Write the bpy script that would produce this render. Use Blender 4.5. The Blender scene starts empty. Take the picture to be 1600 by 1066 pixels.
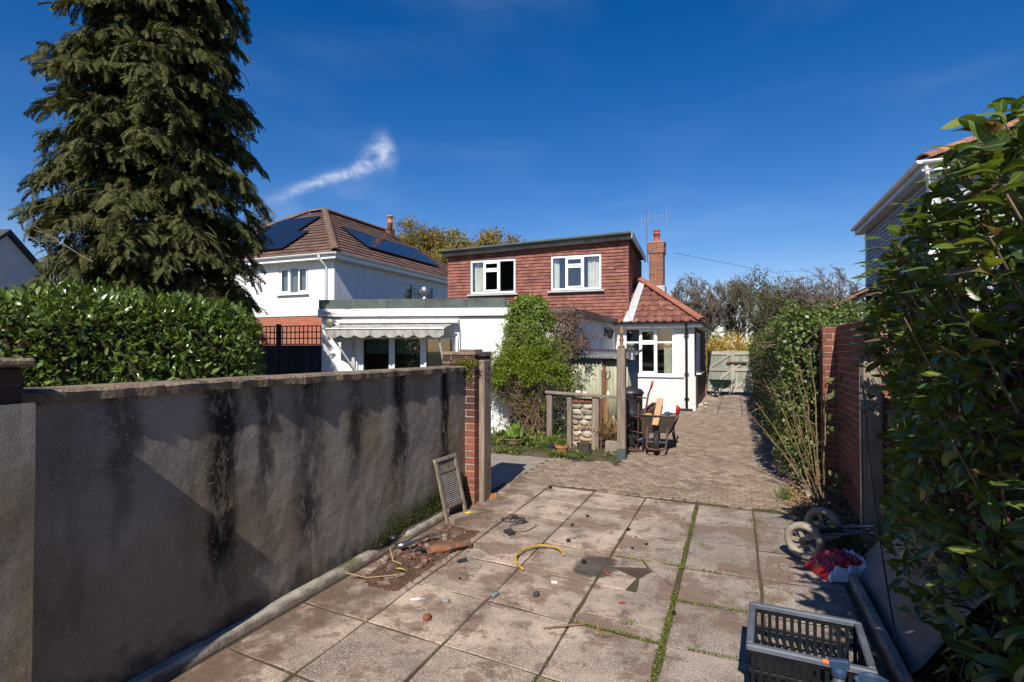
import bpy, math, random
import numpy as np
from mathutils import Matrix, Vector, noise as mnoise
R = math.radians
random.seed(7); RNG = np.random.default_rng(11)
SC = bpy.context.scene
COL = SC.collection

# ---------------------------------------------------------------- camera
cam_d = bpy.data.cameras.new('camera'); cam = bpy.data.objects.new('camera', cam_d); COL.objects.link(cam)
cam_d.sensor_width = 36.0; cam_d.lens = 36.0 * 850 / 1600; cam_d.clip_start = 0.05; cam_d.clip_end = 2000
cam.location = (0, 0, 1.7)
cam.rotation_euler = (R(90) + math.atan(13 / 850), 0, math.atan(350 / 850))
SC.camera = cam

# ---------------------------------------------------------------- sun and sky
SUN_EL = R(43.5)
SUN_DIR = Vector((0.125, -1.0, 0)).normalized()            # horizontal direction towards the sun
sun_d = bpy.data.lights.new('sun', 'SUN'); sun = bpy.data.objects.new('sun', sun_d); COL.objects.link(sun)
sun_d.energy = 4.6; sun_d.angle = R(0.53); sun_d.color = (1.0, 0.94, 0.85)
to_sun = Vector((SUN_DIR.x * math.cos(SUN_EL), SUN_DIR.y * math.cos(SUN_EL), math.sin(SUN_EL)))
sun.rotation_euler = to_sun.to_track_quat('Z', 'Y').to_euler()
sun.location = (0, -5, 12)
W = bpy.data.worlds.new('World'); SC.world = W; W.use_nodes = True
wn = W.node_tree; wn.nodes.clear()
def wnode(t, **k):
    n = wn.nodes.new(t)
    for a, b in k.items(): setattr(n, a, b)
    return n
sky = wnode('ShaderNodeTexSky', sky_type='NISHITA', sun_disc=False)
sky.sun_elevation = SUN_EL
sky.sun_rotation = math.atan2(SUN_DIR.x, SUN_DIR.y)
sky.altitude = 300; sky.air_density = 1.0; sky.dust_density = 0.3; sky.ozone_density = 2.2
bg = wnode('ShaderNodeBackground'); bg.inputs['Strength'].default_value = 0.078
wo = wnode('ShaderNodeOutputWorld')
wtc = wnode('ShaderNodeTexCoord')
def wmath(op, a, b=None):
    n = wnode('ShaderNodeMath', operation=op)
    for i, x in enumerate((a, b)):
        if x is None: continue
        if isinstance(x, (int, float)): n.inputs[i].default_value = x
        else: wn.links.new(x, n.inputs[i])
    return n.outputs[0]
def wdot(v):
    n = wnode('ShaderNodeVectorMath', operation='DOT_PRODUCT'); n.inputs[1].default_value = v
    wn.links.new(wtc.outputs['Generated'], n.inputs[0]); return n.outputs['Value']
def wnoise(scale, sc3, detail=5, dist=0.0):
    m = wnode('ShaderNodeMapping'); m.inputs['Scale'].default_value = sc3
    wn.links.new(wtc.outputs['Generated'], m.inputs['Vector'])
    n = wnode('ShaderNodeTexNoise'); n.inputs['Scale'].default_value = scale; n.inputs['Detail'].default_value = detail
    n.inputs['Distortion'].default_value = dist
    wn.links.new(m.outputs[0], n.inputs['Vector']); return n.outputs['Fac']
def wsmooth(x, a, b):
    n = wnode('ShaderNodeMapRange', interpolation_type='SMOOTHSTEP'); n.inputs[1].default_value = a; n.inputs[2].default_value = b
    wn.links.new(x, n.inputs[0]); return n.outputs[0]
# one long wisp of cirrus with a frayed head, plus faint high veils all over the sky
c0 = Vector((-0.6244, 0.7261, 0.2880)).normalized()        # middle of the wisp
c1 = Vector((-0.5463, 0.7696, 0.3306)).normalized()        # its head
t1 = (c1 - c0 * c1.dot(c0)).normalized(); t2 = c0.cross(t1)
if t2.z < 0: t2 = -t2
A_ = wdot(t1); B_ = wdot(t2); front = wdot(c0)
nz = wnoise(9, (1, 1, 1), 6); nf = wnoise(34, (1, 1, 1.6), 9, .9)
Bw = wmath('ADD', B_, wmath('MULTIPLY', wmath('SUBTRACT', nz, 0.5), 0.03))
Bw = wmath('SUBTRACT', Bw, wmath('MULTIPLY', wmath('MULTIPLY', A_, A_), 0.6))
wid = wmath('ADD', 0.008, wmath('MULTIPLY', wsmooth(A_, 0.02, 0.115), 0.013))
g = wmath('DIVIDE', Bw, wid); g = wmath('POWER', 2.718, wmath('MULTIPLY', wmath('MULTIPLY', g, g), -1.0))
env = wmath('MULTIPLY', wsmooth(A_, -0.17, 0.03), wmath('SUBTRACT', 1.0, wsmooth(A_, 0.095, 0.125)))
wisp = wmath('MULTIPLY', wmath('MULTIPLY', g, env), wmath('MULTIPLY', wsmooth(nf, 0.2, 0.7), 0.8))
# soft veil under the tail of the wisp
dx = wmath('ADD', A_, 0.055); dy = wmath('ADD', B_, 0.055)
rr = wmath('ADD', wmath('MULTIPLY', wmath('MULTIPLY', dx, dx), 150.0), wmath('MULTIPLY', wmath('MULTIPLY', dy, dy), 420.0))
veil = wmath('MULTIPLY', wmath('POWER', 2.718, wmath('MULTIPLY', rr, -1.0)), wmath('MULTIPLY', wsmooth(nz, 0.3, 0.75), 0.5))
thin = wmath('MULTIPLY', wsmooth(wnoise(2.2, (1.0, 1.0, 3.5), 5, .4), 0.45, 0.95), 0.13)
cl = wmath('MULTIPLY', wmath('ADD', wisp, veil), wsmooth(front, 0.85, 0.93))
cl = wmath('MINIMUM', wmath('ADD', cl, thin), 0.9)
mixc = wnode('ShaderNodeMix', data_type='RGBA'); mixc.inputs['B'].default_value = (6.4, 7.3, 9.0, 1)
hsv = wnode('ShaderNodeHueSaturation'); hsv.inputs['Saturation'].default_value = 1.49
tint = wnode('ShaderNodeMix', data_type='RGBA', blend_type='MULTIPLY'); tint.inputs['Factor'].default_value = 1.0; tint.inputs['B'].default_value = (1.12, 1.0, 1.06, 1)
wn.links.new(sky.outputs[0], tint.inputs['A']); wn.links.new(tint.outputs['Result'], hsv.inputs['Color'])
wn.links.new(cl, mixc.inputs['Factor']); wn.links.new(hsv.outputs[0], mixc.inputs['A'])
wn.links.new(mixc.outputs['Result'], bg.inputs['Color']); wn.links.new(bg.outputs[0], wo.inputs['Surface'])
vs = SC.view_settings; vs.view_transform = 'Standard'; vs.look = 'None'; vs.exposure = 0.48; vs.gamma = 1.0; vs.use_curve_mapping = False
SC.cycles.max_bounces = 8; SC.cycles.transparent_max_bounces = 8

# ---------------------------------------------------------------- helpers
WL = {}                                                    # world location of every object that may have children
def meta(o, label=None, cat=None, group=None, kind=None):
    if label: o['label'] = label
    if cat: o['category'] = cat
    if group: o['group'] = group
    if kind: o['kind'] = kind
    return o
def thing(name, label, cat, loc=(0, 0, 0), group=None, kind=None):
    o = bpy.data.objects.new(name, None); o.empty_display_size = .1; COL.objects.link(o)
    o.location = loc; WL[o] = Vector(loc)
    return meta(o, label, cat, group, kind)
def place(o, loc, parent):
    loc = Vector(loc); WL[o] = loc
    if parent is not None:
        o.parent = parent; o.location = loc - WL[parent]
    else: o.location = loc
    return o
def mesh_np(name, V, loops, tot, mat, smooth=False):
    me = bpy.data.meshes.new(name); V = np.asarray(V, dtype=np.float32)
    me.vertices.add(len(V)); me.vertices.foreach_set('co', V.ravel())
    me.loops.add(len(loops)); me.loops.foreach_set('vertex_index', np.asarray(loops, dtype=np.int32))
    tot = np.asarray(tot, dtype=np.int32); st = np.zeros(len(tot), dtype=np.int32); st[1:] = np.cumsum(tot)[:-1]
    me.polygons.add(len(tot)); me.polygons.foreach_set('loop_start', st); me.polygons.foreach_set('loop_total', tot)
    if smooth: me.polygons.foreach_set('use_smooth', np.ones(len(tot), dtype=bool))
    me.update(calc_edges=True); me.validate()
    if mat: me.materials.append(mat)
    return me
class MB:
    def __init__(s, M=None): s.v = []; s.f = []; s.M = M
    def add(s, vs, fs):
        o = len(s.v)
        if s.M is not None: vs = [s.M @ Vector(p) for p in vs]
        s.v.extend(tuple(p) for p in vs); s.f.extend(tuple(i + o for i in f) for f in fs); return s
    def box(s, x0, x1, y0, y1, z0, z1, T=None):
        vs = [Vector((x, y, z)) for z in (z0, z1) for y in (y0, y1) for x in (x0, x1)]
        if T is not None: vs = [T @ p for p in vs]
        return s.add(vs, [(0, 2, 3, 1), (4, 5, 7, 6), (0, 1, 5, 4), (2, 6, 7, 3), (0, 4, 6, 2), (1, 3, 7, 5)])
    def bar(s, p, q, w, h, up=(0, 0, 1)):
        p, q = Vector(p), Vector(q); d = (q - p).normalized(); up = Vector(up)
        x = d.cross(up)
        if x.length < 1e-4: x = d.cross(Vector((1, 0, 0)))
        x.normalize(); y = x.cross(d); x *= w / 2; y *= h / 2
        vs = [c + i * x + j * y for c in (p, q) for j in (-1, 1) for i in (-1, 1)]
        return s.add(vs, [(0, 2, 3, 1), (4, 5, 7, 6), (0, 1, 5, 4), (2, 6, 7, 3), (0, 4, 6, 2), (1, 3, 7, 5)])
    def tube(s, pts, r, n=6, closed=False):
        pts = [Vector(p) for p in pts]; m = len(pts); rs = r if isinstance(r, (list, tuple)) else [r] * m
        vs = []; fs = []; ref = None
        for i, p in enumerate(pts):
            if closed: d = pts[(i + 1) % m] - pts[i - 1]
            else: d = pts[min(i + 1, m - 1)] - pts[max(i - 1, 0)]
            d = d.normalized() if d.length > 1e-9 else Vector((0, 0, 1))
            if ref is None: ref = d.orthogonal().normalized()
            ref = (ref - d * ref.dot(d)); ref = ref.normalized() if ref.length > 1e-6 else d.orthogonal().normalized()
            b = d.cross(ref)
            for k in range(n):
                a = 2 * math.pi * k / n; vs.append(p + (ref * math.cos(a) + b * math.sin(a)) * rs[i])
        for i in range(m if closed else m - 1):
            j = (i + 1) % m
            for k in range(n): fs.append((i * n + k, i * n + (k + 1) % n, j * n + (k + 1) % n, j * n + k))
        if not closed: fs.append(tuple(range(n))[::-1]); fs.append(tuple((m - 1) * n + k for k in range(n)))
        return s.add(vs, fs)
    def lathe(s, prof, c=(0, 0, 0), n=16, T=None, ring=False):
        vs = []; fs = []; m = len(prof)
        for r, z in prof:
            for k in range(n):
                a = 2 * math.pi * k / n; p = Vector((r * math.cos(a), r * math.sin(a), z))
                if T is not None: p = T @ p
                vs.append(p + Vector(c))
        for i in range(m if ring else m - 1):
            i2 = (i + 1) % m
            for k in range(n): fs.append((i * n + k, i * n + (k + 1) % n, i2 * n + (k + 1) % n, i2 * n + k))
        if not ring: fs.append(tuple(range(n))[::-1]); fs.append(tuple((m - 1) * n + k for k in range(n)))
        return s.add(vs, fs)
    def prism(s, poly, off):
        poly = [Vector(p) for p in poly]; off = Vector(off); n = len(poly)
        vs = poly + [p + off for p in poly]
        return s.add(vs, [tuple(range(n))[::-1], tuple(range(n, 2 * n))] + [(i, (i + 1) % n, n + (i + 1) % n, n + i) for i in range(n)])
    def quad(s, *p): return s.add([Vector(q) for q in p], [tuple(range(len(p)))])
    def mesh(s, name, mat, smooth=False, center=True):
        V = np.array(s.v, dtype=float); c = (V.min(0) + V.max(0)) / 2 if center else np.zeros(3)
        me = bpy.data.meshes.new(name); me.from_pydata((V - c).tolist(), [], s.f)
        if smooth: me.polygons.foreach_set('use_smooth', [True] * len(me.polygons))
        if mat: me.materials.append(mat)
        me.update(); return me, Vector(c)
    def build(s, name, mat, parent=None, smooth=False, bevel=0, **k):
        me, c = s.mesh(name, mat, smooth); o = bpy.data.objects.new(name, me); COL.objects.link(o); place(o, c, parent)
        if bevel:
            b = o.modifiers.new('bevel', 'BEVEL'); b.width = bevel; b.segments = 2 if bevel > .01 else 1; b.limit_method = 'ANGLE'; b.angle_limit = R(40)
        meta(o, **k); return o
def inst(name, me, Mw, parent, **k):                       # a copy that shares mesh data; Mw is its world matrix
    o = bpy.data.objects.new(name, me); COL.objects.link(o)
    if parent is not None:
        o.parent = parent; Mw = Matrix.Translation(-WL[parent]) @ Mw
    o.matrix_basis = Mw; meta(o, **k); return o
def frame_m(ox, oy, a, oz=0): return Matrix.Translation((ox, oy, oz)) @ Matrix.Rotation(a, 4, 'Z')
def jit(a): return random.uniform(-a, a)

# ---------------------------------------------------------------- materials
def srgb(r, g, b): return tuple(((c / 255) / 12.92 if c <= 10 else (((c / 255) + .055) / 1.055) ** 2.4) for c in (r, g, b))
class NT:
    def __init__(s, name):
        s.m = bpy.data.materials.new(name); s.m.use_nodes = True; s.t = s.m.node_tree
        s.b = s.t.nodes['Principled BSDF']; s.out = s.t.nodes['Material Output']
        s.geo = s.t.nodes.new('ShaderNodeNewGeometry'); s.pos = s.geo.outputs['Position']
    def n(s, t, **k):
        x = s.t.nodes.new(t)
        for a, b in k.items(): setattr(x, a, b)
        return x
    def l(s, a, b): s.t.links.new(a, b)
    def noise(s, scale, detail=5, stretch=(1, 1, 1), rough=.55, dist=0, src=None):
        m = s.n('ShaderNodeMapping'); m.inputs['Scale'].default_value = stretch; s.l(src or s.pos, m.inputs['Vector'])
        x = s.n('ShaderNodeTexNoise'); x.inputs['Scale'].default_value = scale; x.inputs['Detail'].default_value = detail
        x.inputs['Roughness'].default_value = rough; x.inputs['Distortion'].default_value = dist
        s.l(m.outputs[0], x.inputs['Vector']); return x.outputs['Fac']
    def vor(s, scale, stretch=(1, 1, 1), feature='F1'):
        m = s.n('ShaderNodeMapping'); m.inputs['Scale'].default_value = stretch; s.l(s.pos, m.inputs['Vector'])
        x = s.n('ShaderNodeTexVoronoi', feature=feature); x.inputs['Scale'].default_value = scale; s.l(m.outputs[0], x.inputs['Vector']); return x
    def ss(s, x, a, b, lo=0.0, hi=1.0):
        m = s.n('ShaderNodeMapRange', interpolation_type='SMOOTHSTEP')
        for i, v in ((1, a), (2, b), (3, lo), (4, hi)): m.inputs[i].default_value = v
        s.l(x, m.inputs[0]); return m.outputs[0]
    def math(s, op, a, b=None):
        m = s.n('ShaderNodeMath', operation=op)
        for i, v in enumerate((a, b)):
            if v is None: continue
            if isinstance(v, (int, float)): m.inputs[i].default_value = v
            else: s.l(v, m.inputs[i])
        return m.outputs[0]
    def mix(s, fac, a, b, blend='MIX'):
        m = s.n('ShaderNodeMix', data_type='RGBA', blend_type=blend)
        for nm, v in (('Factor', fac), ('A', a), ('B', b)):
            if isinstance(v, (int, float)): m.inputs[nm].default_value = v
            elif isinstance(v, tuple): m.inputs[nm].default_value = (*v[:3], 1)
            else: s.l(v, m.inputs[nm])
        return m.outputs['Result']
    def xyz(s):
        x = s.n('ShaderNodeSeparateXYZ'); s.l(s.pos, x.inputs[0]); return x.outputs
    def rnd(s, mode):
        if mode == 'obj': return s.n('ShaderNodeObjectInfo').outputs['Random']
        return s.geo.outputs['Random Per Island']
    def bump(s, h, strength, dist=.01):
        x = s.n('ShaderNodeBump'); x.inputs['Strength'].default_value = strength; x.inputs['Distance'].default_value = dist
        s.l(h, x.inputs['Height']); s.l(x.outputs[0], s.b.inputs['Normal']); return x
    def done(s, col, rough=.8, spec=.3, metal=0, transl=0):
        if isinstance(col, tuple): s.b.inputs['Base Color'].default_value = (*col[:3], 1)
        else: s.l(col, s.b.inputs['Base Color'])
        if isinstance(rough, (int, float)): s.b.inputs['Roughness'].default_value = rough
        else: s.l(rough, s.b.inputs['Roughness'])
        s.b.inputs['Specular IOR Level'].default_value = spec; s.b.inputs['Metallic'].default_value = metal
        if transl:
            tr = s.n('ShaderNodeBsdfTranslucent'); mx = s.n('ShaderNodeMixShader'); mx.inputs[0].default_value = transl
            tc = s.mix(1.0, col, (1.25, 1.15, .45), 'MULTIPLY'); s.l(tc, tr.inputs['Color'])
            s.l(s.b.outputs[0], mx.inputs[1]); s.l(tr.outputs[0], mx.inputs[2]); s.l(mx.outputs[0], s.out.inputs['Surface'])
        return s.m
MATS = {}
def mat(name, c1, c2=None, scale=6, rough=.8, bump=0, bscale=60, spec=.3, metal=0, rnd=0, mode='obj', transl=0, stretch=(1, 1, 1), c3=None, s3=1.5, t3=(.5, .7), bdist=.01):
    if name in MATS: return MATS[name]
    N = NT(name); col = c1
    if c2 is not None: col = N.mix(N.ss(N.noise(scale, 6, stretch), .32, .68), c1, c2)
    if c3 is not None: col = N.mix(N.ss(N.noise(s3, 7, stretch, .65), *t3), col, c3)
    if rnd:
        h = N.n('ShaderNodeHueSaturation'); r = N.rnd(mode)
        N.l(N.ss(r, 0, 1, 1 - rnd, 1 + rnd), h.inputs['Value'])
        r2 = N.math('FRACT', N.math('MULTIPLY', r, 7.31)); N.l(N.math('ADD', N.math('MULTIPLY', r2, .016 * rnd / .3), .5 - .008 * rnd / .3), h.inputs['Hue'])
        if isinstance(col, tuple): h.inputs['Color'].default_value = (*col[:3], 1)
        else: N.l(col, h.inputs['Color'])
        col = h.outputs[0]
    if bump: N.bump(N.noise(bscale, 6, stretch), bump, bdist)
    MATS[name] = N.done(col, rough, spec, metal, transl); return MATS[name]
# specific materials
def m_render_wall():
    N = NT('stained grey render'); x, y, z = N.xyz()
    col = N.mix(N.ss(N.noise(2.2, 7), .3, .7), (.20, .172, .145), (.35, .305, .255))
    col = N.mix(N.ss(N.noise(30, 4), .45, .75), col, (.30, .265, .22)); col = N.mix(N.math('MULTIPLY', N.ss(N.noise(190, 3), .52, .68), .55), col, (.40, .36, .30)); col = N.mix(N.math('MULTIPLY', N.ss(N.noise(150, 3), .54, .68), .6), col, (.07, .06, .05))
    ochre = N.math('MULTIPLY', N.ss(N.noise(1.6, 6, (1, 1, .4), .65), .47, .62), .7); col = N.mix(ochre, col, (.20, .155, .085))
    # black algae runs below the joints of the coping
    wob = N.math('MULTIPLY', N.math('SUBTRACT', N.noise(3.5, 9, rough=.7), .5), .3)
    yy = N.math('ADD', y, wob); run = None
    for y0, w, z1, st in ((2.32, .17, .2, 1.0), (2.62, .09, .7, .8), (3.02, .2, .3, 1.0), (3.5, .13, .7, .9), (4.15, .16, .5, .95), (4.95, .13, .4, 1.0), (1.75, .10, .7, .6), (5.28, .12, .9, .6)):
        d = N.math('ABSOLUTE', N.math('SUBTRACT', yy, y0)); k = N.math('MULTIPLY', N.ss(d, w, w * .25), N.ss(z, z1 - .25, z1 + .35, .15, 1))
        k = N.math('MULTIPLY', k, st); run = k if run is None else N.math('MAXIMUM', run, k)
    run = N.math('MULTIPLY', run, N.ss(N.noise(11, 10, (1, 1, .4), .75), .36, .52)); col = N.mix(run, col, (.018, .018, .017))
    streak = N.math('MULTIPLY', N.ss(N.noise(5, 6, (1, 1, .16)), .55, .75), .5); col = N.mix(streak, col, (.085, .075, .066))
    lich = N.math('MULTIPLY', N.ss(N.vor(30).outputs['Distance'], .2, .1), N.ss(N.noise(1.6, 4), .46, .58)); col = N.mix(N.math('MULTIPLY', lich, .55), col, (.55, .53, .44)); patch = N.math('MULTIPLY', N.ss(N.noise(.9, 3), .48, .56), .3); col = N.mix(patch, col, (.30, .27, .23))
    moss = N.math('MULTIPLY', N.ss(N.math('ADD', z, N.math('MULTIPLY', N.noise(4, 6), .5)), .62, .38), N.ss(y, 3.4, 4.6)); col = N.mix(moss, col, (.035, .045, .012))
    foot = N.math('MULTIPLY', N.ss(N.math('ADD', z, N.math('MULTIPLY', N.noise(7, 6), .45)), .45, .25), .85); col = N.mix(foot, col, (.035, .033, .025))
    N.bump(N.math('ADD', N.noise(160, 5), N.math('MULTIPLY', N.noise(30, 4), .8)), .35, .005); return N.done(col, .92, .15)
def m_slab():
    N = NT('weathered concrete slab'); x, y, z = N.xyz(); r = N.rnd('obj')
    a = N.mix(N.ss(N.math('ADD', x, N.math('MULTIPLY', N.noise(.9, 3), 1.0)), -.75, .4), (.48, .362, .275), (.315, .262, .212))
    col = N.mix(N.ss(N.noise(2.6, 8, rough=.62), .33, .66), a, N.mix(.75, a, (.15, .112, .085)))
    h = N.n('ShaderNodeHueSaturation'); N.l(col, h.inputs['Color']); N.l(N.ss(r, 0, 1, .8, 1.17), h.inputs['Value']); col = h.outputs[0]
    col = N.mix(N.math('MULTIPLY', N.ss(N.noise(150, 4), .5, .62), .65), col, (.60, .53, .45))
    col = N.mix(N.math('MULTIPLY', N.ss(N.noise(110, 4), .52, .64), .6), col, (.11, .09, .072))
    pale = N.math('MULTIPLY', N.ss(N.noise(11, 7, rough=.75), .6, .65), .55); col = N.mix(pale, col, (.5, .45, .38))
    soil = N.math('MULTIPLY', N.ss(N.noise(1.7, 10, rough=.72), .49, .56), .75)
    col = N.mix(soil, col, (.175, .112, .08)); grime = N.math('MULTIPLY', N.ss(N.noise(5.5, 9, rough=.74), .54, .61), .6); col = N.mix(grime, col, (.09, .07, .055))
    # soil trodden off the bed by the wall
    left = N.math('MULTIPLY', N.ss(N.math('ADD', x, N.math('MULTIPLY', N.noise(3, 6), 1.3)), -1.45, -1.95), N.ss(N.noise(7, 6), .3, .55)); col = N.mix(N.math('MULTIPLY', left, .85), col, (.125, .082, .058))
    # one wet oily patch
    dx = N.math('SUBTRACT', x, -1.03); dy = N.math('SUBTRACT', y, 4.22)
    dd = N.math('ADD', N.math('MULTIPLY', dx, dx), N.math('MULTIPLY', N.math('MULTIPLY', dy, dy), .55)); dd = N.math('ADD', dd, N.math('MULTIPLY', N.math('SUBTRACT', N.noise(9, 5), .5), .05))
    wet = N.ss(dd, .036, .018); col = N.mix(N.math('MULTIPLY', wet, .8), col, (.045, .035, .03))
    N.bump(N.math('ADD', N.noise(130, 5), N.math('MULTIPLY', N.noise(14, 5), 1.5)), .7, .008); return N.done(col, N.ss(wet, 0, 1, .9, .55), .2)
def m_hex():
    N = NT('pinkish hexagonal paver'); r = N.rnd('isl'); r2 = N.rnd('obj')
    r = N.math('FRACT', N.math('ADD', r, r2))
    col = N.mix(r, (.145, .104, .078), (.30, .228, .17)); col = N.mix(N.math('MULTIPLY', N.ss(N.noise(1.1, 6), .38, .62), .5), col, (.255, .186, .138))
    col = N.mix(N.math('MULTIPLY', N.ss(N.noise(2.2, 7, rough=.65), .54, .7), .75), col, (.17, .125, .085))
    col = N.mix(N.math('MULTIPLY', N.ss(N.noise(3.4, 6), .6, .7), .5), col, (.42, .34, .28))
    col = N.mix(N.math('MULTIPLY', N.ss(N.noise(140, 3), .55, .72), .5), col, (.5, .42, .36))
    N.bump(N.noise(150, 4), .35, .005); return N.done(col, .9, .15)
def m_soil(name, a, b, c, green=None):
    N = NT(name); col = N.mix(N.ss(N.noise(3.5, 7), .35, .65), a, b); col = N.mix(N.ss(N.noise(45, 5), .55, .7), col, c)
    if green: col = N.mix(N.math('MULTIPLY', N.ss(N.noise(5, 7), .5, .6), .8), col, green)
    N.bump(N.math('ADD', N.noise(40, 6), N.noise(120, 4)), .8, .02); return N.done(col, .95, .1)
def m_brick(name, a, b, dark, darkz=None):
    N = NT(name); r = N.rnd('obj'); r2 = N.rnd('isl'); q = N.math('FRACT', N.math('ADD', r, N.math('MULTIPLY', r2, 3.7)))
    col = N.mix(q, a, b); col = N.mix(N.math('MULTIPLY', N.ss(N.noise(14, 6), .5, .7), .6), col, dark)
    if darkz:
        z = N.xyz()[2]; col = N.mix(N.math('MULTIPLY', N.ss(N.math('ADD', z, N.math('MULTIPLY', N.noise(4, 5), .7)), darkz, darkz + .5), .8), col, (.035, .028, .024))
    N.bump(N.noise(90, 5), .5, .006); return N.done(col, .9, .2)
def m_timber(name, a, b, ax='z', green=None):
    N = NT(name); st = {'z': (1, 1, .06), 'x': (.06, 1, 1), 'y': (1, .06, 1)}[ax]
    col = N.mix(N.ss(N.noise(38, 6, st), .35, .65), a, b); col = N.mix(N.math('MULTIPLY', N.ss(N.noise(3, 6), .5, .7), .5), col, tuple(c * .45 for c in a))
    if green: col = N.mix(N.math('MULTIPLY', N.ss(N.noise(2.3, 5), .42, .62), .7), col, green)
    h = N.n('ShaderNodeHueSaturation'); N.l(col, h.inputs['Color']); N.l(N.ss(N.rnd('obj'), 0, 1, .82, 1.15), h.inputs['Value'])
    N.bump(N.noise(60, 6, st), .6, .006); return N.done(h.outputs[0], .88, .2)
def m_white(name, c=(.83, .82, .79), flake=None, rough=.75, brick=False):
    N = NT(name); z = N.xyz()[2]; col = N.mix(N.ss(N.noise(3, 7), .35, .7), c, tuple(k * .9 for k in c)); col = N.mix(N.math('MULTIPLY', N.ss(N.noise(4, 7, (1, 1, .2), .7), .58, .72), .25), col, (.5, .47, .42))
    if flake: col = N.mix(N.math('MULTIPLY', N.ss(N.noise(flake[0], 7, flake[2], .68), *flake[1]), .85), col, flake[3])
    gr = N.math('MULTIPLY', N.ss(N.math('ADD', z, N.math('MULTIPLY', N.noise(6, 6), .5)), .75, .3), N.ss(N.noise(9, 7, rough=.7), .45, .62)); col = N.mix(N.math('MULTIPLY', gr, .55), col, (.33, .30, .25))
    h_ = N.math('ADD', N.noise(55, 5), N.noise(6, 4))
    if brick:
        mp = N.n('ShaderNodeMapping'); mp.inputs['Rotation'].default_value = (R(90), 0, 0); N.l(N.pos, mp.inputs['Vector']); bt = N.n('ShaderNodeTexBrick'); N.l(mp.outputs[0], bt.inputs['Vector'])
        for k_, v_ in (('Scale', 1.0), ('Mortar Size', .007), ('Mortar Smooth', .6), ('Brick Width', .225), ('Row Height', .075), ('Color1', (1, 1, 1, 1)), ('Color2', (.8, .8, .8, 1)), ('Mortar', (0, 0, 0, 1))): bt.inputs[k_].default_value = v_
        bw_n = N.n('ShaderNodeRGBToBW'); N.l(bt.outputs['Color'], bw_n.inputs[0]); h_ = N.math('ADD', h_, N.math('MULTIPLY', bw_n.outputs[0], 1.3)); col = N.mix(N.math('MULTIPLY', N.ss(bw_n.outputs[0], .5, .0), .08), col, (.4, .38, .35))
    N.bump(h_, .3 if brick else .35, .01); return N.done(col, rough, .25)
def m_leaf(name, a, b, c, rough=.35, spec=.5, transl=.25, mode='isl', dead=None, dshare=.04, rib=None):
    N = NT(name); r = N.math('FRACT', N.math('ADD', N.rnd('isl'), N.math('MULTIPLY', N.rnd('obj'), 5.3)))
    col = N.mix(N.ss(r, 0, .6), a, b); col = N.mix(N.ss(r, .75, .95), col, c)
    if dead: col = N.mix(N.ss(N.math('FRACT', N.math('MULTIPLY', r, 13.7)), 1 - dshare, 1 - dshare + .01), col, dead)
    col = N.mix(N.math('MULTIPLY', N.ss(N.noise(60, 3), .5, .8), .25), col, (.3, .32, .08))
    if rib:
        at_ = N.n('ShaderNodeAttribute'); at_.attribute_name = 'mid'; col = N.mix(N.math('MULTIPLY', N.ss(at_.outputs['Fac'], .80, .97), .75), col, rib); col = N.mix(N.math('MULTIPLY', N.ss(at_.outputs['Fac'], .12, .0), .35), col, (.2, .21, .05))
    return N.done(col, rough, spec, 0, transl)
def m_glass():
    N = NT('window glass'); N.t.nodes.remove(N.b)
    lw = N.n('ShaderNodeLayerWeight'); fr = N.math('ADD', .16, N.math('MULTIPLY', N.math('POWER', lw.outputs['Facing'], 4.0), .9))
    tr = N.n('ShaderNodeBsdfTransparent'); tr.inputs['Color'].default_value = (.86, .9, .89, 1)
    gl = N.n('ShaderNodeBsdfGlossy'); gl.inputs['Roughness'].default_value = .02; gl.inputs['Color'].default_value = (1, 1, 1, 1)
    mx = N.n('ShaderNodeMixShader'); N.l(fr, mx.inputs[0]); N.l(tr.outputs[0], mx.inputs[1]); N.l(gl.outputs[0], mx.inputs[2]); N.l(mx.outputs[0], N.out.inputs['Surface'])
    return N.m
RENDER = m_render_wall(); SLAB = m_slab(); HEXM = m_hex(); GLASS = m_glass()
SOIL = m_soil('dark garden soil', (.085, .058, .042), (.14, .1, .072), (.2, .16, .12))
SOILG = m_soil('weedy soil', (.09, .065, .045), (.13, .1, .06), (.19, .16, .11), (.06, .09, .02))
GRND = m_soil('rough ground', (.06, .08, .03), (.1, .09, .05), (.12, .12, .06))
BED = m_soil('dirty jointing sand', (.085, .06, .044), (.125, .092, .066), (.17, .135, .1), (.085, .085, .035))
CONC = mat('pale concrete', (.29, .25, .20), (.225, .195, .155), 4, .9, .4, 90, c3=(.17, .135, .1), s3=2.5, t3=(.55, .72))
KERB0 = mat('plain kerb concrete', (.37, .335, .27), (.25, .225, .185), 7, .9, .6, 80, c3=(.10, .095, .04), s3=1.9, t3=(.52, .66))
def m_kerb():
    N = NT('mossy kerb concrete'); x, y, z = N.xyz(); col = N.mix(N.ss(N.noise(7, 6), .35, .65), (.40, .36, .29), (.27, .24, .195)); col = N.mix(N.ss(N.noise(1.9, 7, rough=.65), .52, .66), col, (.105, .10, .045))
    mud = N.ss(N.math('ADD', z, N.math('MULTIPLY', N.math('SUBTRACT', N.noise(8, 7, rough=.7), .5), .09)), .05, .022); col = N.mix(N.math('MULTIPLY', mud, .85), col, (.105, .075, .055))  # lower kerb mixed darker and browner, edge broken by noise
    N.bump(N.noise(80, 6), .6, .01); return N.done(col, .9, .2)
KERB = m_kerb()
COPE = mat('brown sandstone coping', (.27, .205, .135), (.17, .125, .085), 9, .92, .9, 45, c3=(.06, .05, .035), s3=5, t3=(.52, .68), bdist=.02)
MORT = mat('lime mortar', (.42, .37, .31), (.3, .26, .22), 12, .95, .5, 120)
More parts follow.
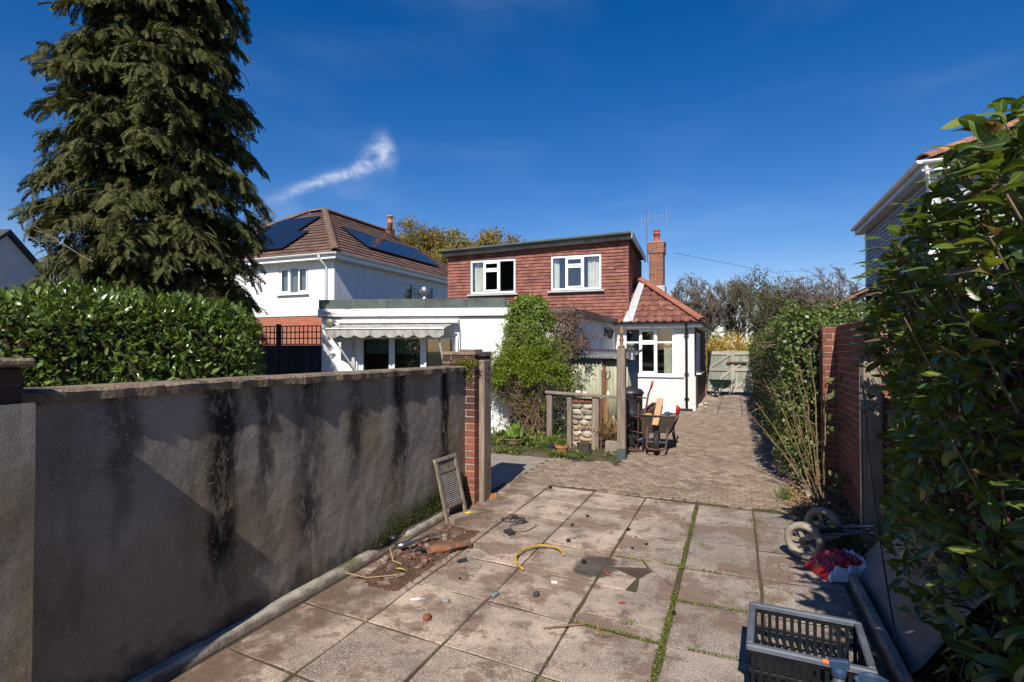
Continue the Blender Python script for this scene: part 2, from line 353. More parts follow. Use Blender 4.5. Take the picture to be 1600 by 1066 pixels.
MORTD = mat('dark mortar', (.11, .095, .08), (.075, .065, .055), 12, .95, .5, 120)
BRK = m_brick('dusty red brick', (.30, .105, .065), (.21, .075, .055), (.09, .05, .045), 1.0)
BRKR = m_brick('orange red brick', (.27, .092, .058), (.185, .062, .045), (.10, .05, .042))
BRKC = m_brick('chimney brick', (.34, .15, .09), (.22, .11, .075), (.10, .07, .055))
TIMG = m_timber('silvered post timber', (.29, .235, .18), (.18, .14, .105))
TIMX = m_timber('silvered rail timber', (.31, .26, .2), (.2, .16, .12), 'x')
TIMY = m_timber('washboard timber', (.27, .22, .165), (.17, .135, .1))
GATEM = m_timber('grey green gate board', (.34, .36, .30), (.25, .27, .22), 'z', (.24, .29, .22))
GATER = m_timber('bleached gate rail', (.42, .38, .33), (.3, .27, .23), 'x')
DARKT = m_timber('dark fence board', (.04, .034, .04), (.028, .024, .028))  # near-black tone for all boards, laths and posts of the trellis fence
PLANKM = m_timber('new pine plank', (.46, .28, .15), (.36, .21, .11))
WHITE = m_white('white masonry paint'); WHITEB = m_white('white painted brick', (.72, .71, .68), (5, (.62, .7), (1, 1, 1.8), (.42, .39, .35)), .75, True)
WHITEF = m_white('flaking white fascia', (.84, .83, .8), (6, (.57, .61), (.4, .4, 2), (.27, .23, .19)), .6)
UPVC = mat('white window plastic', (.84, .85, .85), None, rough=.35, spec=.45)
UPVCG = mat('grey gutter plastic', (.62, .63, .64), (.5, .5, .5), 4, .4, spec=.4)
BLACKP = mat('black plastic', (.018, .018, .02), (.03, .03, .032), 20, .42, spec=.5)
DARKIN = mat('dark room', (.03, .028, .026), (.018, .018, .018), 2, .9)  # near-black colour stands in for unlit room depth
CURT = mat('pale net curtain', (.72, .70, .64), (.6, .58, .52), 3, .95)
CURTG = mat('sage curtain', (.5, .5, .38), (.38, .38, .28), 5, .95)
BLIND = mat('grey venetian blind', (.30, .32, .31), (.25, .27, .26), 5, .6)
LEAD = mat('pale lead flashing', (.5, .51, .52), (.38, .39, .4), 8, .6, .3, 30, spec=.4)
FELT = mat('grey green roofing felt', (.085, .105, .098), (.12, .14, .13), 3, .95, .5, 200, c3=(.06, .07, .066), s3=1.2)
IRON = mat('rusty iron', (.13, .06, .04), (.075, .045, .035), 14, .75, .5, 90, spec=.4)
GALV = mat('bare metal', (.45, .46, .47), (.33, .34, .35), 10, .35, 0, metal=.9)
RUBBER = mat('black rubber', (.02, .02, .02), (.035, .033, .03), 14, .7, .3, 60)
BARK = mat('bare twig bark', (.175, .14, .11), (.12, .095, .075), 9, .92, rnd=.2, mode='isl')
BARKD = mat('dark trunk bark', (.07, .055, .042), (.045, .036, .03), 12, .95, .8, 40)
TWIG = mat('dry brown twig', (.20, .145, .095), (.12, .085, .058), 20, .9, rnd=.3, mode='isl')
TERRA = mat('terracotta', (.46, .17, .075), (.36, .13, .06), 12, .85, .3, 90)

# ---------------------------------------------------------------- ground and paving
mb = MB(); mb.quad((-400, -400, -.07), (400, -400, -.07), (400, 400, -.07), (-400, 400, -.07)); mb.build('ground', GRND, kind='structure')
mb = MB(); mb.box(-2.76, 1.02, -2.5, 6.42, -.06, -.007); mb.box(-2.76, 1.02, 6.42, 16.0, -.06, -.017); paving = mb.build('driveway', BED, kind='structure')
XE = [-2.70, -2.15, -1.575, -.965, -.40, .155, .72]; YE = [-1.6, -.95, -.35, .25, .85, 1.45, 2.05, 2.65, 3.25, 3.85, 4.45, 5.08, 5.7, 6.3]
def sk(x, y): return y + .1 * max(0, -.4 - x)
def slab_poly(P, h=.045, dz=0, nm='slab'):
    P = [Vector((p[0], p[1], 0)) for p in P]; c = sum(P, Vector()) / len(P)
    tx, ty = jit(.003), jit(.003); vs = []; n = len(P)
    def zz(p): return dz + (p.x - c.x) * tx + (p.y - c.y) * ty
    for k, (ins, z) in enumerate(((0, -h), (0, -.004), (.004, 0))):
        for p in P:
            q = p + (c - p).normalized() * ins; vs.append((q.x, q.y, z + zz(q)))
    fs = [tuple(range(n))[::-1], tuple(range(2 * n, 3 * n))]
    for k in range(2):
        for i in range(n): fs.append((k * n + i, k * n + (i + 1) % n, (k + 1) * n + (i + 1) % n, (k + 1) * n + i))
    m = MB(); m.add(vs, fs); return m.build(nm, SLAB, paving)
def edge_jit(P, k=2, a=.006):                              # ragged slab edges
    out = []
    for i in range(len(P)):
        p, q = Vector(P[i]), Vector(P[(i + 1) % len(P)]); out.append(p)
        for t in range(1, k + 1): out.append(p.lerp(q, t / (k + 1) + jit(.06)) + Vector((jit(a), jit(a))))
    return out
for i in range(len(XE) - 1):
    for j in range(len(YE) - 1):
        x0, x1 = XE[i], XE[i + 1]; y0, y1 = YE[j], YE[j + 1]; g = .009
        gl = .019 if i == 4 else g; gr = .019 if i == 3 else g
        x0 += gl; x1 -= gr; y0 += g; y1 -= g
        if i == 3 and j == 9:                              # the slab that broke into pieces
            for P in ([(x0, y0 + .34), (x0 + .30, y0 + .47), (x0 + .25, y1), (x0, y1)], [(x0 + .315, y0 + .48), (x1, y0 + .2), (x1, y1), (x0 + .265, y1)],
                      [(x0, y0), (x0 + .22, y0), (x0 + .26, y0 + .23), (x0 + .07, y0 + .33), (x0, y0 + .32)], [(x0 + .30, y0), (x1, y0), (x1, y0 + .18), (x0 + .36, y0 + .40), (x0 + .285, y0 + .22)]):
                slab_poly(edge_jit([(a, sk(a, b)) for a, b in P], 1, .004), dz=jit(.003))
            continue
        cut = 0
        if i == 5 and j < 7: continue
        if i == 3 and j in (8,): cut = .26
        if i == 4 and j == 6: cut = .4
        yy = [y0, y0 + cut * (y1 - y0) , y1] if cut else [y0, y1]
        for a, b in zip(yy, yy[1:]):
            b2 = b - (.01 if b != y1 else 0)
            ex = .34 if (i == 0 and j == len(YE) - 2) else 0
            P = [(x0, sk(x0, a)), (x1, sk(x1, a)), (x1, sk(x1, b2)), (x0, sk(x0, b2) + ex)]
            slab_poly(edge_jit([(p[0] + jit(.004), p[1] + jit(.004)) for p in P]), dz=jit(.0025) - (.004 if i == 5 else 0))
# far slabs before the gate
for i in range(3):
    for j in range(7):
        x0 = -1.06 + i * .6; y0 = 15.35 + j * .93; slab_poly([(x0 + .01, y0 + .01), (x0 + .59, y0 + .01), (x0 + .59, y0 + .92), (x0 + .01, y0 + .92)], dz=jit(.006))
mb = MB(); mb.box(-1.07, .8, 15.35, 22.3, -.06, -.022); mb.build('path', BED, kind='structure')
# hexagonal blocks
def hex_geo(w=.128, h=.05):
    r = w / math.sqrt(3); vs = []
    for rr, z in ((r * .955, -h), (r * .955, -.010), (r * .80, 0)):
        for k in range(6): a = R(60 * k + 30); vs.append((rr * math.cos(a), rr * math.sin(a), z))
    fs = [tuple(range(12, 18))] + [(k * 6 + i, k * 6 + (i + 1) % 6, k * 6 + 6 + (i + 1) % 6, k * 6 + 6 + i) for k in range(2) for i in range(6)]
    return np.array(vs), fs
def hex_ok(x, y):
    if x > .70 or x < -3.2 or y > 15.95: return False
    if y < (6.36 if x > -.4 else sk(x, 6.38)) + .03: return False
    if y > 15.3 and x > -1.1: return False
    if x < -2.70: return y > 13
    if x < -1.62: return y < 8.15 + .12 * math.sin(x * 9) or y > 12.7
    return True
HV, HF = hex_geo(); cells = []; w = .128; dyr = w * math.sqrt(3) / 2
for j in range(int(10 / dyr)):
    for i in range(int(4.2 / w)):
        x = -3.3 + i * w + (w / 2 if j % 2 else 0); y = 6.3 + j * dyr
        if hex_ok(x, y): cells.append((x, y))
cells.sort(key=lambda c: math.hypot(*c)); hexme = MB(); hexme.add(HV.tolist(), HF); hexmesh, _ = hexme.mesh('hexagonal_paver', HEXM, center=False)
def hz(x, y): return .010 * mnoise.noise((x * .9, y * .9, 2)) - .004 + jit(.004)
for x, y in cells[:300]:
    inst('paver', hexmesh, Matrix.Translation((x + jit(.003), y + jit(.003), hz(x, y))) @ Matrix.Rotation(jit(.03), 4, 'Z') @ Matrix.Rotation(jit(.015), 4, 'X'), paving)
mb = MB()
for x, y in cells[300:]:
    M = Matrix.Translation((x + jit(.003), y + jit(.003), hz(x, y))) @ Matrix.Rotation(jit(.015), 4, 'X') @ Matrix.Rotation(jit(.03), 4, 'Z')
    mb.add([M @ Vector(v) for v in HV], HF)
mb.build('pavers_beyond', HEXM, paving, kind='stuff')
# concrete patch and beds
def lumpy(name, x0, x1, y0, y1, z, amp, m, step=.08, kind='structure', edge=True, fr=4):
    nx, ny = max(2, int((x1 - x0) / step)), max(2, int((y1 - y0) / step)); vs = []; fs = []
    for j in range(ny + 1):
        for i in range(nx + 1):
            x = x0 + (x1 - x0) * i / nx; y = y0 + (y1 - y0) * j / ny; e = min(1, min(i, nx - i, j, ny - j) / 3) if edge else 1
            vs.append((x + jit(.01), y + jit(.01), z - .05 * (1 - e) + amp * e * (mnoise.noise((x * fr, y * fr, 3.1)) + .5 * mnoise.noise((x * fr * 3, y * fr * 3, 1)))))
    for j in range(ny):
        for i in range(nx): a = j * (nx + 1) + i; fs.append((a, a + 1, a + nx + 2, a + nx + 1))
    m_ = MB(); m_.add(vs, fs); return m_.build(name, m, smooth=True, kind=kind)
lumpy('concrete_path', -4.6, -2.72, 5.75, 8.3, -.012, .004, CONC, .2, edge=False)
lumpy('soil_bed', -4.6, -1.7, 8.05, 12.6, .02, .035, SOILG, .1)
lumpy('soil_strip', .52, 1.05, 3.2, 6.6, -.006, .03, SOIL, .05)
lumpy('soil_border', .76, 1.7, 5.2, 12.0, .02, .04, SOIL, .1)
lumpy('soil_ground', .16, 1.2, -2.0, 3.25, -.014, .012, SOIL, .08)
# kerbs
mb = MB()
kv = []; kf = []; kn = 80                                 # haunched kerb along the rendered wall, uneven and mossy
for i in range(kn + 1):
    y = 5.36 * i / kn; o = .008 * mnoise.noise((y * 3, 1, 1)) + .004 * mnoise.noise((y * 14, 2, 1)); zt = .056 + .006 * mnoise.noise((y * 2.2, 5, 1)) + .004 * mnoise.noise((y * 17, 5, 1)) - .055 * math.exp(-((y - 3.95) / .2) ** 4)
    kv += [(-2.80, y, -.05), (-2.80, y, zt + .004), (-2.735 + o, y, zt), (-2.728 + o, y, zt - .01), (-2.708 + o, y, .01), (-2.70, y, -.05)]
for i in range(kn):
    for k in range(5): kf.append((i * 6 + k, i * 6 + k + 1, i * 6 + 7 + k, i * 6 + 6 + k))
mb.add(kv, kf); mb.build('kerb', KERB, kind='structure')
mb = MB()
for k in range(6): mb.box(.725 + jit(.008), .785, 6.95 + k * .92, 7.85 + k * .92, -.05, .05 + jit(.01))
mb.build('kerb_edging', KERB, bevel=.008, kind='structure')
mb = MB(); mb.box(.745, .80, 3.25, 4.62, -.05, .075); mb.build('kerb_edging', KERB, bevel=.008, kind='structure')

# ---------------------------------------------------------------- rendered boundary wall, its near pier, brick gate pillar
wall = thing('boundary_wall', 'grey rendered garden wall with black streaks and brown stone coping', 'wall', (-2.9, 3, 0))
def sheet(p0, eu, ev, nu, nv, amp, fr=2.5):
    p0, eu, ev = Vector(p0), Vector(eu), Vector(ev); nn = eu.cross(ev).normalized(); vs = []; fs = []
    for j in range(nv + 1):
        for i in range(nu + 1):
            p = p0 + eu * (i / nu) + ev * (j / nv); vs.append(p + nn * amp * (mnoise.noise(p * fr) + .4 * mnoise.noise(p * fr * 4)))
    for j in range(nv):
        for i in range(nu): a = j * (nu + 1) + i; fs.append((a, a + 1, a + nu + 2, a + nu + 1))
    return vs, fs
mb = MB(); mb.add(*sheet((-2.79, .9, -.05), (0, 4.5, 0), (0, 0, 1.53), 90, 30, .007)); mb.box(-3.0, -2.805, .9, 5.4, -.05, 1.47)
mb.build('render_coat', RENDER, wall, smooth=False)
yc = 1.22
for L in (.72, .93, .78, .9, .82, .2):                     # coping stones with broken lower lips
    n = 14; y1 = min(yc + L, 5.395); top = 1.525 - .002 * yc; vs = []; fs = []
    for i in range(n + 1):
        y = yc + .004 + (y1 - yc - .008) * i / n; lip = -2.752 + .016 * mnoise.noise((y * 7, 3, 1)) + .012 * mnoise.noise((y * 21, 1, 4)); zb = top - .055 + .014 * mnoise.noise((y * 9, 8, 2)) + jit(.005)
        for x, z in ((-3.03, top - .05), (-3.03, top), (lip - .02, top + .002 + jit(.003)), (lip, top - .012 + jit(.004)), (lip - .004 + jit(.004), zb), (-2.80, zb - .004)): vs.append((x, y, z))
    for i in range(n):
        for k in range(6): fs.append((i * 6 + k, i * 6 + (k + 1) % 6, i * 6 + 6 + (k + 1) % 6, i * 6 + 6 + k))
    fs += [tuple(range(6)), tuple(range(n * 6, n * 6 + 6))[::-1]]
    m = MB(); m.add(vs, fs); m.build('coping_stone', COPE, wall); yc = y1
    if yc > 5.38: break
def bricks_box(parent, x0, x1, y0, y1, z0, z1, m, mort, me_cache={}, course=.075, faces='xXyY', seed=1, bl=.215, joint=.01, rec=.006):
    """bricks laid in stretcher bond on the outer faces of a box; each brick its own object"""
    rn = random.Random(seed)
    core = MB(); core.box(x0 + rec, x1 - rec, y0 + rec, y1 - rec, z0, z1 - .002); core.build('mortar', mort, parent)
    nz = int(round((z1 - z0) / course)); ch = (z1 - z0) / nz
    def put(cx, cy, cz, lx, ly, lz):
        key = (round(lx, 3), round(ly, 3), round(lz, 3), m.name)
        if key not in me_cache:
            b = MB(); a, e, f = lx / 2, ly / 2, lz / 2; c = .004; vs = []; 
            for sz, k in ((-1, 0), (-1, 1), (1, 1), (1, 0)):
                zz = sz * (f if k == 0 else f - c); q = c if k == 0 else 0
                vs += [(-a + q, -e + q, zz), (a - q, -e + q, zz), (a - q, e - q, zz), (-a + q, e - q, zz)]
            fs = [(3, 2, 1, 0), (12, 13, 14, 15)] + [(r * 4 + i, r * 4 + (i + 1) % 4, r * 4 + 4 + (i + 1) % 4, r * 4 + 4 + i) for r in range(3) for i in range(4)]
            b.add(vs, fs); me_cache[key] = b.mesh('brick', m, center=False)[0]
        inst('brick', me_cache[key], Matrix.Translation((cx + rn.uniform(-.0015, .0015), cy + rn.uniform(-.0015, .0015), cz)) @ Matrix.Rotation(rn.uniform(-.006, .006), 4, 'Z'), parent)
    dep = .1025
    for k in range(nz):
        cz = z0 + (k + .5) * ch; h = ch - joint
        for fc in faces:
            horiz = fc in 'yY'; a, b = (x0, x1) if horiz else (y0, y1)
            own = (k % 2 == 0) == horiz                    # corner bricks alternate between the two directions
            lo = a + (0 if own or (('x' not in faces) if horiz else ('y' not in faces)) else dep + joint); hi = b - (0 if own or (('X' not in faces) if horiz else ('Y' not in faces)) else dep + joint)
            p = lo; first = (bl if k % 2 == 0 else bl / 2 - joint / 2) if (hi - lo) > bl * 1.6 else hi - lo
            L = first
            while p < hi - .02:
                e = min(p + L, hi)
                if hi - e < .05: e = hi
                ln = round(e - p, 3); c = p + ln / 2
                off = {'y': y0 + dep / 2, 'Y': y1 - dep / 2, 'x': x0 + dep / 2, 'X': x1 - dep / 2}[fc]
                if horiz: put(c, off, cz, ln, dep, h)
                else: put(off, c, cz, dep, ln, h)
                p = e + joint; L = bl
pier = thing('wall_pier', 'rendered end pier with dark brick head closing the near end of the garden wall', 'pier', (-2.8, 1.0, 0))
mb = MB(); mb.add(*sheet((-2.615, .75, -.05), (0, .552, 0), (0, 0, 1.535), 12, 30, .005)); mb.box(-3.08, -2.625, .75, 1.296, -.05, 1.48); mb.build('render_coat', RENDER, pier)
bricks_box(pier, -3.05, -2.65, .79, 1.275, 1.48, 1.63, BRK, MORTD, faces='XyY', seed=3)
mb = MB(); mb.box(-3.09, -2.615, .74, 1.305, 1.63, 1.665); mb.build('cap', COPE, pier, bevel=.01)
pil = thing('gate_pillar', 'red brick gate pillar with mossy cap at the end of the rendered wall', 'pillar', (-2.87, 5.6, 0))
bricks_box(pil, -3.075, -2.67, 5.40, 5.83, -.02, 1.63, BRK, MORT, faces='xXyY', seed=5, course=.075)
mb = MB(); mb.box(-3.085, -2.66, 5.39, 5.84, 1.632, 1.675); mb.build('cap', COPE, pil, bevel=.008)
mb = MB(); mb.box(-2.92, -2.72, 5.5, 5.72, 1.675, 1.70); mb.build('cap_tile', COPE, pil, bevel=.006)
post = thing('timber_gate_post', 'weathered upright gate timber with rusty bolt holes fixed to the brick pillar', 'post', (-2.63, 5.6, 0))
mb = MB(); mb.box(-2.667, -2.60, 5.50, 5.69, -.03, 1.58); mb.build('timber', TIMG, post, bevel=.006)
for z in (1.5, 1.43, 1.36, .42, .35, .27, .15):
    mb = MB(); mb.lathe([(.018, -.004), (.018, .003), (.010, .004), (.008, -.002)], (-2.60, 5.595 + jit(.01), z), 10, Matrix.Rotation(R(90), 4, 'Y')); mb.build('bolt', IRON, post)
# ---------------------------------------------------------------- brick wall on the other side of the drive
rw = thing('brick_wall', 'red brick wall with a projecting end pier beside the ivy hedge', 'wall', (1.2, 6.5, 0))
bricks_box(rw, 1.10, 1.32, 5.78, 7.40, -.05, 1.98, BRKR, MORT, faces='x', seed=9)
bricks_box(rw, .955, 1.32, 7.41, 7.64, -.05, 1.965, BRKR, MORT, faces='xyY', seed=10)
rp = thing('brick_pier', 'orange red brick gate pier behind the leaning cable and laurel', 'pier', (1.3, 5.6, 0))
bricks_box(rp, 1.115, 1.52, 5.40, 5.77, -.05, 1.98, BRKR, MORT, faces='xyY', seed=12)
post2 = thing('timber_gate_post', 'pale weathered gate timber standing against the orange brick pier', 'post', (1.04, 5.35, 0))
mb = MB(); mb.box(.975, 1.112, 5.30, 5.39, -.03, 1.60); mb.build('timber', TIMG, post2, bevel=.006)
mb = MB(); mb.box(.955, .974, 5.31, 5.345, -.03, 1.58); mb.build('edge_strip', GALV, post2, bevel=.003)
# ---------------------------------------------------------------- building helpers
def wall_cells(mb, x0, x1, z0, z1, y0, y1, holes):
    """a wall slab in the local frame of mb, pierced by rectangular openings (xa, xb, za, zb)"""
    xs = sorted({x0, x1, *[h[0] for h in holes], *[h[1] for h in holes]}); zs = sorted({z0, z1, *[h[2] for h in holes], *[h[3] for h in holes]})
    for i in range(len(xs) - 1):
        run = None
        for j in range(len(zs) - 1):
            cx, cz = (xs[i] + xs[i + 1]) / 2, (zs[j] + zs[j + 1]) / 2
            if any(h[0] < cx < h[1] and h[2] < cz < h[3] for h in holes):
                if run is not None: mb.box(xs[i], xs[i + 1], y0, y1, run, zs[j]); run = None
            elif run is None: run = zs[j]
        if run is not None: mb.box(xs[i], xs[i + 1], y0, y1, run, zs[-1])
def window(parent, M, x0, x1, z0, z1, lights, y=.04, fw=.055, sash=(), sill=True, curtains=(), blind=None, fm=None, cm=None, room=True, nm='window'):
    fm = fm or UPVC; mb = MB(M); d = .07
    mb.box(x0, x1, y, y + d, z0, z0 + fw); mb.box(x0, x1, y, y + d, z1 - fw, z1)
    mb.box(x0, x0 + fw, y + .001, y + d - .001, z0 + fw, z1 - fw); mb.box(x1 - fw, x1, y + .001, y + d - .001, z0 + fw, z1 - fw)
    xs = sorted({l[0] for l in lights} | {l[1] for l in lights})
    for l in lights:                                       # mullions and transoms between the lights
        if l[1] < x1 - fw - .02: mb.box(l[1] - .025, l[1] + .025, y + .002, y + d - .002, l[2], l[3])
        if l[3] < z1 - fw - .02: mb.box(l[0] - .02, l[1] + .02, y + .003, y + d - .003, l[3] - .025, l[3] + .025)
    w = mb.build(nm, fm, parent, bevel=.004)
    for i, l in enumerate(lights):
        s = .02
        if i in sash:
            s = .06; b = MB(M); a0, a1, b0, b1 = l[0] + .012, l[1] - .012, l[2] + .012, l[3] - .012; t = .05
            b.box(a0, a1, y - .018, y - .002, b0, b0 + t); b.box(a0, a1, y - .018, y - .002, b1 - t, b1); b.box(a0, a0 + t, y - .017, y - .003, b0 + t, b1 - t); b.box(a1 - t, a1, y - .017, y - .003, b0 + t, b1 - t)
            b.build('sash', fm, w, bevel=.003)
        p = MB(M); p.quad((l[0], y + .035, l[2]), (l[1], y + .035, l[2]), (l[1], y + .035, l[3]), (l[0], y + .035, l[3])); p.build('pane', GLASS, w)
    if sill: b = MB(M); b.box(x0 - .06, x1 + .06, y - .13, y + .01, z0 - .045, z0 - .003); b.build('sill', fm, w, bevel=.006)
    for (a, b_, c, e) in curtains:                         # gathered curtain: a wavy sheet
        b = MB(M); n = int((b_ - a) / .02) + 2; vs = []; fs = []
        for i in range(n + 1):
            xx = a + (b_ - a) * i / n; yy = y + .16 + .022 * math.sin(xx * 75) + .01 * math.sin(xx * 31)
            vs += [(xx, yy, c), (xx, yy, e)]
        for i in range(n): fs.append((2 * i, 2 * i + 2, 2 * i + 3, 2 * i + 1))
        b.add(vs, fs); b.build('curtain', cm or CURT, w, smooth=True)
    if blind:
        b = MB(M); zz = blind[2]
        while zz < blind[3]:
            b.box(blind[0], blind[1], y + .12, y + .16, zz, zz + .012, ) if False else b.add([(blind[0], y + .12, zz), (blind[1], y + .12, zz), (blind[1], y + .15, zz + .03), (blind[0], y + .15, zz + .03)], [(0, 1, 2, 3)]); zz += .04
        b.build('blind', BLIND, w)
    if room:
        b = MB(M); b.box(x0 - .3, x1 + .3, y + .85, y + .9, z0 - .4, z1 + .2); b.box(x0 - .3, x0 - .25, y + .35, y + .85, z0 - .4, z1 + .2); b.box(x1 + .25, x1 + .3, y + .35, y + .85, z0 - .4, z1 + .2)
        b.box(x0 - .3, x1 + .3, y + .35, y + .85, z1 + .2, z1 + .24); b.box(x0 - .3, x1 + .3, y + .35, y + .85, z0 - .44, z0 - .4); b.build('room', DARKIN, w)
    return w
def clip(poly, p, n):                                      # keep the side of a 2D line where dot(q-p, n) >= 0
    out = []
    for i in range(len(poly)):
        a, b = poly[i], poly[(i + 1) % len(poly)]; da, db = (a - p).dot(n), (b - p).dot(n)
        if da >= 0: out.append(a)
        if (da >= 0) != (db >= 0): out.append(a + (b - a) * (da / (da - db)))
    return out
def tile_slope(parent, poly, tw, gauge, th, m, nm='roof_tile', profile='flat', single=False, lift=.0, off=True, gap=.004, seed=1):
    """lap tiles over a convex planar polygon; poly[0]->poly[1] is the eave"""
    rn = random.Random(seed); P = [Vector(p) for p in poly]; ex = (P[1] - P[0]).normalized(); nn = None
    for q in P[2:]:
        c = ex.cross(q - P[0])
        if c.length > 1e-3: nn = c.normalized(); break
    if nn.z < 0: nn = -nn
    ey = nn.cross(ex)
    if ey.z < 0: ey = -ey
    Q = [Vector(((p - P[0]).dot(ex), (p - P[0]).dot(ey))) for p in P]; c2 = sum(Q, Vector((0, 0))) / len(Q)
    edges = []
    for i in range(len(Q)):
        d = Q[(i + 1) % len(Q)] - Q[i]; n = Vector((-d.y, d.x)).normalized()
        if (c2 - Q[i]).dot(n) < 0: n = -n
        edges.append((Q[i], n))
    x0, x1 = min(q.x for q in Q), max(q.x for q in Q); y0, y1 = min(q.y for q in Q), max(q.y for q in Q)
    out = MB(); cnt = 0
    for j in range(int(math.ceil((y1 - y0) / gauge))):
        yb = y0 + j * gauge; yt = yb + gauge * 1.12
        for i in range(-1, int(math.ceil((x1 - x0) / tw)) + 1):
            xa = x0 + i * tw + (tw / 2 if (off and j % 2) else 0); xb = xa + tw - gap
            strips = [(xa, xb, 0, 0)]
            if profile == 'pan': k = 6; strips = [(xa + (xb - xa) * s / k, xa + (xb - xa) * (s + 1) / k, s / k, (s + 1) / k) for s in range(k)]
            b = MB(); dz = rn.uniform(0, .004); tip = rn.uniform(-.004, .004)
            for s0, s1, f0, f1 in strips:
                pl = [Vector((s0, yb)), Vector((s1, yb)), Vector((s1, yt)), Vector((s0, yt))]
                for e in edges:
                    pl = clip(pl, *e)
                    if len(pl) < 3: break
                if len(pl) < 3: continue
                def up(q):
                    h = th * 1.9 * (1 - (q.y - yb) / (yt - yb)) + dz + tip * (q.x - xa) / tw
                    if profile == 'pan': f = (q.x - xa) / (xb - xa); h += .022 * (math.sin(2 * math.pi * (f + .1)) + .35 * math.sin(4 * math.pi * f))
                    return h + lift
                n = len(pl); vs = [P[0] + ex * q.x + ey * q.y + nn * (up(q) - th) for q in pl] + [P[0] + ex * q.x + ey * q.y + nn * up(q) for q in pl]
                b.add(vs, [tuple(range(n))[::-1], tuple(range(n, 2 * n))] + [(q, (q + 1) % n, n + (q + 1) % n, n + q) for q in range(n)])
            if not b.v: continue
            if single: b.build(nm, m, parent); cnt += 1
            else:
                o = len(out.v); out.v += b.v; out.f += [tuple(q + o for q in f) for f in b.f]
    if not single and out.v: out.build(nm + 's', m, parent, kind='stuff')
    return cnt
def half_round(parent, p, q, L, r, m, nm='ridge_tile', seed=2):
    rn = random.Random(seed); p, q = Vector(p), Vector(q); d = (q - p); n = max(1, int(d.length / L)); d /= n
    ax = d.normalized(); side = ax.cross(Vector((0, 0, 1))).normalized(); up = side.cross(ax)
    for i in range(n):
        a = p + d * i; b = a + d * 1.04; vs = []; fs = []; k = 6; r1 = r * rn.uniform(.96, 1.04)
        for c, rr in ((a, r1 * 1.06), (b, r1 * .97)):
            for t in range(k + 1): g_ = math.pi * t / k; vs.append(c + side * math.cos(g_) * rr + up * math.sin(g_) * rr * .75)
            for t in range(k + 1): g_ = math.pi * t / k; vs.append(c + side * math.cos(g_) * rr * .85 + up * (math.sin(g_) * rr * .62 - .01))
        w = 2 * (k + 1)
        for t in range(k): fs += [(t, t + 1, w + t + 1, w + t), (k + 1 + t, w + k + 1 + t, w + k + 2 + t, k + 2 + t), (t, k + 1 + t, k + 2 + t, t + 1), (w + t, w + t + 1, w + k + 2 + t, w + k + 1 + t)]
        b_ = MB(); b_.add(vs, fs); b_.build(nm, m, parent)
def gutter(parent, p, q, m, r=.055, nm='gutter'):
    p, q = Vector(p), Vector(q); d = (q - p).normalized(); side = d.cross(Vector((0, 0, 1))).normalized(); vs = []; fs = []; k = 7
    for c in (p, q):
        for rr in (r, r * .86):
            for t in range(k + 1): a = math.pi + math.pi * t / k; vs.append(c + side * math.cos(a) * rr + Vector((0, 0, 1)) * math.sin(a) * rr)
    w = 2 * (k + 1)
    for t in range(k): fs += [(t, t + 1, w + t + 1, w + t), (k + 1 + t, w + k + 1 + t, w + k + 2 + t, k + 2 + t), (t, k + 1 + t, k + 2 + t, t + 1), (w + t, w + t + 1, w + k + 2 + t, w + k + 1 + t)]
    fs += [(0, w, w + k + 1, k + 1), (k, k + k + 1, w + 2 * k + 1, w + k)]
    b = MB(); b.add(vs, fs); return b.build(nm, m, parent)

TILEH = mat('hung clay tile', (.265, .105, .077), (.215, .088, .067), 5, .85, .3, 70, rnd=.2, mode='isl', c3=(.15, .06, .05), s3=2.2, t3=(.52, .7))
PANT = mat('red clay pantile', (.235, .092, .062), (.17, .07, .052), 6, .85, .4, 60, rnd=.2, mode='obj', c3=(.34, .26, .19), s3=7, t3=(.56, .7))
HIPT = mat('orange hip tile', (.31, .12, .072), (.26, .098, .062), 6, .85, .3, 60, rnd=.12)
TILEB = mat('brown concrete tile', (.17, .095, .07), (.125, .075, .058), 4, .9, .4, 60, rnd=.22, mode='isl', c3=(.1, .075, .06), s3=1.4)
RIDGEB = mat('lichened ridge tile', (.17, .11, .08), (.13, .085, .065), 5, .9, .4, 50, c3=(.40, .19, .045), s3=1.1, t3=(.55, .7))
SOLAR = mat('black solar panel', (.008, .011, .02), (.012, .016, .028), 30, .18, spec=.5)

# ---------------------------------------------------------------- the house
house = thing('house', 'white bungalow with red tile hung dormer, clay tiled bay and flat roofed extension', 'house', (-5, 16, 0))
# flat roofed garden extension; local x runs along its front, y into the building
EA = R(16); EL = 4.0; EX0 = (-4.25 - EL * math.cos(EA), 10.2 - EL * math.sin(EA)); EM = frame_m(*EX0, EA)
DX0, DX1, DZ1 = .78, 2.92, 2.03
mb = MB(EM); wall_cells(mb, 0, EL, -.05, 2.40, 0, .25, [(DX0, DX1, .04, DZ1)]); mb.box(0, .25, .25, 5.5, -.05, 2.4); mb.box(EL - .25, EL, .25, 3.4, -.05, 2.4); mb.build('wall', WHITE, house)
mb = MB(EM); mb.box(-.06, EL + .05, -.07, -.03, 2.385, 2.545); mb.box(EL + .01, EL + .05, -.03, 3.2, 2.385, 2.545); mb.build('fascia', WHITEF, house, bevel=.004)
x = -.05
for L in (.70, .80, .82, .85, .80):                        # felt upstand in lengths
    e = min(x + L, EL + .06); mb = MB(EM); mb.box(x, e - .006, -.045 + jit(.003), .0, 2.55, 2.745 + jit(.004)); mb.build('felt_strip', FELT, house, bevel=.004); x = e
    if x > EL: break
mb = MB(EM); mb.box(.0, EL, .001, 5.9, 2.5, 2.69); mb.build('flat_roof', FELT, house)
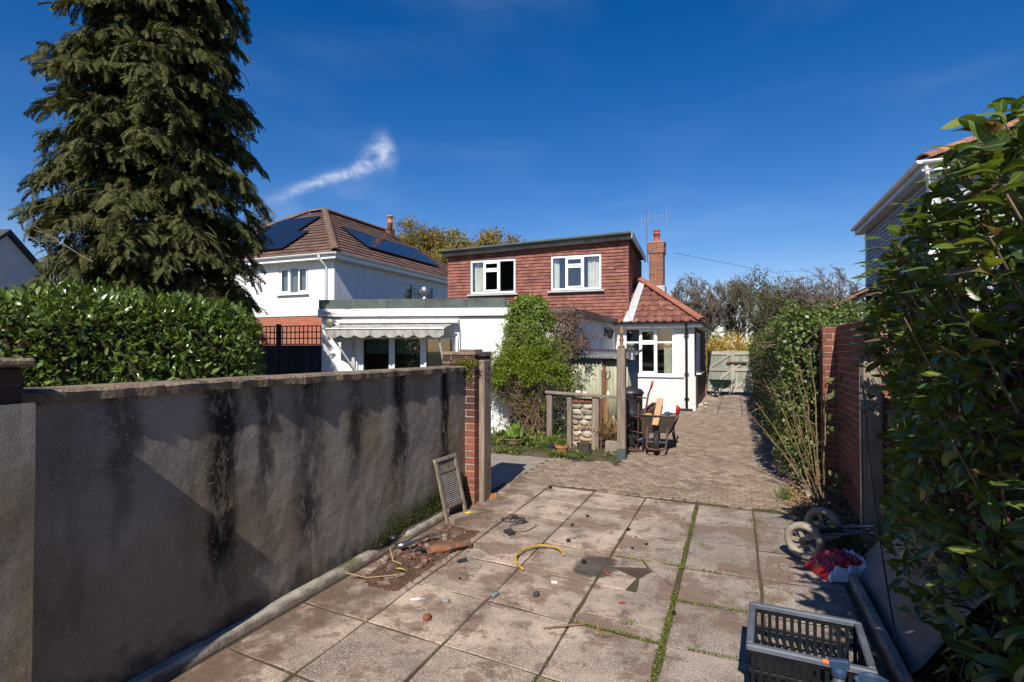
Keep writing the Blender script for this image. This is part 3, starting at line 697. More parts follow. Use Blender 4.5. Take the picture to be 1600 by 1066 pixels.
mb = MB(EM); mb.box(-.07, EL + .06, -.052, -.028, 2.372, 2.384); mb.build('drip_edge', BLACKP, house)
third = (DX1 - DX0 - .11) / 3; lt = [(DX0 + .055 + i * third, DX0 + .055 + (i + 1) * third, .10, DZ1 - .055) for i in range(3)]
w = window(house, EM, DX0, DX1, .04, DZ1, lt, y=.06, sash=(0, 1, 2), sill=False, nm='patio_door')
for l in lt: b = MB(EM); b.box(l[0] + .08, l[1] - .08, .15, .152, DZ1 - .42, DZ1 - .1); b.build('roller_blind', mat('green grey roller blind', (.1, .16, .15), (.08, .12, .115), 5, .8), w)
mb = MB(EM); mb.box(DX0 - .10, DX0 - .03, -.06, -.002, .0, 1.85); mb.build('downpipe', UPVCG, house, bevel=.01)
mb = MB(EM); mb.lathe([(.055, 0), (.055, .22), (.09, .23), (.09, .27), (.06, .29), (.06, .34), (.10, .36), (.125, .42), (.125, .50), (.09, .56), (.02, .58)], (1.7, 1.9, 2.66), 16); mb.build('flue_cowl', GALV, house, smooth=True)
# body of the house behind and side wall beside the lean-to
mb = MB(); wall_cells(mb, 11.6, 16.0, -.05, 2.50, 0, .22, [(14.05, 14.45, 1.2, 2.02)]); S = Matrix(((0, -1, 0, -3.3), (1, 0, 0, 0), (0, 0, 1, 0), (0, 0, 0, 1)))
mb.v = [tuple(S @ Vector(v)) for v in mb.v]; mb.box(-4.6, -3.52, 11.6, 11.82, -.05, 2.5); mb.build('wall', WHITE, house)
window(house, S, 14.05, 14.45, 1.2, 2.02, [(14.105, 14.395, 1.255, 1.965)], y=.05)
mb = MB(); mb.box(-8.6, -3.22, 11.4, 17.0, 2.502, 2.56); mb.build('flat_roof', FELT, house)
mb = MB(); mb.box(-3.22, -3.18, 11.4, 15.9, 2.42, 2.585); mb.build('roof_edge', BLACKP, house, bevel=.006)
mb = MB(); mb.box(-8.7, -3.52, 16.05, 22.0, -.05, 2.5); mb.box(-8.7, -8.48, 11.6, 16.05, -.05, 2.5); mb.build('wall', WHITE, house)
# dormer; local frame turned 4 degrees like the real front
DA = math.atan2(.4, 5.85); DW = 5.86; DM = frame_m(-8.78, 15.8, DA)
W1 = (.80, 2.33, 3.50, 4.57); W2 = (3.50, 5.05, 3.52, 4.57)
def dz_top(x): return 4.80 + .20 * x / DW
mb = MB(DM); wall_cells(mb, 0, DW, 2.45, 4.8, .05, .25, [W1, W2]); mb.box(0, .2, .25, 4.4, 2.45, 4.8); mb.box(DW - .26, DW - .06, .25, 4.4, 2.45, 4.8); mb.build('dormer_wall', TILEH, house)
def hung(M, x0, x1, z0, z1f, holes, m, seed=1):
    rn = random.Random(seed); b = MB(M); g = .1; tw = .165; j = 0; z = z0
    while z < z1f(x0) + .3:
        x = x0 - (tw / 2 if j % 2 else 0)
        while x < x1:
            a, e = max(x, x0), min(x + tw - .003, x1); zt = z + g * 1.05; cx = (a + e) / 2; zm = z1f(cx)
            if e - a > .02 and z < zm - .01:
                segs = [(a, e)]
                for h in holes:
                    if z + .02 < h[3] and zt - .02 > h[2]:
                        ns = []
                        for s in segs:
                            if s[1] <= h[0] or s[0] >= h[1]: ns.append(s)
                            else: ns += [t for t in ((s[0], h[0]), (h[1], s[1])) if t[1] - t[0] > .015]
                        segs = ns
                zt = min(zt, zm); o = rn.uniform(-.004, .006); q = rn.uniform(-.004, .004)
                for s in segs: b.add([(s[0], .045, z), (s[1], .045, z), (s[1], .045, zt), (s[0], .045, zt), (s[0], -.002 - o, z + q), (s[1], -.002 - o, z - q), (s[1], .026, zt), (s[0], .026, zt)], [(4, 5, 6, 7), (0, 4, 7, 3), (1, 2, 6, 5), (0, 1, 5, 4), (3, 7, 6, 2)])
            x += tw
        z += g; j += 1
    return b
hung(DM, -.03, DW + .0, 2.5, dz_top, [(W1[0], W1[1], W1[2] - .02, W1[3]), (W2[0], W2[1], W2[2] - .02, W2[3])], TILEH).build('hung_tiles', TILEH, house, kind='stuff')
DS = DM @ Matrix.Translation((DW, 0, 0)) @ Matrix.Rotation(R(90), 4, 'Z')
hung(DS, .0, 4.4, 2.5, lambda x: 5.0, [], TILEH, 4).build('hung_tiles', TILEH, house, kind='stuff')
def wlights(W):
    x0, x1, z0, z1 = W; f = .055; a, b = x0 + f, x1 - f; w3 = (b - a); m1, m2 = a + w3 * .29, a + w3 * .655; zt = z0 + (z1 - z0) * .70
    return [(a, m1, z0 + f, z1 - f), (m1, m2, z0 + f, zt), (m1, m2, zt, z1 - f), (m2, b, z0 + f, z1 - f)]
for W_, cu in ((W1, ((.88, 1.2),)), (W2, ((4.62, 4.98), (3.56, 3.72)))):
    window(house, DM, *W_, wlights(W_), y=-.005, sash=(1, 2), sill=False, curtains=[(c[0], c[1], W_[2] + .05, W_[3] - .05) for c in cu])
    b = MB(DM); b.box(W_[0] - .1, W_[1] + .1, -.09, .04, W_[2] - .075, W_[2] - .022); b.build('lead_apron', LEAD, house, bevel=.006)
vs = []
for x in (-.16, DW + .12):                                 # dormer roof, falling a little to one side
    z = dz_top(x)
    for y in (-.2, 4.6): vs += [(x, y, z + .06), (x, y, z + .17)]
mb = MB(DM); mb.add(vs, [(0, 1, 5, 4), (2, 6, 7, 3), (0, 2, 3, 1), (4, 5, 7, 6), (1, 3, 7, 5), (0, 4, 6, 2)]); mb.build('dormer_roof', FELT, house)
mb = MB(DM); mb.add([(-.12, -.17, dz_top(0) - .04), (DW + .09, -.17, dz_top(DW) - .04), (DW + .09, -.17, dz_top(DW) + .058), (-.12, -.17, dz_top(0) + .058), (-.12, -.0, dz_top(0) - .04), (DW + .09, -.0, dz_top(DW) - .04), (DW + .09, 0, dz_top(DW) + .058), (-.12, 0, dz_top(0) + .058)], [(0, 1, 2, 3), (0, 4, 5, 1), (1, 5, 6, 2), (0, 3, 7, 4)])
mb.build('fascia', mat('weathered grey fascia', (.42, .41, .39), (.25, .24, .22), 6, .8), house)
P = lambda x, z, y=-.245: DM @ Vector((x, y, z))
gutter(house, P(-.2, dz_top(-.2) + .10), P(DW + .1, dz_top(DW) + .10), BLACKP, .06)
mb = MB(DM); mb.box(DW + .10, DW + .135, -.2, 4.55, 4.96, 5.19); mb.build('verge_board', LEAD, house, bevel=.006)
# bay with hipped pantile roof
BX0, BX1, BY = -3.3, -1.08, 16.0
BM = frame_m(BX0, BY, 0); bw = BX1 - BX0; WB = (.27, 1.68, .95, 2.33)
mb = MB(BM); wall_cells(mb, 0, bw, .93, 2.4, 0, .22, [WB]); mb.build('wall', WHITEB, house)
mb = MB(BM); mb.box(-.0, bw + .035, -.045, .22, -.05, .93); mb.build('plinth', WHITEB, house, bevel=.006)
mb = MB(BM); mb.box(.06, 1.95, -.075, -.046, .885, .925); mb.build('sill_course', mat('grey sill paint', (.3, .3, .3), (.2, .2, .2), 9, .8), house, bevel=.004)
a, b_, c, d = .325, .72, 1.18, 1.625
bw_ = window(house, BM, *WB, [(a, b_, 1.005, 1.9), (b_, c, 1.005, 1.9), (c, d, 1.005, 1.9), (a, b_, 1.9, 2.275), (b_, c, 1.9, 2.275), (c, d, 1.9, 2.275)], y=.03, sash=(1, 4), curtains=[(1.38, 1.62, 1.0, 1.9), (.34, .52, 1.0, 1.9)], cm=CURTG)
S2 = Matrix(((0, -1, 0, BX1), (1, 0, 0, 0), (0, 0, 1, 0), (0, 0, 0, 1)))
SIDEB = mat('brown pebbledash side wall', (.12, .085, .065), (.08, .06, .048), 8, .95, .8, 90)
mb = MB(S2); wall_cells(mb, BY + .225, 22.0, .93, 2.4, 0, .22, [(16.9, 18.6, 1.0, 2.2)]); mb.build('wall', SIDEB, house)
mb = MB(S2); mb.box(BY + .225, 22.0, -.035, .22, -.05, .93); mb.build('plinth', SIDEB, house)
window(house, S2, 16.9, 18.6, 1.0, 2.2, [(16.955, 17.5, 1.055, 2.145), (17.5, 18.05, 1.055, 2.145), (18.05, 18.545, 1.055, 2.145)], y=.0)
ez = 2.47; E0 = (-3.36, 15.78, ez); E1 = (-.86, 15.78, ez); HT = (-2.80, 17.72, 3.86); RB = (-2.80, 20.6, 3.86); E2 = (-.86, 22.4, ez)
EL_ = (-3.36, 15.78, ez)
tile_slope(house, [(-3.30, 15.78, ez), E1, HT, (-2.82, 17.70, 3.86)], .235, .30, .016, PANT, 'pantile', 'pan', single=True, off=False, gap=.0, seed=3)
tile_slope(house, [E2, E1, HT, RB], .235, .30, .016, PANT, 'side_pantile', 'pan', off=False, gap=.0)
half_round(house, Vector(E1) + Vector((0, 0, .035)), Vector(HT) + Vector((0, 0, .07)), .33, .115, HIPT, 'hip_tile')
half_round(house, Vector(HT) + Vector((0, 0, .06)), Vector(RB) + Vector((0, 0, .06)), .36, .115, HIPT, 'ridge_tile')
mb = MB(); mb.prism([(-3.28, 15.80, ez - .01), (-.9, 15.80, ez - .01), (-2.82, 17.70, 3.84)], (0, 0, -.02)); mb.prism([E1, E2, RB, HT], (0, 0, -.04)); mb.build('roof_boarding', DARKIN, house)
# the lead slope between dormer cheek and bay roof
mb = MB(); mb.add([(-3.02, 15.76, ez + .045), (-2.74, 15.76, ez + .06), (-2.66, 17.55, 3.84), (-2.86, 17.7, 3.9), (-3.02, 15.76, ez + .02), (-2.74, 15.76, ez + .03), (-2.66, 17.55, 3.8), (-2.86, 17.7, 3.86)], [(0, 1, 2, 3), (0, 4, 5, 1), (1, 5, 6, 2), (0, 3, 7, 4)]); mb.build('lead_valley', LEAD, house)
gutter(house, (-3.34, 15.73, ez - .0), (-.83, 15.73, ez - .0), BLACKP, .058); gutter(house, (-.81, 15.73, ez), (-.81, 22.4, ez), BLACKP, .058)
mb = MB(); mb.box(-3.34, -.87, 15.80, 15.84, 2.32, 2.455); mb.box(-.90, -.87, 15.84, 22.3, 2.32, 2.45); mb.box(-3.3, -.9, 15.841, 16.0, 2.34, 2.36); mb.box(-1.08, -.9, 16.0, 22.2, 2.34, 2.36); mb.build('fascia', WHITEF, house)
mb = MB(); mb.tube([(-1.28, 15.74, 2.43), (-1.28, 15.80, 2.36), (-1.28, 15.915, 2.25), (-1.28, 15.915, .06)], .036, 10); mb.build('downpipe', BLACKP, house, smooth=True)
for z in (2.1, .99, .3): mb = MB(); mb.box(-1.345, -1.215, 15.90, 15.952, z, z + .04); mb.build('pipe_clip', BLACKP, house, bevel=.004)
mb = MB(); mb.box(-1.55, -1.12, 15.75, 15.94, .0, .05); mb.build('drain_gully', BLACKP, house, bevel=.006)
# chimney with brickwork laid as real bricks
cx0, cx1, cy0, cy1 = -2.64, -2.19, 18.25, 18.75
mb = MB(); mb.box(cx0 + .006, cx1 - .006, cy0 + .006, cy1 - .006, 3.0, 5.22); mb.box(cx0 - .03, cx1 + .03, cy0 - .03, cy1 + .03, 4.86, 5.2); chim = mb.build('chimney', MORT, house)
mb = MB(); rn = random.Random(4)
for k in range(30):
    z = 3.0 + k * .075; o = .034 if 4.85 < z < 5.18 else 0
    if z > 5.2: break
    for (a, b_, fix, ax) in ((cx0 - o, cx1 + o, cy0 - o, 'y'), (cy0 - o, cy1 + o, cx1 + o, 'X'), (cx0 - o, cx1 + o, cy1 + o, 'Y')):
        p = a + (0 if k % 2 else -.11)
        while p < b_:
            s0, s1 = max(p, a), min(p + .215, b_)
            if s1 - s0 > .03:
                j2 = rn.uniform(-.003, .005)
                if ax == 'y': mb.box(s0, s1, fix - .004 - j2, fix + .09, z, z + .064)
                elif ax == 'Y': mb.box(s0, s1, fix - .09, fix + .004, z, z + .064)
                else: mb.box(fix - .09, fix + .005 + j2, s0 + .012, s1 - .012, z, z + .064)
            p += .225
mb.build('bricks', BRKC, chim, kind='stuff')
mb = MB(); mb.box(cx0 - .05, cx1 + .05, cy0 - .05, cy1 + .05, 5.2, 5.235); mb.build('capping', MORT, chim, bevel=.01)
mb = MB(); mb.lathe([(.115, 0), (.115, .05), (.10, .06), (.098, .26), (.118, .27), (.118, .30), (.10, .31), (.098, .37), (.112, .375), (.112, .40), (.08, .40), (.08, .3)], (-2.41, 18.45, 5.235), 16); mb.build('chimney_pot', mat('red chimney pot', (.42, .09, .05), (.34, .075, .045), 8, .7), chim, smooth=True)
mb = MB(); mb.box(cx0 - .04, cx1 + .06, cy0 - .05, cy1, 3.45, 3.78); mb.build('lead_flashing', LEAD, chim, bevel=.01)
# aerial
ant = thing('television_aerial', 'thin television aerial on a mast beside the chimney', 'aerial', (-2.76, 18.5, 4.9))
mb = MB(); mb.tube([(-2.72, 18.5, 4.6), (-2.76, 18.5, 6.52)], .013, 6); mb.build('mast', GALV, ant)
mb = MB(); p0, p1 = Vector((-2.90, 18.45, 5.98)), Vector((-2.02, 18.85, 6.26)); mb.tube([p0, p1], .012, 5); mb.build('boom', GALV, ant)
for i in range(9):
    p = p0.lerp(p1, i / 8); h = .09 if i not in (0, 2, 7) else .3; mb = MB(); mb.tube([p - Vector((0, 0, h)), p + Vector((0, 0, h * .8))], .0055, 4); mb.build('element', GALV, ant)
# awning over the patio doors
awn = thing('awning', 'grey mildewed awning half rolled out above the patio doors', 'awning', EM @ Vector((1.65, 0, 2.2)))
ax0, ax1 = .34, 2.96
mb = MB(EM); mb.add([(ax0 + .10, -.0, 2.34), (ax0 + .10, -.20, 2.24), (ax0 + .10, -.0, 2.20), (ax1, 0, 2.34), (ax1, -.20, 2.24), (ax1, 0, 2.20)], [(0, 1, 2), (3, 5, 4), (0, 3, 4, 1), (1, 4, 5, 2)]); mb.build('cassette', mat('dull aluminium', (.6, .6, .6), (.48, .48, .48), 5, .5, spec=.4), awn)
FAB = mat('mildewed awning cloth', (.42, .40, .37), (.30, .28, .26), 9, .95, c3=(.09, .085, .08), s3=5, t3=(.55, .7), stretch=(1, 1, .4))
n = 40; vs = []; fs = []
for i in range(n + 1):
    x = ax0 + (ax1 - .2 - ax0) * i / n; sag = .012 * math.sin(i * .5); vs += [(x + .08, -.16, 2.215), (x + .03, -.34, 2.15 + sag), (x, -.53, 2.10 + sag)]
for i in range(n): fs += [(3 * i, 3 * i + 3, 3 * i + 4, 3 * i + 1), (3 * i + 1, 3 * i + 4, 3 * i + 5, 3 * i + 2)]
mb = MB(EM); mb.add(vs, fs); mb.build('canopy', FAB, awn, smooth=True)
n = 96; vs = []; fs = []
for i in range(n + 1):
    x = ax0 + (ax1 - .2 - ax0) * i / n; t = (i / n * 8) % 1; dr = .12 + .055 * math.sin(math.pi * t); y = -.535 + .012 * math.sin(i * .7); vs += [(x, -.53, 2.105), (x, y, 2.105 - dr)]
for i in range(n): fs.append((2 * i, 2 * i + 2, 2 * i + 3, 2 * i + 1))
mb = MB(EM); mb.add(vs, fs); mb.build('valance', FAB, awn)
mb = MB(EM); mb.tube([(ax0, -.53, 2.108), (ax1 - .2, -.53, 2.108)], .018, 8); mb.build('front_rail', GALV, awn)
for x, xb, yb in ((ax0 + .02, ax0 + .62, -.04), (ax1 - .34, ax1 - .22, -.1)): mb = MB(EM); mb.tube([(x, -.5, 2.09), (xb, yb, .98)], .02, 8); mb.build('support_arm', mat('pale arm paint', (.5, .52, .47), (.42, .44, .4), 6, .5), awn)
mb = MB(EM); mb.lathe([(.02, -.07), (.075, -.06), (.085, -.02), (.085, .03), (.03, .05)], (ax0 - .02, -.3, 2.24), 14, Matrix.Rotation(R(90), 4, 'X')); mb.bar((ax0, -.3, 2.2), (ax0 + .04, -.05, 2.15), .05, .08); mb.build('gear_box', mat('bronze gear casing', (.2, .18, .13), (.14, .13, .1), 9, .5, metal=.3), awn)
mb = MB(EM); mb.tube([(ax1 + .02, -.07, 2.1), (ax1 + .01, -.1, 1.9), (ax1 - .03, -.09, 1.3)], .012, 6); mb.build('crank_rod', GALV, awn)

# ---------------------------------------------------------------- neighbour house with solar panels
nh = thing('house', 'two storey white house with brown hipped roof and solar panels behind the conifer', 'house', (-17, 20, 0))
NX1, NY0, NX0, NY1 = -12.96, 15.17, -21.2, 27.5
NWF = (-15.5, -14.12, 3.70, 4.70)
NWS = (19.3, 22.0, 3.5, 4.62)
BRKT = NT('distant brickwork'); _m = BRKT.n('ShaderNodeMapping'); _m.inputs['Rotation'].default_value = (R(90), 0, 0); BRKT.l(BRKT.pos, _m.inputs['Vector'])
_b = BRKT.n('ShaderNodeTexBrick'); BRKT.l(_m.outputs[0], _b.inputs['Vector'])
for k_, v_ in (('Color1', (.40, .13, .07, 1)), ('Color2', (.32, .10, .06, 1)), ('Mortar', (.4, .33, .27, 1)), ('Scale', 4.4), ('Mortar Size', .012), ('Brick Width', .95), ('Row Height', .33)): _b.inputs[k_].default_value = v_
BRKT = BRKT.done(_b.outputs['Color'], .9, .2)
GLITTER = m_white('white roughcast', (.80, .80, .80))
mb = MB(frame_m(0, NY0, 0)); wall_cells(mb, NX0, NX1 - .0, 2.9, 5.0, 0, .25, [NWF]); mb.build('wall', GLITTER, nh)
S3 = Matrix(((0, -1, 0, NX1), (1, 0, 0, 0), (0, 0, 1, 0), (0, 0, 0, 1)))
mb = MB(S3); wall_cells(mb, NY0 + .252, NY1, 2.9, 5.0, 0.002, .25, [NWS]); mb.build('wall', GLITTER, nh)
mb = MB(); mb.box(NX0, NX1 - .03, NY0 + .03, NY0 + .28, -.05, 2.897); mb.box(NX1 - .28, NX1 - .03, NY0 + .28, NY1, -.05, 2.897); mb.build('brick_wall', BRKT, nh)
x0, x1, z0, z1 = NWF; t3 = (x1 - x0 - .11) / 3
window(nh, frame_m(0, NY0, 0), *NWF, [(x0 + .055 + i * t3, x0 + .055 + (i + 1) * t3, z0 + .055, z1 - .055) for i in range(3)], y=.03, sash=(0, 2), blind=(x0 + .06, x1 - .06, z0 + .05, z1 - .06))
x0, x1, z0, z1 = NWS; t3 = (x1 - x0 - .11) / 3
window(nh, S3, *NWS, [(x0 + .055 + i * t3, x0 + .055 + (i + 1) * t3, z0 + .055, z1 - .055) for i in range(3)], y=.03, sash=(0, 2))
ov = .32; ex0, ex1, ey0, ey1, rz = NX0 - ov, NX1 + ov, NY0 - ov, NY1 + ov, 5.02
cxm = (ex0 + ex1) / 2; hw = (ex1 - ex0) / 2; RZ = rz + 2.72
A1 = (cxm + .45, ey0 + hw - .45, RZ); A0 = (cxm - .45, ey0 + hw - .45, RZ); A2 = (cxm + .45, ey1 - hw, RZ)
tile_slope(nh, [(ex0, ey0, rz), (ex1, ey0, rz), A1, A0], .33, .30, .022, TILEB, 'roof_tile', seed=5, off=False)
tile_slope(nh, [(ex1, ey1, rz), (ex1, ey0, rz), A1, A2], .33, .30, .022, TILEB, 'side_roof_tile', seed=6, off=False)
mb = MB(); mb.add([(ex0, ey0, rz - .03), (ex1, ey0, rz - .03), (ex1, ey1, rz - .03), (ex0, ey1, rz - .03), (A0[0], A0[1], RZ - .04), (A1[0], A1[1], RZ - .04), (A2[0], A2[1], RZ - .04), (A0[0], A2[1], RZ - .04)], [(0, 1, 5, 4), (1, 2, 6, 5), (2, 3, 7, 6), (3, 0, 4, 7), (4, 5, 6, 7), (0, 3, 2, 1)]); mb.build('roof', TILEB, nh)
half_round(nh, (ex1, ey0, rz + .06), Vector(A1) + Vector((0, 0, .05)), .42, .14, RIDGEB, 'hip_tile'); half_round(nh, (ex0, ey0, rz + .06), Vector(A0) + Vector((0, 0, .05)), .42, .14, RIDGEB, 'hip_tile')
half_round(nh, Vector(A0) + Vector((0, 0, .05)), Vector(A1) + Vector((0, 0, .05)), .4, .14, RIDGEB); half_round(nh, Vector(A1) + Vector((0, 0, .05)), Vector(A2) + Vector((0, 0, .05)), .42, .14, RIDGEB)
gutter(nh, (ex0, ey0 - .06, rz + .0), (ex1 + .1, ey0 - .06, rz + .0), UPVC, .06); gutter(nh, (ex1 + .06, ey0 - .1, rz), (ex1 + .06, ey1, rz), UPVC, .06)
mb = MB(); mb.box(ex0, ex1, ey0, ey0 + .02, rz - .19, rz - .035); mb.box(ex1 - .02, ex1, ey0 + .02, ey1, rz - .19, rz - .035); mb.box(ex0, ex1, ey0 + .02, NY0 - .001, rz - .18, rz - .16); mb.box(NX1 + .001, ex1 - .02, NY0, ey1, rz - .18, rz - .16); mb.build('soffit', UPVC, nh)
mb = MB(); mb.tube([(NX1 - .35, ey0 - .06, rz - .05), (NX1 - .35, ey0 - .05, rz - .16), (NX1 - .3, NY0 - .06, rz - .4), (NX1 - .3, NY0 - .06, .1)], .038, 8); mb.build('downpipe', UPVC, nh, smooth=True)
mb = MB(); mb.tube([(ex1 + .06, 25.6, rz - .05), (ex1 + .04, 25.6, rz - .2), (NX1 + .06, 25.6, rz - .55), (NX1 + .06, 25.6, .1)], .04, 8); mb.build('downpipe', UPVCG, nh, smooth=True)
def panel(parent, O, ex, ey, w, h, lift=.09):
    O, ex, ey = Vector(O), Vector(ex).normalized(), Vector(ey).normalized(); nn = ex.cross(ey)
    if nn.z < 0: nn = -nn
    b = MB(); p = [O + nn * lift, O + ex * w + nn * lift, O + ex * w + ey * h + nn * lift, O + ey * h + nn * lift]; b.prism(p, nn * .035); s = b.build('solar_panel', SOLAR, parent, bevel=.004)
    b = MB(); t = .015; q = [v + nn * .038 for v in p]
    for i in range(4): b.bar(q[i], q[(i + 1) % 4], t, .006, nn)
    b.build('panel_frame', BLACKP, s)
sl = Vector((0, hw - .45, 2.72)).normalized(); O = Vector((ex1 - hw, ey0, rz))
for (px, py) in ((-1.98, .55), (-.86, .55), (.26, .55), (-1.55, 2.25), (-.43, 2.25)): panel(nh, O + Vector((px, 0, 0)) + sl * py + Vector((.3, 0, 0)), (1, 0, 0), sl, 1.1, 1.66)
sl2 = Vector((-(hw - .45), 0, 2.72)).normalized()
for i in range(5): panel(nh, Vector((ex1, ey0 + 3.1 + i * 1.13, rz)) + sl2 * 1.25, (0, 1, 0), sl2, 1.1, 1.66)
mb = MB(); mb.box(-17.1, -16.6, 23.6, 24.1, 7.3, 8.0); stk = mb.build('chimney', BRKC, nh)
mb = MB(); mb.lathe([(.13, 0), (.12, .3), (.15, .32), (.15, .38), (.11, .40), (.13, .62), (.17, .64), (.17, .70)], (-16.0, 22.8, RZ - .05), 12); mb.build('chimney_pot', mat('orange chimney pot', (.5, .2, .08), (.42, .16, .07), 6, .8), nh, smooth=True)
mb = MB(); mb.tube([(-14.6, 23.3, 6.2), (-14.6, 23.3, 7.3)], .06, 8); mb.build('vent_pipe', BLACKP, nh)
# far gable at the edge of the picture
fg = thing('house', 'pale gabled house end with dark verge beyond the conifer', 'house', (-29, 14, 0))
gp = Vector((-26.2, 12.4, 0)); gx = Vector((.42, .9, 0)).normalized(); 
GN = Vector((-.95, -.31, 0)); GA = Vector((-.31, .95, 0))
def gpt(a, z, b=0): return Vector((-27.3, 12.5, 0)) + GA * a + GN * b + Vector((0, 0, z))
mb = MB(); mb.prism([gpt(-3.3, -.1), gpt(3.3, -.1), gpt(3.3, 3.4), gpt(0, 6.35), gpt(-3.3, 3.4)], GN * 7); mb.build('wall', mat('pale grey render', (.62, .62, .62), (.55, .55, .55), 3, .9), fg)
for s in (-1, 1): mb = MB(); mb.prism([gpt(0, 6.40, -.2), gpt(s * 3.7, 3.08, -.2), gpt(s * 3.7, 3.22, -.2), gpt(0, 6.56, -.2)], GN * 7.4); mb.build('roof_slope', mat('dark slate', (.04, .042, .05), (.06, .06, .066), 6, .7), fg)
# neighbour on the other side, above the laurel
rh = thing('house', 'neighbouring house with grey boarded wall, white gutter and brown tiled roof above the laurel', 'house', (5, 14, 0))
SIDING = mat('pale blue grey boarding', (.40, .43, .47), (.35, .38, .42), 3, .7)
for k in range(32):
    z = 1.8 + k * .1; mb = MB(); mb.add([(3.30, 11.9, z), (3.30, 17.25, z), (3.275, 17.25, z), (3.275, 11.9, z), (3.30, 11.9, z + .104), (3.30, 17.25, z + .104), (3.292, 17.25, z + .104), (3.292, 11.9, z + .104)], [(3, 2, 1, 0), (2, 3, 7, 6), (4, 5, 6, 7), (0, 3, 2, 1), (0, 4, 7, 3), (1, 2, 6, 5)]); mb.build('siding_board', SIDING, rh)
mb = MB(); mb.box(3.303, 9.0, 11.93, 17.22, -.05, 4.98); mb.build('wall', SIDING, rh)
for y_ in (17.2, 11.85): mb = MB(); mb.box(3.255, 3.34, y_, y_ + .09, 1.8, 4.95); mb.build('corner_trim', UPVC, rh)
rx0, rx1, ry0, ry1, rzz = 3.06, 9.3, 11.62, 17.5, 5.02; RA = (6.0, 14.5, 6.55); RBb = (6.5, 14.6, 6.55)
tile_slope(rh, [(rx0, ry0, rzz), (rx1, ry0, rzz), RBb, RA], .22, .2, .016, mat('weathered brown tile', (.17, .095, .062), (.12, .075, .052), 4, .9, .4, 60, rnd=.25, mode='isl', c3=(.24, .17, .1), s3=3), 'roof_tile', seed=8)
tile_slope(rh, [(rx0, ry1, rzz), (rx0, ry0, rzz), RA, (6.0, 14.6, 6.55)], .22, .2, .016, MATS['weathered brown tile'], 'side_roof_tile', seed=9)
mb = MB(); mb.add([(rx0, ry0, rzz - .03), (rx1, ry0, rzz - .03), (rx1, ry1, rzz - .03), (rx0, ry1, rzz - .03), (6.2, 14.5, 6.5)], [(0, 1, 4), (1, 2, 4), (2, 3, 4), (3, 0, 4), (0, 3, 2, 1)]); mb.build('roof', MATS['weathered brown tile'], rh)
half_round(rh, (rx0 + .02, ry0 + .02, rzz + .05), Vector(RA) + Vector((0, 0, .05)), .38, .12, mat('weathered hip tile', (.33, .16, .09), (.22, .12, .08), 6, .9, rnd=.25), 'hip_tile')
gutter(rh, (rx0 - .05, ry0 - .1, rzz - .0), (rx0 - .05, ry1, rzz - .0), UPVC, .06); gutter(rh, (rx0 - .1, ry0 - .05, rzz), (rx0 + .62, ry0 - .05, rzz), UPVC, .06)
mb = MB(); mb.box(rx0, rx0 + .02, ry0 + .02, ry1, rzz - .17, rzz - .035); mb.box(rx0, rx1, ry0, ry0 + .02, rzz - .17, rzz - .035); mb.box(rx0 + .02, 3.27, ry0 + .02, ry1, rzz - .165, rzz - .15); mb.build('fascia', UPVCG, rh)
mb = MB(); mb.tube([(rx0 + .05, ry0 - .02, rzz - .05), (rx0 + .08, ry0 + .02, rzz - .2), (3.24, 11.9, rzz - .5), (3.24, 11.9, 2.0)], .035, 8); mb.build('downpipe', UPVC, rh)
gar = thing('garage', 'low tiled garage roof with black gutter behind the brick wall', 'garage', (2.6, 16, 0))
mb = MB(); mb.box(2.15, 3.2, 14.1, 18.5, -.05, 2.5); mb.build('wall', mat('pale grey render', (.36, .38, .42)), gar)
tile_slope(gar, [(1.95, 18.5, 2.55), (1.95, 13.9, 2.55), (3.25, 13.9, 3.3), (3.25, 18.5, 3.3)], .24, .28, .02, mat('orange brown pantile', (.30, .15, .09), (.2, .11, .075), 5, .9, rnd=.25, mode='isl'), 'roof_tile', 'pan', off=False, seed=3)
mb = MB(); mb.prism([(1.95, 13.9, 2.53), (3.25, 13.9, 3.28), (3.25, 13.9, 3.2), (1.95, 13.9, 2.45)], (0, 4.6, 0)); mb.build('roof', DARKIN, gar)
gutter(gar, (1.9, 13.85, 2.53), (1.9, 18.5, 2.53), BLACKP, .06)
# ---------------------------------------------------------------- vegetation helpers
CAMP = np.array([0, 0, 1.7])
def leaf_geo(n=4, w=.42, bend=.25, fold=.25, stalk=.06):
    V = []; F = []; V.append((0, -stalk, 0.0))
    for i in range(n + 1):
        t = i / n; hw = .5 * w * math.sin(math.pi * min(1, (t * .92 + .05))) ** .8 if 0 < i < n else (.06 * w if i == 0 else 0); z = -bend * t * t
        if i == n: V.append((0, t, z))
        else: V += [(-hw, t, z + fold * hw), (0, t, z), (hw, t, z + fold * hw)]
    F.append((0, 2, 1)); F.append((0, 3, 2))
    for i in range(n - 1):
        a = 1 + 3 * i; b = a + 3; F += [(a, a + 1, b + 1, b), (a + 1, a + 2, b + 2, b + 1)]
    a = 1 + 3 * (n - 1); tip = a + 3; F += [(a, a + 1, tip), (a + 1, a + 2, tip)]
    return np.array(V, dtype=float), F
MID = {}
def mid_of(geo):                                           # 1 on the midrib, 0 on the margin
    return np.array([1.0 if abs(v[0]) < 1e-6 else 0.0 for v in geo[0]], dtype=np.float32)
def twisted(geo, tw, curl):
    V, F = geo; V = V.copy()
    for v in V: a = tw * v[1]; x, z = v[0], v[2] + curl * math.sin(v[1] * 5) * .06; v[0] = x * math.cos(a) - z * math.sin(a) * .3; v[2] = z + x * math.sin(a)
    return V, F
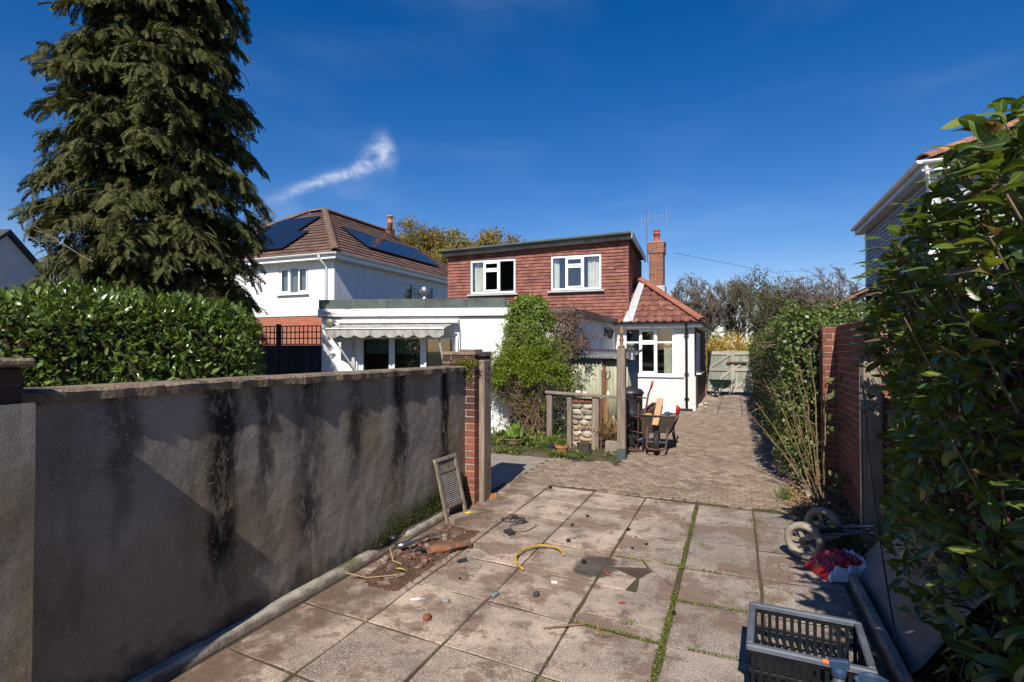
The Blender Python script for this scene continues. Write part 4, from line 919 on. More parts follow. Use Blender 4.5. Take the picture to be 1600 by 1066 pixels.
def basis(D, N):
    Y = D / np.linalg.norm(D, axis=1, keepdims=True); Z = N - (N * Y).sum(1, keepdims=True) * Y
    Z /= np.maximum(np.linalg.norm(Z, axis=1, keepdims=True), 1e-6); X = np.cross(Y, Z)
    return np.stack([X, Y, Z], axis=2)                     # columns
def scatter_mesh(name, geo, P, B, S, m, smooth=False, mid=None):
    V, F = geo; n = len(P); k = len(V)
    allv = np.einsum('nij,kj->nki', B, V) * np.asarray(S).reshape(n, 1, 1) + P[:, None, :]
    lp = np.concatenate([np.array(f) for f in F]); tot = np.array([len(f) for f in F])
    loops = (lp[None, :] + (np.arange(n) * k)[:, None]).ravel(); me = mesh_np(name, allv.reshape(-1, 3), loops, np.tile(tot, n), m, smooth)
    if mid is not None: at_ = me.attributes.new('mid', 'FLOAT', 'POINT'); at_.data.foreach_set('value', np.tile(mid, n))
    return me
def scatter(name, geo, P, B, S, m, parent, smooth=False, mid=None, **k):
    c = P.mean(0); me = scatter_mesh(name, geo, P - c, B, S, m, smooth, mid); o = bpy.data.objects.new(name, me); COL.objects.link(o); place(o, c, parent); meta(o, **k); return o
def leaf_parts(geo, P, B, S, m, parent, idx, nm='leaf', smooth=True):
    mes = []
    for tw, cu in ((0, 0), (.5, 1), (-.6, -1), (.9, 1.6), (-.3, 2)):
        g2 = twisted(geo, tw, cu); b = MB(); b.add(g2[0].tolist(), g2[1]); me, _ = b.mesh(nm, m, smooth, center=False); at_ = me.attributes.new('mid', 'FLOAT', 'POINT'); at_.data.foreach_set('value', mid_of(geo)); mes.append(me)
    for q_, i in enumerate(idx):
        me = mes[q_ % 5]; M = Matrix([[*(B[i][r] * S[i]), P[i][r]] for r in range(3)] + [[0, 0, 0, 1]]); inst(nm, me, M, parent)
def segs_mesh(name, A, Bp, R0, R1, m, n=3):
    A, Bp = np.array(A), np.array(Bp); R0, R1 = np.array(R0), np.array(R1); D = Bp - A; D /= np.maximum(np.linalg.norm(D, axis=1, keepdims=True), 1e-9)
    ref = np.where(np.abs(D[:, 2:3]) < .9, np.array([[0, 0, 1.]]), np.array([[1., 0, 0]])); X = np.cross(D, ref); X /= np.linalg.norm(X, axis=1, keepdims=True); Y = np.cross(D, X)
    ring = []
    for C, Rr in ((A, R0), (Bp, R1)):
        for k in range(n): a = 2 * math.pi * k / n; ring.append(C + (X * math.cos(a) + Y * math.sin(a)) * Rr[:, None])
    V = np.stack(ring, 1).reshape(-1, 3); q = np.array([[k, (k + 1) % n, n + (k + 1) % n, n + k] for k in range(n)]).ravel()
    loops = (q[None, :] + (np.arange(len(A)) * 2 * n)[:, None]).ravel(); return mesh_np(name, V, loops, np.full(len(A) * n, 4), m)
def segs(name, S, m, parent, n=3, **k):
    A = np.array([s[0] for s in S], dtype=float); B_ = np.array([s[1] for s in S], dtype=float); c = A.mean(0)
    me = segs_mesh(name, A - c, B_ - c, [s[2] for s in S], [s[3] for s in S], m, n); o = bpy.data.objects.new(name, me); COL.objects.link(o); place(o, c, parent); meta(o, **k); return o
def grow(rn, p, d, L, r, lv, S, gn=.35, up=.12, kids=(2, 3), ratio=.72, tips=None, rmin=.004, sub=3, spread=.55, thick=None, side=.75):
    q = Vector(p); d = Vector(d).normalized(); rr = r
    for i in range(sub):
        d2 = (d + Vector((rn.gauss(0, gn), rn.gauss(0, gn), rn.gauss(0, gn) + up)) * .5).normalized(); e = q + d2 * (L / sub); r2 = max(rmin, rr * .9); (thick if (thick is not None and rr > .05) else S).append((tuple(q), tuple(e), rr, r2)); q, d, rr = e, d2, r2
        if lv > 0 and i < sub - 1 and rn.random() < side:
            ax = d.orthogonal().normalized(); ax.rotate(Matrix.Rotation(rn.uniform(0, 6.283), 3, d)); nd = (d + ax * rn.uniform(.6, 1.2)).normalized()
            grow(rn, q, nd, L * ratio * rn.uniform(.6, 1), rr * .6, lv - 1, S, gn, up, kids, ratio, tips, rmin, sub, spread, thick, side)
    if lv > 0:
        for _ in range(rn.randint(*kids)):
            ax = d.orthogonal().normalized(); ax.rotate(Matrix.Rotation(rn.uniform(0, 6.283), 3, d)); nd = (d + ax * spread * rn.uniform(.6, 1.5)).normalized()
            grow(rn, q, nd, L * ratio * rn.uniform(.7, 1.1), rr * .72, lv - 1, S, gn, up, kids, ratio, tips, rmin, sub, spread, thick, side)
    elif tips is not None: tips.append((tuple(q), tuple(d)))
def rdir(n): v = RNG.normal(size=(n, 3)); return v / np.linalg.norm(v, axis=1, keepdims=True)
def nz3(P, f, o=0): return np.array([mnoise.noise((p[0] * f + o, p[1] * f, p[2] * f)) for p in P])
def box_surface(n, x0, x1, y0, y1, z0, z1, faces, bulge=.12, fr=1.6, thick=.18):
    """points and outward normals near chosen faces of a box whose skin is pushed in and out by noise"""
    ar = {'x': (y1 - y0) * (z1 - z0), 'X': (y1 - y0) * (z1 - z0), 'y': (x1 - x0) * (z1 - z0), 'Y': (x1 - x0) * (z1 - z0), 'Z': (x1 - x0) * (y1 - y0)}
    tot = sum(ar[f] for f in faces); Ps = []; Ns = []
    for f in faces:
        k = int(n * ar[f] / tot); u = RNG.uniform(size=(k, 3)); p = np.stack([x0 + u[:, 0] * (x1 - x0), y0 + u[:, 1] * (y1 - y0), z0 + u[:, 2] * (z1 - z0)], 1); nn = np.zeros((k, 3))
        ax = {'x': 0, 'y': 1, 'z': 2}[f.lower()]; s = 1 if f.isupper() else -1; p[:, ax] = (x0, y0, z0)[ax] if s < 0 else (x1, y1, z1)[ax]; nn[:, ax] = s
        p += nn * (nz3(p, fr)[:, None] * bulge + nz3(p, fr * 3.1, 5)[:, None] * bulge * .5) - nn * (RNG.uniform(size=(k, 1)) ** 1.5) * thick; Ps.append(p); Ns.append(nn)
    return np.concatenate(Ps), np.concatenate(Ns)
def seen_first(P, N, k):
    v = CAMP - P; d = np.linalg.norm(v, axis=1); fac = (v * N).sum(1) / d; F = np.array([-.3807, .9247, 0]); Rr = np.array([.9247, .3807, 0])
    w = P - CAMP; dep = w @ F; u = (w @ Rr) / np.maximum(dep, .01); ok = (dep > .3) & (np.abs(u) < .95) & (np.abs(w[:, 2] / np.maximum(dep, .01)) < .64)
    sc = np.where(ok, (fac + .8) / d, -1); return np.argsort(-sc)[:k]
LAUREL = m_leaf('laurel leaf', (.05, .095, .018), (.10, .17, .027), (.2, .24, .04), .32, .5, .34, dead=(.17, .085, .045), dshare=.1, rib=(.26, .28, .08))
LAURELB = m_leaf('clipped laurel leaf', (.055, .105, .016), (.095, .16, .022), (.17, .22, .04), .27, .6, .22, dead=(.2, .12, .05), dshare=.02, rib=(.2, .24, .06))  # leaf greens of the clipped hedge behind the rendered wall
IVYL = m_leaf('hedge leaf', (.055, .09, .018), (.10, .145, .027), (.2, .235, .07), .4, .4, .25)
CONIF = m_leaf('conifer spray', (.036, .049, .013), (.070, .078, .02), (.135, .102, .03), .75, .25, .18)
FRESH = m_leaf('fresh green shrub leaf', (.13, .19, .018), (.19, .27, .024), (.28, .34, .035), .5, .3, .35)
IVYC = m_leaf('climbing ivy leaf', (.09, .155, .016), (.145, .225, .022), (.22, .29, .04), .45, .4, .3)
DEADL = m_leaf('withered climber leaf', (.10, .062, .045), (.16, .10, .07), (.22, .15, .1), .9, .1, .2)
WEED = m_leaf('weed leaf', (.07, .11, .018), (.12, .17, .025), (.2, .23, .05), .6, .3, .3)
MOSS = m_leaf('joint weed leaf', (.11, .15, .025), (.16, .21, .03), (.24, .28, .06), .7, .2, .3)
BUDS = m_leaf('spring bud', (.16, .15, .04), (.2, .17, .05), (.26, .18, .06), .8, .2, .3)
STRAW = m_leaf('dry straw', (.36, .24, .11), (.28, .17, .08), (.44, .32, .17), .9, .1, .2)
def twigs_in(parent, n, x0, x1, y0, y1, z0, z1, out, m, rad=.006, nm='twigs', L=(.25, .6)):
    S = []; rn = random.Random(n)
    for _ in range(n):
        p = Vector((rn.uniform(x0, x1), rn.uniform(y0, y1), rn.uniform(z0, z1))); d = (Vector(out) + Vector((rn.gauss(0, .6), rn.gauss(0, .6), rn.gauss(.35, .5)))).normalized(); l = rn.uniform(*L); r = rad * rn.uniform(.5, 1.3)
        q = p + d * l * .5; d2 = (d + Vector((rn.gauss(0, .3), rn.gauss(0, .3), rn.gauss(0, .3)))).normalized(); e = q + d2 * l * .5; S += [(tuple(p), tuple(q), r, r * .8), (tuple(q), tuple(e), r * .8, r * .45)]
    return segs(nm, S, m, parent, 4, kind='stuff')
# near laurel, right beside the camera
lh = thing('laurel_hedge', 'overgrown dark laurel hedge with large glossy leaves beside the crate', 'hedge', (1.6, 2.5, 0))
P, N = box_surface(17000, .91, 2.6, -3.0, 4.85, .12, 2.66, 'xYZ', .15, 1.5, .42)
P[:, 2] -= np.where(P[:, 2] > 1.3, np.clip((P[:, 1] - 2.9) * .30, 0, .62) * np.clip((P[:, 2] - 1.3) / 1.2, 0, 1), 0)
P[:, 2] -= np.where(P[:, 2] > 1.3, .14 * np.clip((2.9 - P[:, 1]) / .8, 0, 1), 0); P[:, 2] *= 1 - .26 * np.clip((1.35 - P[:, 1]) / .3, 0, 1); P[:, 0] += .16 * np.clip((P[:, 1] - 4.1) / .7, 0, 1); P[:, 2] -= np.where(P[:, 2] > 1.0, np.clip(P[:, 1] - 4.1, 0, 1) * .35, 0); P[:, 0] -= .40 * np.clip((1.15 - P[:, 1]) / .5, 0, 1)      # out-of-view hedge lowered and bulged inward to shade the crate
keep = ~((P[:, 2] < .75) & (RNG.uniform(size=len(P)) < .35) & (P[:, 1] > 2.6)); P, N = P[keep], N[keep]
D = N * .55 + rdir(len(P)) * .8 + np.array([0, 0, .2]); NN = N * .45 + np.array([0, 0, .75]) + rdir(len(P)) * .6; B = basis(D, NN); S = RNG.uniform(.06, .145, len(P)) * RNG.choice([.75, 1, 1, 1.1], len(P))
geo = leaf_geo(6, .42, .22, .22); first = seen_first(P, N, 300); rest = np.ones(len(P), bool); rest[first] = False
leaf_parts(geo, P, B, S, LAUREL, lh, first); ri = np.nonzero(rest)[0]; g4 = leaf_geo(5, .42, .22, .22)
for k, (tw, cu) in enumerate(((0, 0), (.7, 1.2), (-.6, -1), (-1.0, 1.8))): q = ri[k::4]; scatter('foliage', twisted(g4, tw, cu), P[q], B[q], S[q], LAUREL, lh, True, mid_of(g4), kind='stuff')
# sprigs standing out of the top and the far corner
sp = []; SS = []
for (x, y, z) in ((1.25, 1.95, 2.5), (1.1, 2.35, 2.5), (1.18, 2.8, 2.55), (1.05, 3.3, 2.46), (1.0, 3.7, 2.32), (.93, 4.1, 2.24), (.97, 4.45, 2.05), (1.3, 1.75, 2.58), (1.0, 2.6, 2.42), (.93, 3.6, 1.7), (.90, 4.3, 1.9), (.92, 2.3, 1.9), (.9, 3.0, 2.25), (.86, 2.1, 1.2), (.84, 1.9, .55), (.88, 2.5, .9), (.88, 4.6, 1.65), (.86, 4.5, 1.3), (.9, 3.9, 2.0), (.84, 2.9, 1.5), (.85, 3.4, 1.2), (.86, 2.6, 2.1), (.76, 2.4, 1.7), (.78, 2.8, 1.95), (.74, 3.1, 1.75), (.8, 3.5, 2.05), (.78, 3.9, 1.8), (.80, 4.2, 1.6), (.72, 2.1, 1.95), (.78, 3.3, 1.5), (.82, 4.0, 2.15), (.84, 4.4, 1.75), (.75, 2.7, 1.35), (.78, 2.25, 2.2), (.86, 3.1, 2.3), (.9, 2.6, 2.36), (.92, 3.5, 2.3), (.9, 3.0, 2.5), (.95, 3.3, 2.52), (.92, 3.7, 2.42), (.9, 4.0, 2.3), (.95, 2.7, 2.56), (.88, 3.4, 2.38), (.9, 4.25, 2.1), (.86, 3.75, 2.2)):
    SS.append(((x + .15, y + .03, z - .22), (x, y, z + .1), .006, .003))
    for k in range(8):
        a = k * 2.4 + x * 9; sp.append((x + jit(.03), y + jit(.05), z + .02 * k - .05, math.cos(a) * .9 - .2, math.sin(a) * .9, .45))
sp = np.array(sp); Ds = sp[:, 3:]; Bs = basis(Ds, np.tile([0, 0, 1.], (len(sp), 1)) + rdir(len(sp)) * .35); scatter('sprigs', twisted(geo, .4, 1), sp[:, :3], Bs, RNG.uniform(.09, .15, len(sp)), LAUREL, lh, True, mid_of(geo), kind='stuff'); segs('sprig_stems', SS, TWIG, lh, 5, kind='stuff')
twigs_in(lh, 2000, 1.08, 1.5, .9, 4.2, .1, 2.0, (-.35, 0, .1), mat('purple brown laurel twig', (.19, .125, .10), (.115, .075, .065), 20, .85, rnd=.35, mode='isl'), .006, L=(.12, .34)); twigs_in(lh, 500, 1.2, 1.6, 1.3, 3.0, 1.9, 2.4, (-.2, 0, .3), MATS['purple brown laurel twig'], .006, 'upper_twigs', (.12, .3))
SS = []; rn = random.Random(5)
for i in range(30): grow(rn, (rn.uniform(1.12, 1.8), rn.uniform(0, 4.7), -.05), (rn.uniform(-.25, .05), rn.uniform(-.2, .2), 1), .95, .024, 2, SS, .3, .3, (2, 2), .75, None, .005)
segs('stems', [s_ for s_ in SS if min(s_[0][0], s_[1][0]) > 1.0 or (s_[1][2] > .9 and min(s_[0][0], s_[1][0]) > .88)], MATS['purple brown laurel twig'], lh, 5)
mb = MB(); mb.box(1.28, 2.5, 1.4, 4.3, -.05, 1.85); mb.box(1.28, 2.5, 1.4, 3.6, 1.85, 2.2); mb.box(.95, 2.5, -3, .7, .1, 1.75); mb.build('dark_core', mat('dark hedge core', (.028, .022, .014), (.04, .032, .02), 20, .95, .8, 30), lh)  # solid dark boxes stand in for the shade deep inside the hedge
# clipped laurel hedge behind the rendered wall
gh = thing('laurel_hedge', 'bright clipped laurel hedge behind the rendered wall under the conifer', 'hedge', (-7, 4.5, 0))
ha = math.atan2(5.75 - 2.6, -5.75 + 8.7); HL = math.hypot(5.75 - 2.6, 8.7 - 5.75); HM = np.array([[math.cos(ha), -math.sin(ha), 0], [math.sin(ha), math.cos(ha), 0], [0, 0, 1]]); HO = np.array([-8.7, 2.6, 0])
HL -= .42
P, N = box_surface(10500, 0, HL, 0, 1.4, .9, 2.32, 'yXZ', .17, 1.1, .26)
rz_ = np.clip((P[:, 2] - 1.95) / .45, 0, 1); P[:, 1] += np.where(N[:, 1] < 0, rz_ ** 2 * .22, 0); P[:, 0] -= np.where(P[:, 0] > HL - .6, rz_ ** 1.5 * .38, 0); P[:, 2] -= np.where(N[:, 2] > 0, np.clip(.25 - P[:, 1], 0, 1) * .5 + np.clip(P[:, 0] - HL + .5, 0, 1) ** 2 * .8, 0)
up_ = RNG.uniform(size=len(P)) < .06; P[:, 2] += np.where((N[:, 2] > 0) & up_, RNG.uniform(.03, .16, len(P)), 0)
D = N * .6 + rdir(len(P)) * .65 + np.array([0, 0, .5]); NN = N * .4 + np.array([0, 0, .8]) + rdir(len(P)) * .6
P = P @ HM.T + HO; N = N @ HM.T; D = D @ HM.T; NN = NN @ HM.T; B = basis(D, NN); S = RNG.uniform(.07, .15, len(P)) * RNG.choice([.55, .8, 1, 1.1], len(P)); geo = leaf_geo(4, .38, .2, .22); first = seen_first(P, N, 300); rest = np.ones(len(P), bool); rest[first] = False
leaf_parts(geo, P, B, S, LAURELB, gh, first); ri = np.nonzero(rest)[0]; g4 = leaf_geo(3, .38, .2, .22)
for k, (tw, cu) in enumerate(((0, 0), (.7, 1.2), (-.7, -1))): q = ri[k::3]; scatter('foliage', twisted(g4, tw, cu), P[q], B[q], S[q], LAURELB, gh, True, mid_of(g4), kind='stuff')
mb = MB(Matrix.Translation((-8.7, 2.6, 0)) @ Matrix.Rotation(ha, 4, 'Z')); mb.box(.05, HL - .35, .32, 1.3, -.05, 2.0); mb.build('dark_core', MATS['dark hedge core'], gh)  # dark box painted as the hedge's shaded inside
# ivy hedge along the far side of the drive
ih = thing('ivy_hedge', 'rounded ivy covered hedge between the brick wall and the timber gate', 'hedge', (1.1, 13, 0))
P, N = box_surface(42000, .56, 1.75, 7.75, 21.5, .05, 2.15, 'xyZ', .2, .9, .22)
e = np.clip((P[:, 2] - 1.75) / .5, 0, 1); P[:, 0] += np.where(N[:, 0] < 0, e * .22, 0); P[:, 2] += .12 * np.exp(-((P[:, 1] - 9.2) / 1.5) ** 2)
D = N * .4 + rdir(len(P)) * .6 - np.array([0, 0, .25]); NN = N * .9 + np.array([0, 0, .5]) + rdir(len(P)) * .5; scatter('foliage', leaf_geo(2, .75, .1, .1), P, basis(D, NN), RNG.uniform(.035, .068, len(P)), IVYL, ih, True, kind='stuff')
mb = MB(); mb.box(.85, 1.7, 8.0, 21.3, -.05, 1.95); mb.build('dark_core', MATS['dark hedge core'], ih)  # same dark filler in place of shade behind the ivy leaves
twigs_in(ih, 250, .6, .9, 7.8, 16, .2, 2.0, (-.5, -.2, .2), TWIG, .006)
# conifer
CX, CY = -9.2, 6.3
cf = thing('conifer_tree', 'tall dark conifer with drooping feathery sprays behind the laurel hedge', 'tree', (CX, CY, 0))
mb = MB(); mb.tube([(CX, CY, -.1), (CX + .04, CY, 2.4), (CX - .04, CY, 5.5), (CX, CY, 10.2)], [.22, .17, .11, .02], 9); mb.build('trunk', BARKD, cf, smooth=True)
def crown_r(z): return np.interp(z, [.4, 1.5, 3.0, 5.2, 6.4, 7.5, 9.2, 10.6], [1.3, 1.42, 1.48, 1.50, 1.42, 1.24, .72, .05])
SS = []; Pp = []; Dd = []; rn = random.Random(12); NB = 380
for k in range(NB):
    z = .5 + 10.0 * k / NB; az = k * 2.39996 + rn.uniform(-.4, .4); Rr = float(crown_r(z)) * rn.choice((.7, .82, .92, 1.0, 1.04, 1.12)); h = Vector((math.cos(az), math.sin(az), 0)); p = Vector((CX, CY, z)); n = 7; pts = [p]; rise = rn.uniform(.25, .6); sd_ = Vector((-h.y, h.x, 0))
    for i in range(1, n + 1):
        t = i / n; pts.append(p + h * Rr * t + sd_ * rn.gauss(0, .03) + Vector((0, 0, Rr * (rise * t - .5 * t ** 3) - (.06 if i == n else 0) + rn.gauss(0, .02))))
    for i in range(n): SS.append((tuple(pts[i]), tuple(pts[i + 1]), .018 * (1 - i / n) + .004, .018 * (1 - (i + 1) / n) + .004))
    nb = int(5 + 6 * Rr)                                   # side shoots, each hung with small sprays
    for b in range(nb):
        t = min(.995, .3 + .7 * (b + rn.random()) / nb); i = int(t * n); q = pts[i].lerp(pts[i + 1], t * n - i); sg = 1 if b % 2 else -1; ln = (.16 + .5 * (1 - t)) * rn.uniform(.7, 1.2) * (.6 + .4 * Rr / 1.7); dv = (h * .75 + sd_ * sg * rn.uniform(.5, 1.1) + Vector((0, 0, rn.uniform(-.2, .15)))).normalized(); m = int(3 + ln * 13); e = q
        for w in range(m):
            f_ = (w + .6) / m; e2 = q + dv * ln * f_ + Vector((0, 0, -.35 * ln * f_ * f_)); Pp.append(tuple(e2 + Vector((rn.gauss(0, .02), rn.gauss(0, .02), rn.gauss(0, .02))))); Dd.append(tuple(dv * rn.uniform(.5, 1) + sd_ * rn.gauss(0, .45) + Vector((0, 0, rn.uniform(-1.1, -.05)))))
        SS.append((tuple(q), tuple(q + dv * ln), .005, .002))
    for w in range(int(4 + Rr * 3)): t = rn.uniform(.85, 1.0); q = pts[-2].lerp(pts[-1], rn.random()); Pp.append(tuple(q)); Dd.append(tuple(h + sd_ * rn.gauss(0, .5) + Vector((0, 0, rn.uniform(-.9, .1)))))
segs('branches', SS, BARKD, cf, 4)
def frond(n=7):
    V = []; F = []
    def leafl(a, b, w):
        a, b = Vector(a), Vector(b); d = (b - a); s = Vector((-d.y, d.x, 0)).normalized() * w; o = len(V); m_ = a.lerp(b, .5); V.extend([tuple(a), tuple(m_ + s), tuple(b), tuple(m_ - s)]); F.append((o, o + 1, o + 2, o + 3))
    f = lambda t: Vector((0, t, .06 * t - .42 * t * t))
    for i in range(n):
        t = (i + .3) / n; l = .40 * (1 - .6 * t) * (.6 + .4 * min(1, t * 4)); a = f(t)
        for s in (-1, 1):
            b = a + Vector((s * l * .72, l * .8, -.22 * l - .12 * t)); leafl(a, b, .052)
    leafl(f(.76), f(1.08), .05); leafl(f(.0), f(.5), .03); leafl(f(.45), f(.85), .03)
    return np.array(V), F
P = np.array(Pp); D = np.array(Dd); keepc = (P[:, 1] - CY) * -.83 + (P[:, 0] - CX) * .55 > -1.3; P, D = P[keepc], D[keepc]
NN = np.tile([0, 0, 1.], (len(P), 1)) + rdir(len(P)) * .6; scatter('crown', frond(), P, basis(D, NN), RNG.uniform(.13, .30, len(P)), CONIF, cf, False, kind='stuff')
# dead grey branches low in the crown
SS = []; rn = random.Random(3)
for i in range(5): grow(rn, (CX + .5 + rn.uniform(-.9, .7), CY - 1.4 + rn.uniform(-.3, .3), rn.uniform(2.0, 3.2)), (rn.uniform(-.8, .8), -.5, .4), .45, .007, 2, SS, .3, 0, (1, 2), .7, None, .003)
segs('dead_branches', SS, mat('grey dead wood', (.3, .26, .22), (.2, .17, .14), 10, .9), cf, 4, kind='stuff')
# bare woodland behind the gate: each tree on its own
def bare(name, label, x, y, h, seed, group, spread=.62, lv=6, m=None, r0=.22, leaves=None, lsize=.1, kids=(2, 3), cat='tree', ratio=.74, up=.1, trunk=.27, lpt=1, w=None, side=.75):
    t = thing(name, label, cat, (x, y, 0), group); rn = random.Random(seed); S_ = []; T = []; tips = []
    grow(rn, (x, y, -.2), (jit(.08), jit(.08), 1), h * trunk, r0, lv, S_, .28, up, kids, ratio, tips, .018, 3, spread, T, side)
    top = max(s[1][2] for s in S_); k = h / top                    # rescale to the wanted height
    kx = k if w is None else w / np.percentile(np.abs(np.array([t_[0][0] for t_ in tips]) - x), 88)
    def sc(s): return tuple((x + (p[0] - x) * kx, y + (p[1] - y) * kx, p[2] * k) for p in s[:2]) + (s[2], s[3])

    S_ = [sc(s) for s in S_]; T = [sc(s) for s in T]
    def rnd_(p):                                           # gather the twigs into a rounded crown
        q = ((p[0] - x) / (w * 1.12), (p[1] - y) / (w * 1.12), (p[2] - .60 * h) / (.41 * h)); rho = math.sqrt(q[0] ** 2 + q[1] ** 2 + q[2] ** 2) / (1 + .16 * mnoise.noise((p[0] * .8, p[1] * .8, p[2] * .8)))
        if rho < .8 or p[2] < .3 * h: return p
        f_ = (.8 + .2 * (1 - math.exp(-(rho - .8) / .2))) / rho; return (x + (p[0] - x) * f_, y + (p[1] - y) * f_, .60 * h + (p[2] - .60 * h) * f_)
    if w is not None: S_ = [(rnd_(s[0]), rnd_(s[1]), s[2], s[3]) for s in S_ if s[0][2] > .28 * h]; T = [(rnd_(s[0]), rnd_(s[1]), s[2], s[3]) for s in T]
    if T: segs('trunk', T, BARKD, t, 6)
    segs('crown', S_, m or BARK, t, 3, kind='stuff')
    if leaves is not None:
        P = np.array([tp[0] for tp in tips]); P = (P - np.array([x, y, 0])) * np.array([kx, kx, k]) + np.array([x, y, 0]); P = np.array([rnd_(p) for p in P]) if w is not None else P; P = np.repeat(P, lpt, 0) + RNG.normal(size=(len(P) * lpt, 3)) * .2; scatter('foliage', leaf_geo(2, .6, .1, .1), P, basis(rdir(len(P)), rdir(len(P))), RNG.uniform(.5, 1.2, len(P)) * lsize, leaves, t, kind='stuff')
    return t
gb = 'bare trees beyond the timber gate'
BARKO = mat('olive twig bark', (.17, .138, .095), (.12, .095, .065), 5, .95, rnd=.2, mode='isl')
for i, (u, d, h, lab, sp_) in enumerate(((1072, 46, 8.3, 'rounded bare tree directly behind the chimney', .6), (1148, 50, 8.7, 'bare tree with a dark forked trunk above the yellow shrub', .55), (1262, 47, 9.4, 'tallest bare tree with a wide grey crown above the ivy hedge', .62), (1318, 52, 9.4, 'bare tree half hidden behind the laurel sprigs', .62), (1104, 64, 8.2, 'small bare tree filling the gap between two larger crowns', .6), (1222, 60, 9.6, 'slim bare tree behind the ivy clad trunk', .55))):
    lat = (u - 800) / 850 * d; x = -.3807 * d + .9247 * lat; y = .9247 * d + .3807 * lat; bare('bare_tree', lab, x, y, h * 1.04, 30 + i, gb, sp_, 6, BARKO if i in (0, 1) else None, .2, kids=(2, 3), ratio=.78, w=(2.2, 2.4, 3.1, 2.8, 2.8, 2.5)[i], side=.95)
def at(u, d): lat = (u - 800) / 850 * d; return (-.3807 * d + .9247 * lat, .9247 * d + .3807 * lat)
x, y = at(1195, 42); it = bare('ivy_clad_tree', 'ivy clad tree with dark green foliage among the bare trees', x, y, 8.2, 51, gb, .5, 5, None, .2, m_leaf('dark ivy leaf', (.04, .055, .016), (.07, .085, .022), (.13, .12, .03), .6, .3, .2), .17, lpt=5)
def mound(name, label, cat, x, y, rx, ry, h, n, ls, m, z0=0, tw=60, sq=.75, fr=.9, twm=None, seed=1):
    t = thing(name, label, cat, (x, y, z0)); d = rdir(n); d[:, 2] = np.abs(d[:, 2]); rad = 1 + .22 * nz3(d * 2.2 + x, fr, seed) + .12 * nz3(d * 6 + y, fr, seed) - (RNG.uniform(size=n) ** 2) * .35
    P = np.stack([x + d[:, 0] * rx * rad, y + d[:, 1] * ry * rad, z0 + (d[:, 2] ** sq) * h * rad], 1); scatter('foliage', leaf_geo(2, .55, .15, .1), P, basis(d * .5 + rdir(n) * .7 + np.array([0, 0, .2]), d + np.array([0, 0, .5]) + rdir(n) * .5), RNG.uniform(.6, 1.2, n) * ls, m, t, True, kind='stuff')
    S_ = []; rn = random.Random(int(x * 10) + n)
    for _ in range(tw): a = rn.uniform(0, 6.283); q = rn.random() ** .5; S_.append(((x + rn.gauss(0, .1 * rx), y + rn.gauss(0, .1 * ry), z0), (x + math.cos(a) * rx * q * .9, y + math.sin(a) * ry * q * .9, z0 + h * math.sqrt(max(.05, 1 - q * q)) * .95), .012, .004))
    segs('stems', S_, twm or BARK, t, 3); return t
x, y = at(1138, 27.5); mound('yellow_shrub', 'golden yellow shrub rising behind the timber gate', 'shrub', x, y, 1.5, 1.0, 2.35, 5000, .12, m_leaf('golden leaf', (.42, .27, .03), (.5, .33, .05), (.36, .3, .04), .6, .3, .3))
x, y = at(1178, 29); mound('green_shrub', 'low yellow green shrub between the golden shrub and the ivy hedge', 'shrub', x, y, 1.3, .9, 2.1, 3000, .12, FRESH)
x, y = at(1112, 33); mound('evergreen_shrub', 'dark green shrub peeping past the corner of the bay', 'shrub', x, y, 1.0, 1.0, 2.9, 2500, .12, IVYL)
rn = random.Random(8)
for i, (u, d, rx, h) in enumerate(((1150, 40, 3.4, 3.2), (1215, 38, 3.0, 3.0), (1090, 44, 2.8, 3.0), (1290, 44, 3.2, 3.2), (1040, 46, 3, 3.2))):
    x, y = at(u, d); t = thing('thicket', ['brown twiggy thicket behind the golden shrub', 'brown twiggy thicket behind the ivy hedge', 'brown twiggy thicket behind the bay roof', 'brown twiggy thicket behind the garage roof', 'brown twiggy thicket below the chimney'][i], 'thicket', (x, y, 0), 'brown thickets beyond the gate'); S_ = []
    for k in range(18): grow(rn, (x + rn.gauss(0, rx * .35), y + rn.gauss(0, 1), -.1), (rn.gauss(0, .3), rn.gauss(0, .3), 1), h * .34, .025, 3, S_, .35, .1, (2, 3), .72, None, .009)
    segs('twigs', S_, TWIG, t, 3, kind='stuff')
# trees behind the houses
BUDL = m_leaf('olive spring leaf', (.20, .165, .04), (.25, .20, .05), (.29, .21, .07), .7, .2, .3)
for i, (u, d, h, lab, lz) in enumerate(((712, 40, 12.5, 'broad olive green budding tree rising behind the dormer', 2), (640, 42, 12.0, 'olive green budding tree behind the solar panels', 2), (778, 45, 11.9, 'thin twiggy budding tree at the edge of the olive crown', 1), (590, 46, 11.8, 'sparse budding tree showing over the brown roof ridge', 1))):
    x, y = at(u, d); bare('budding_tree', lab, x, y, h, 70 + i, 'budding trees behind the houses', .62, 6, BARK, .24, BUDL, .19, lpt=lz * 6, w=(4.2, 3.2, 2.8, 3.0)[i], kids=(2, 4))
for i, (u, d, h, lab) in enumerate(((430, 42, 12.3, 'bare tree standing between the conifer and the brown roof'), (455, 50, 13.0, 'fainter bare tree just above the orange lichened hip'))):
    x, y = at(u, d); bare('bare_tree', lab, x, y, h, 90 + i, 'bare trees behind the white neighbour house', .5, 6, None, .16)
x, y = at(15, 18); bare('bare_shrub', 'thin reddish bare shrub in front of the far gable', x, y, 3.9, 97, None, .4, 4, TWIG, .04, cat='shrub')
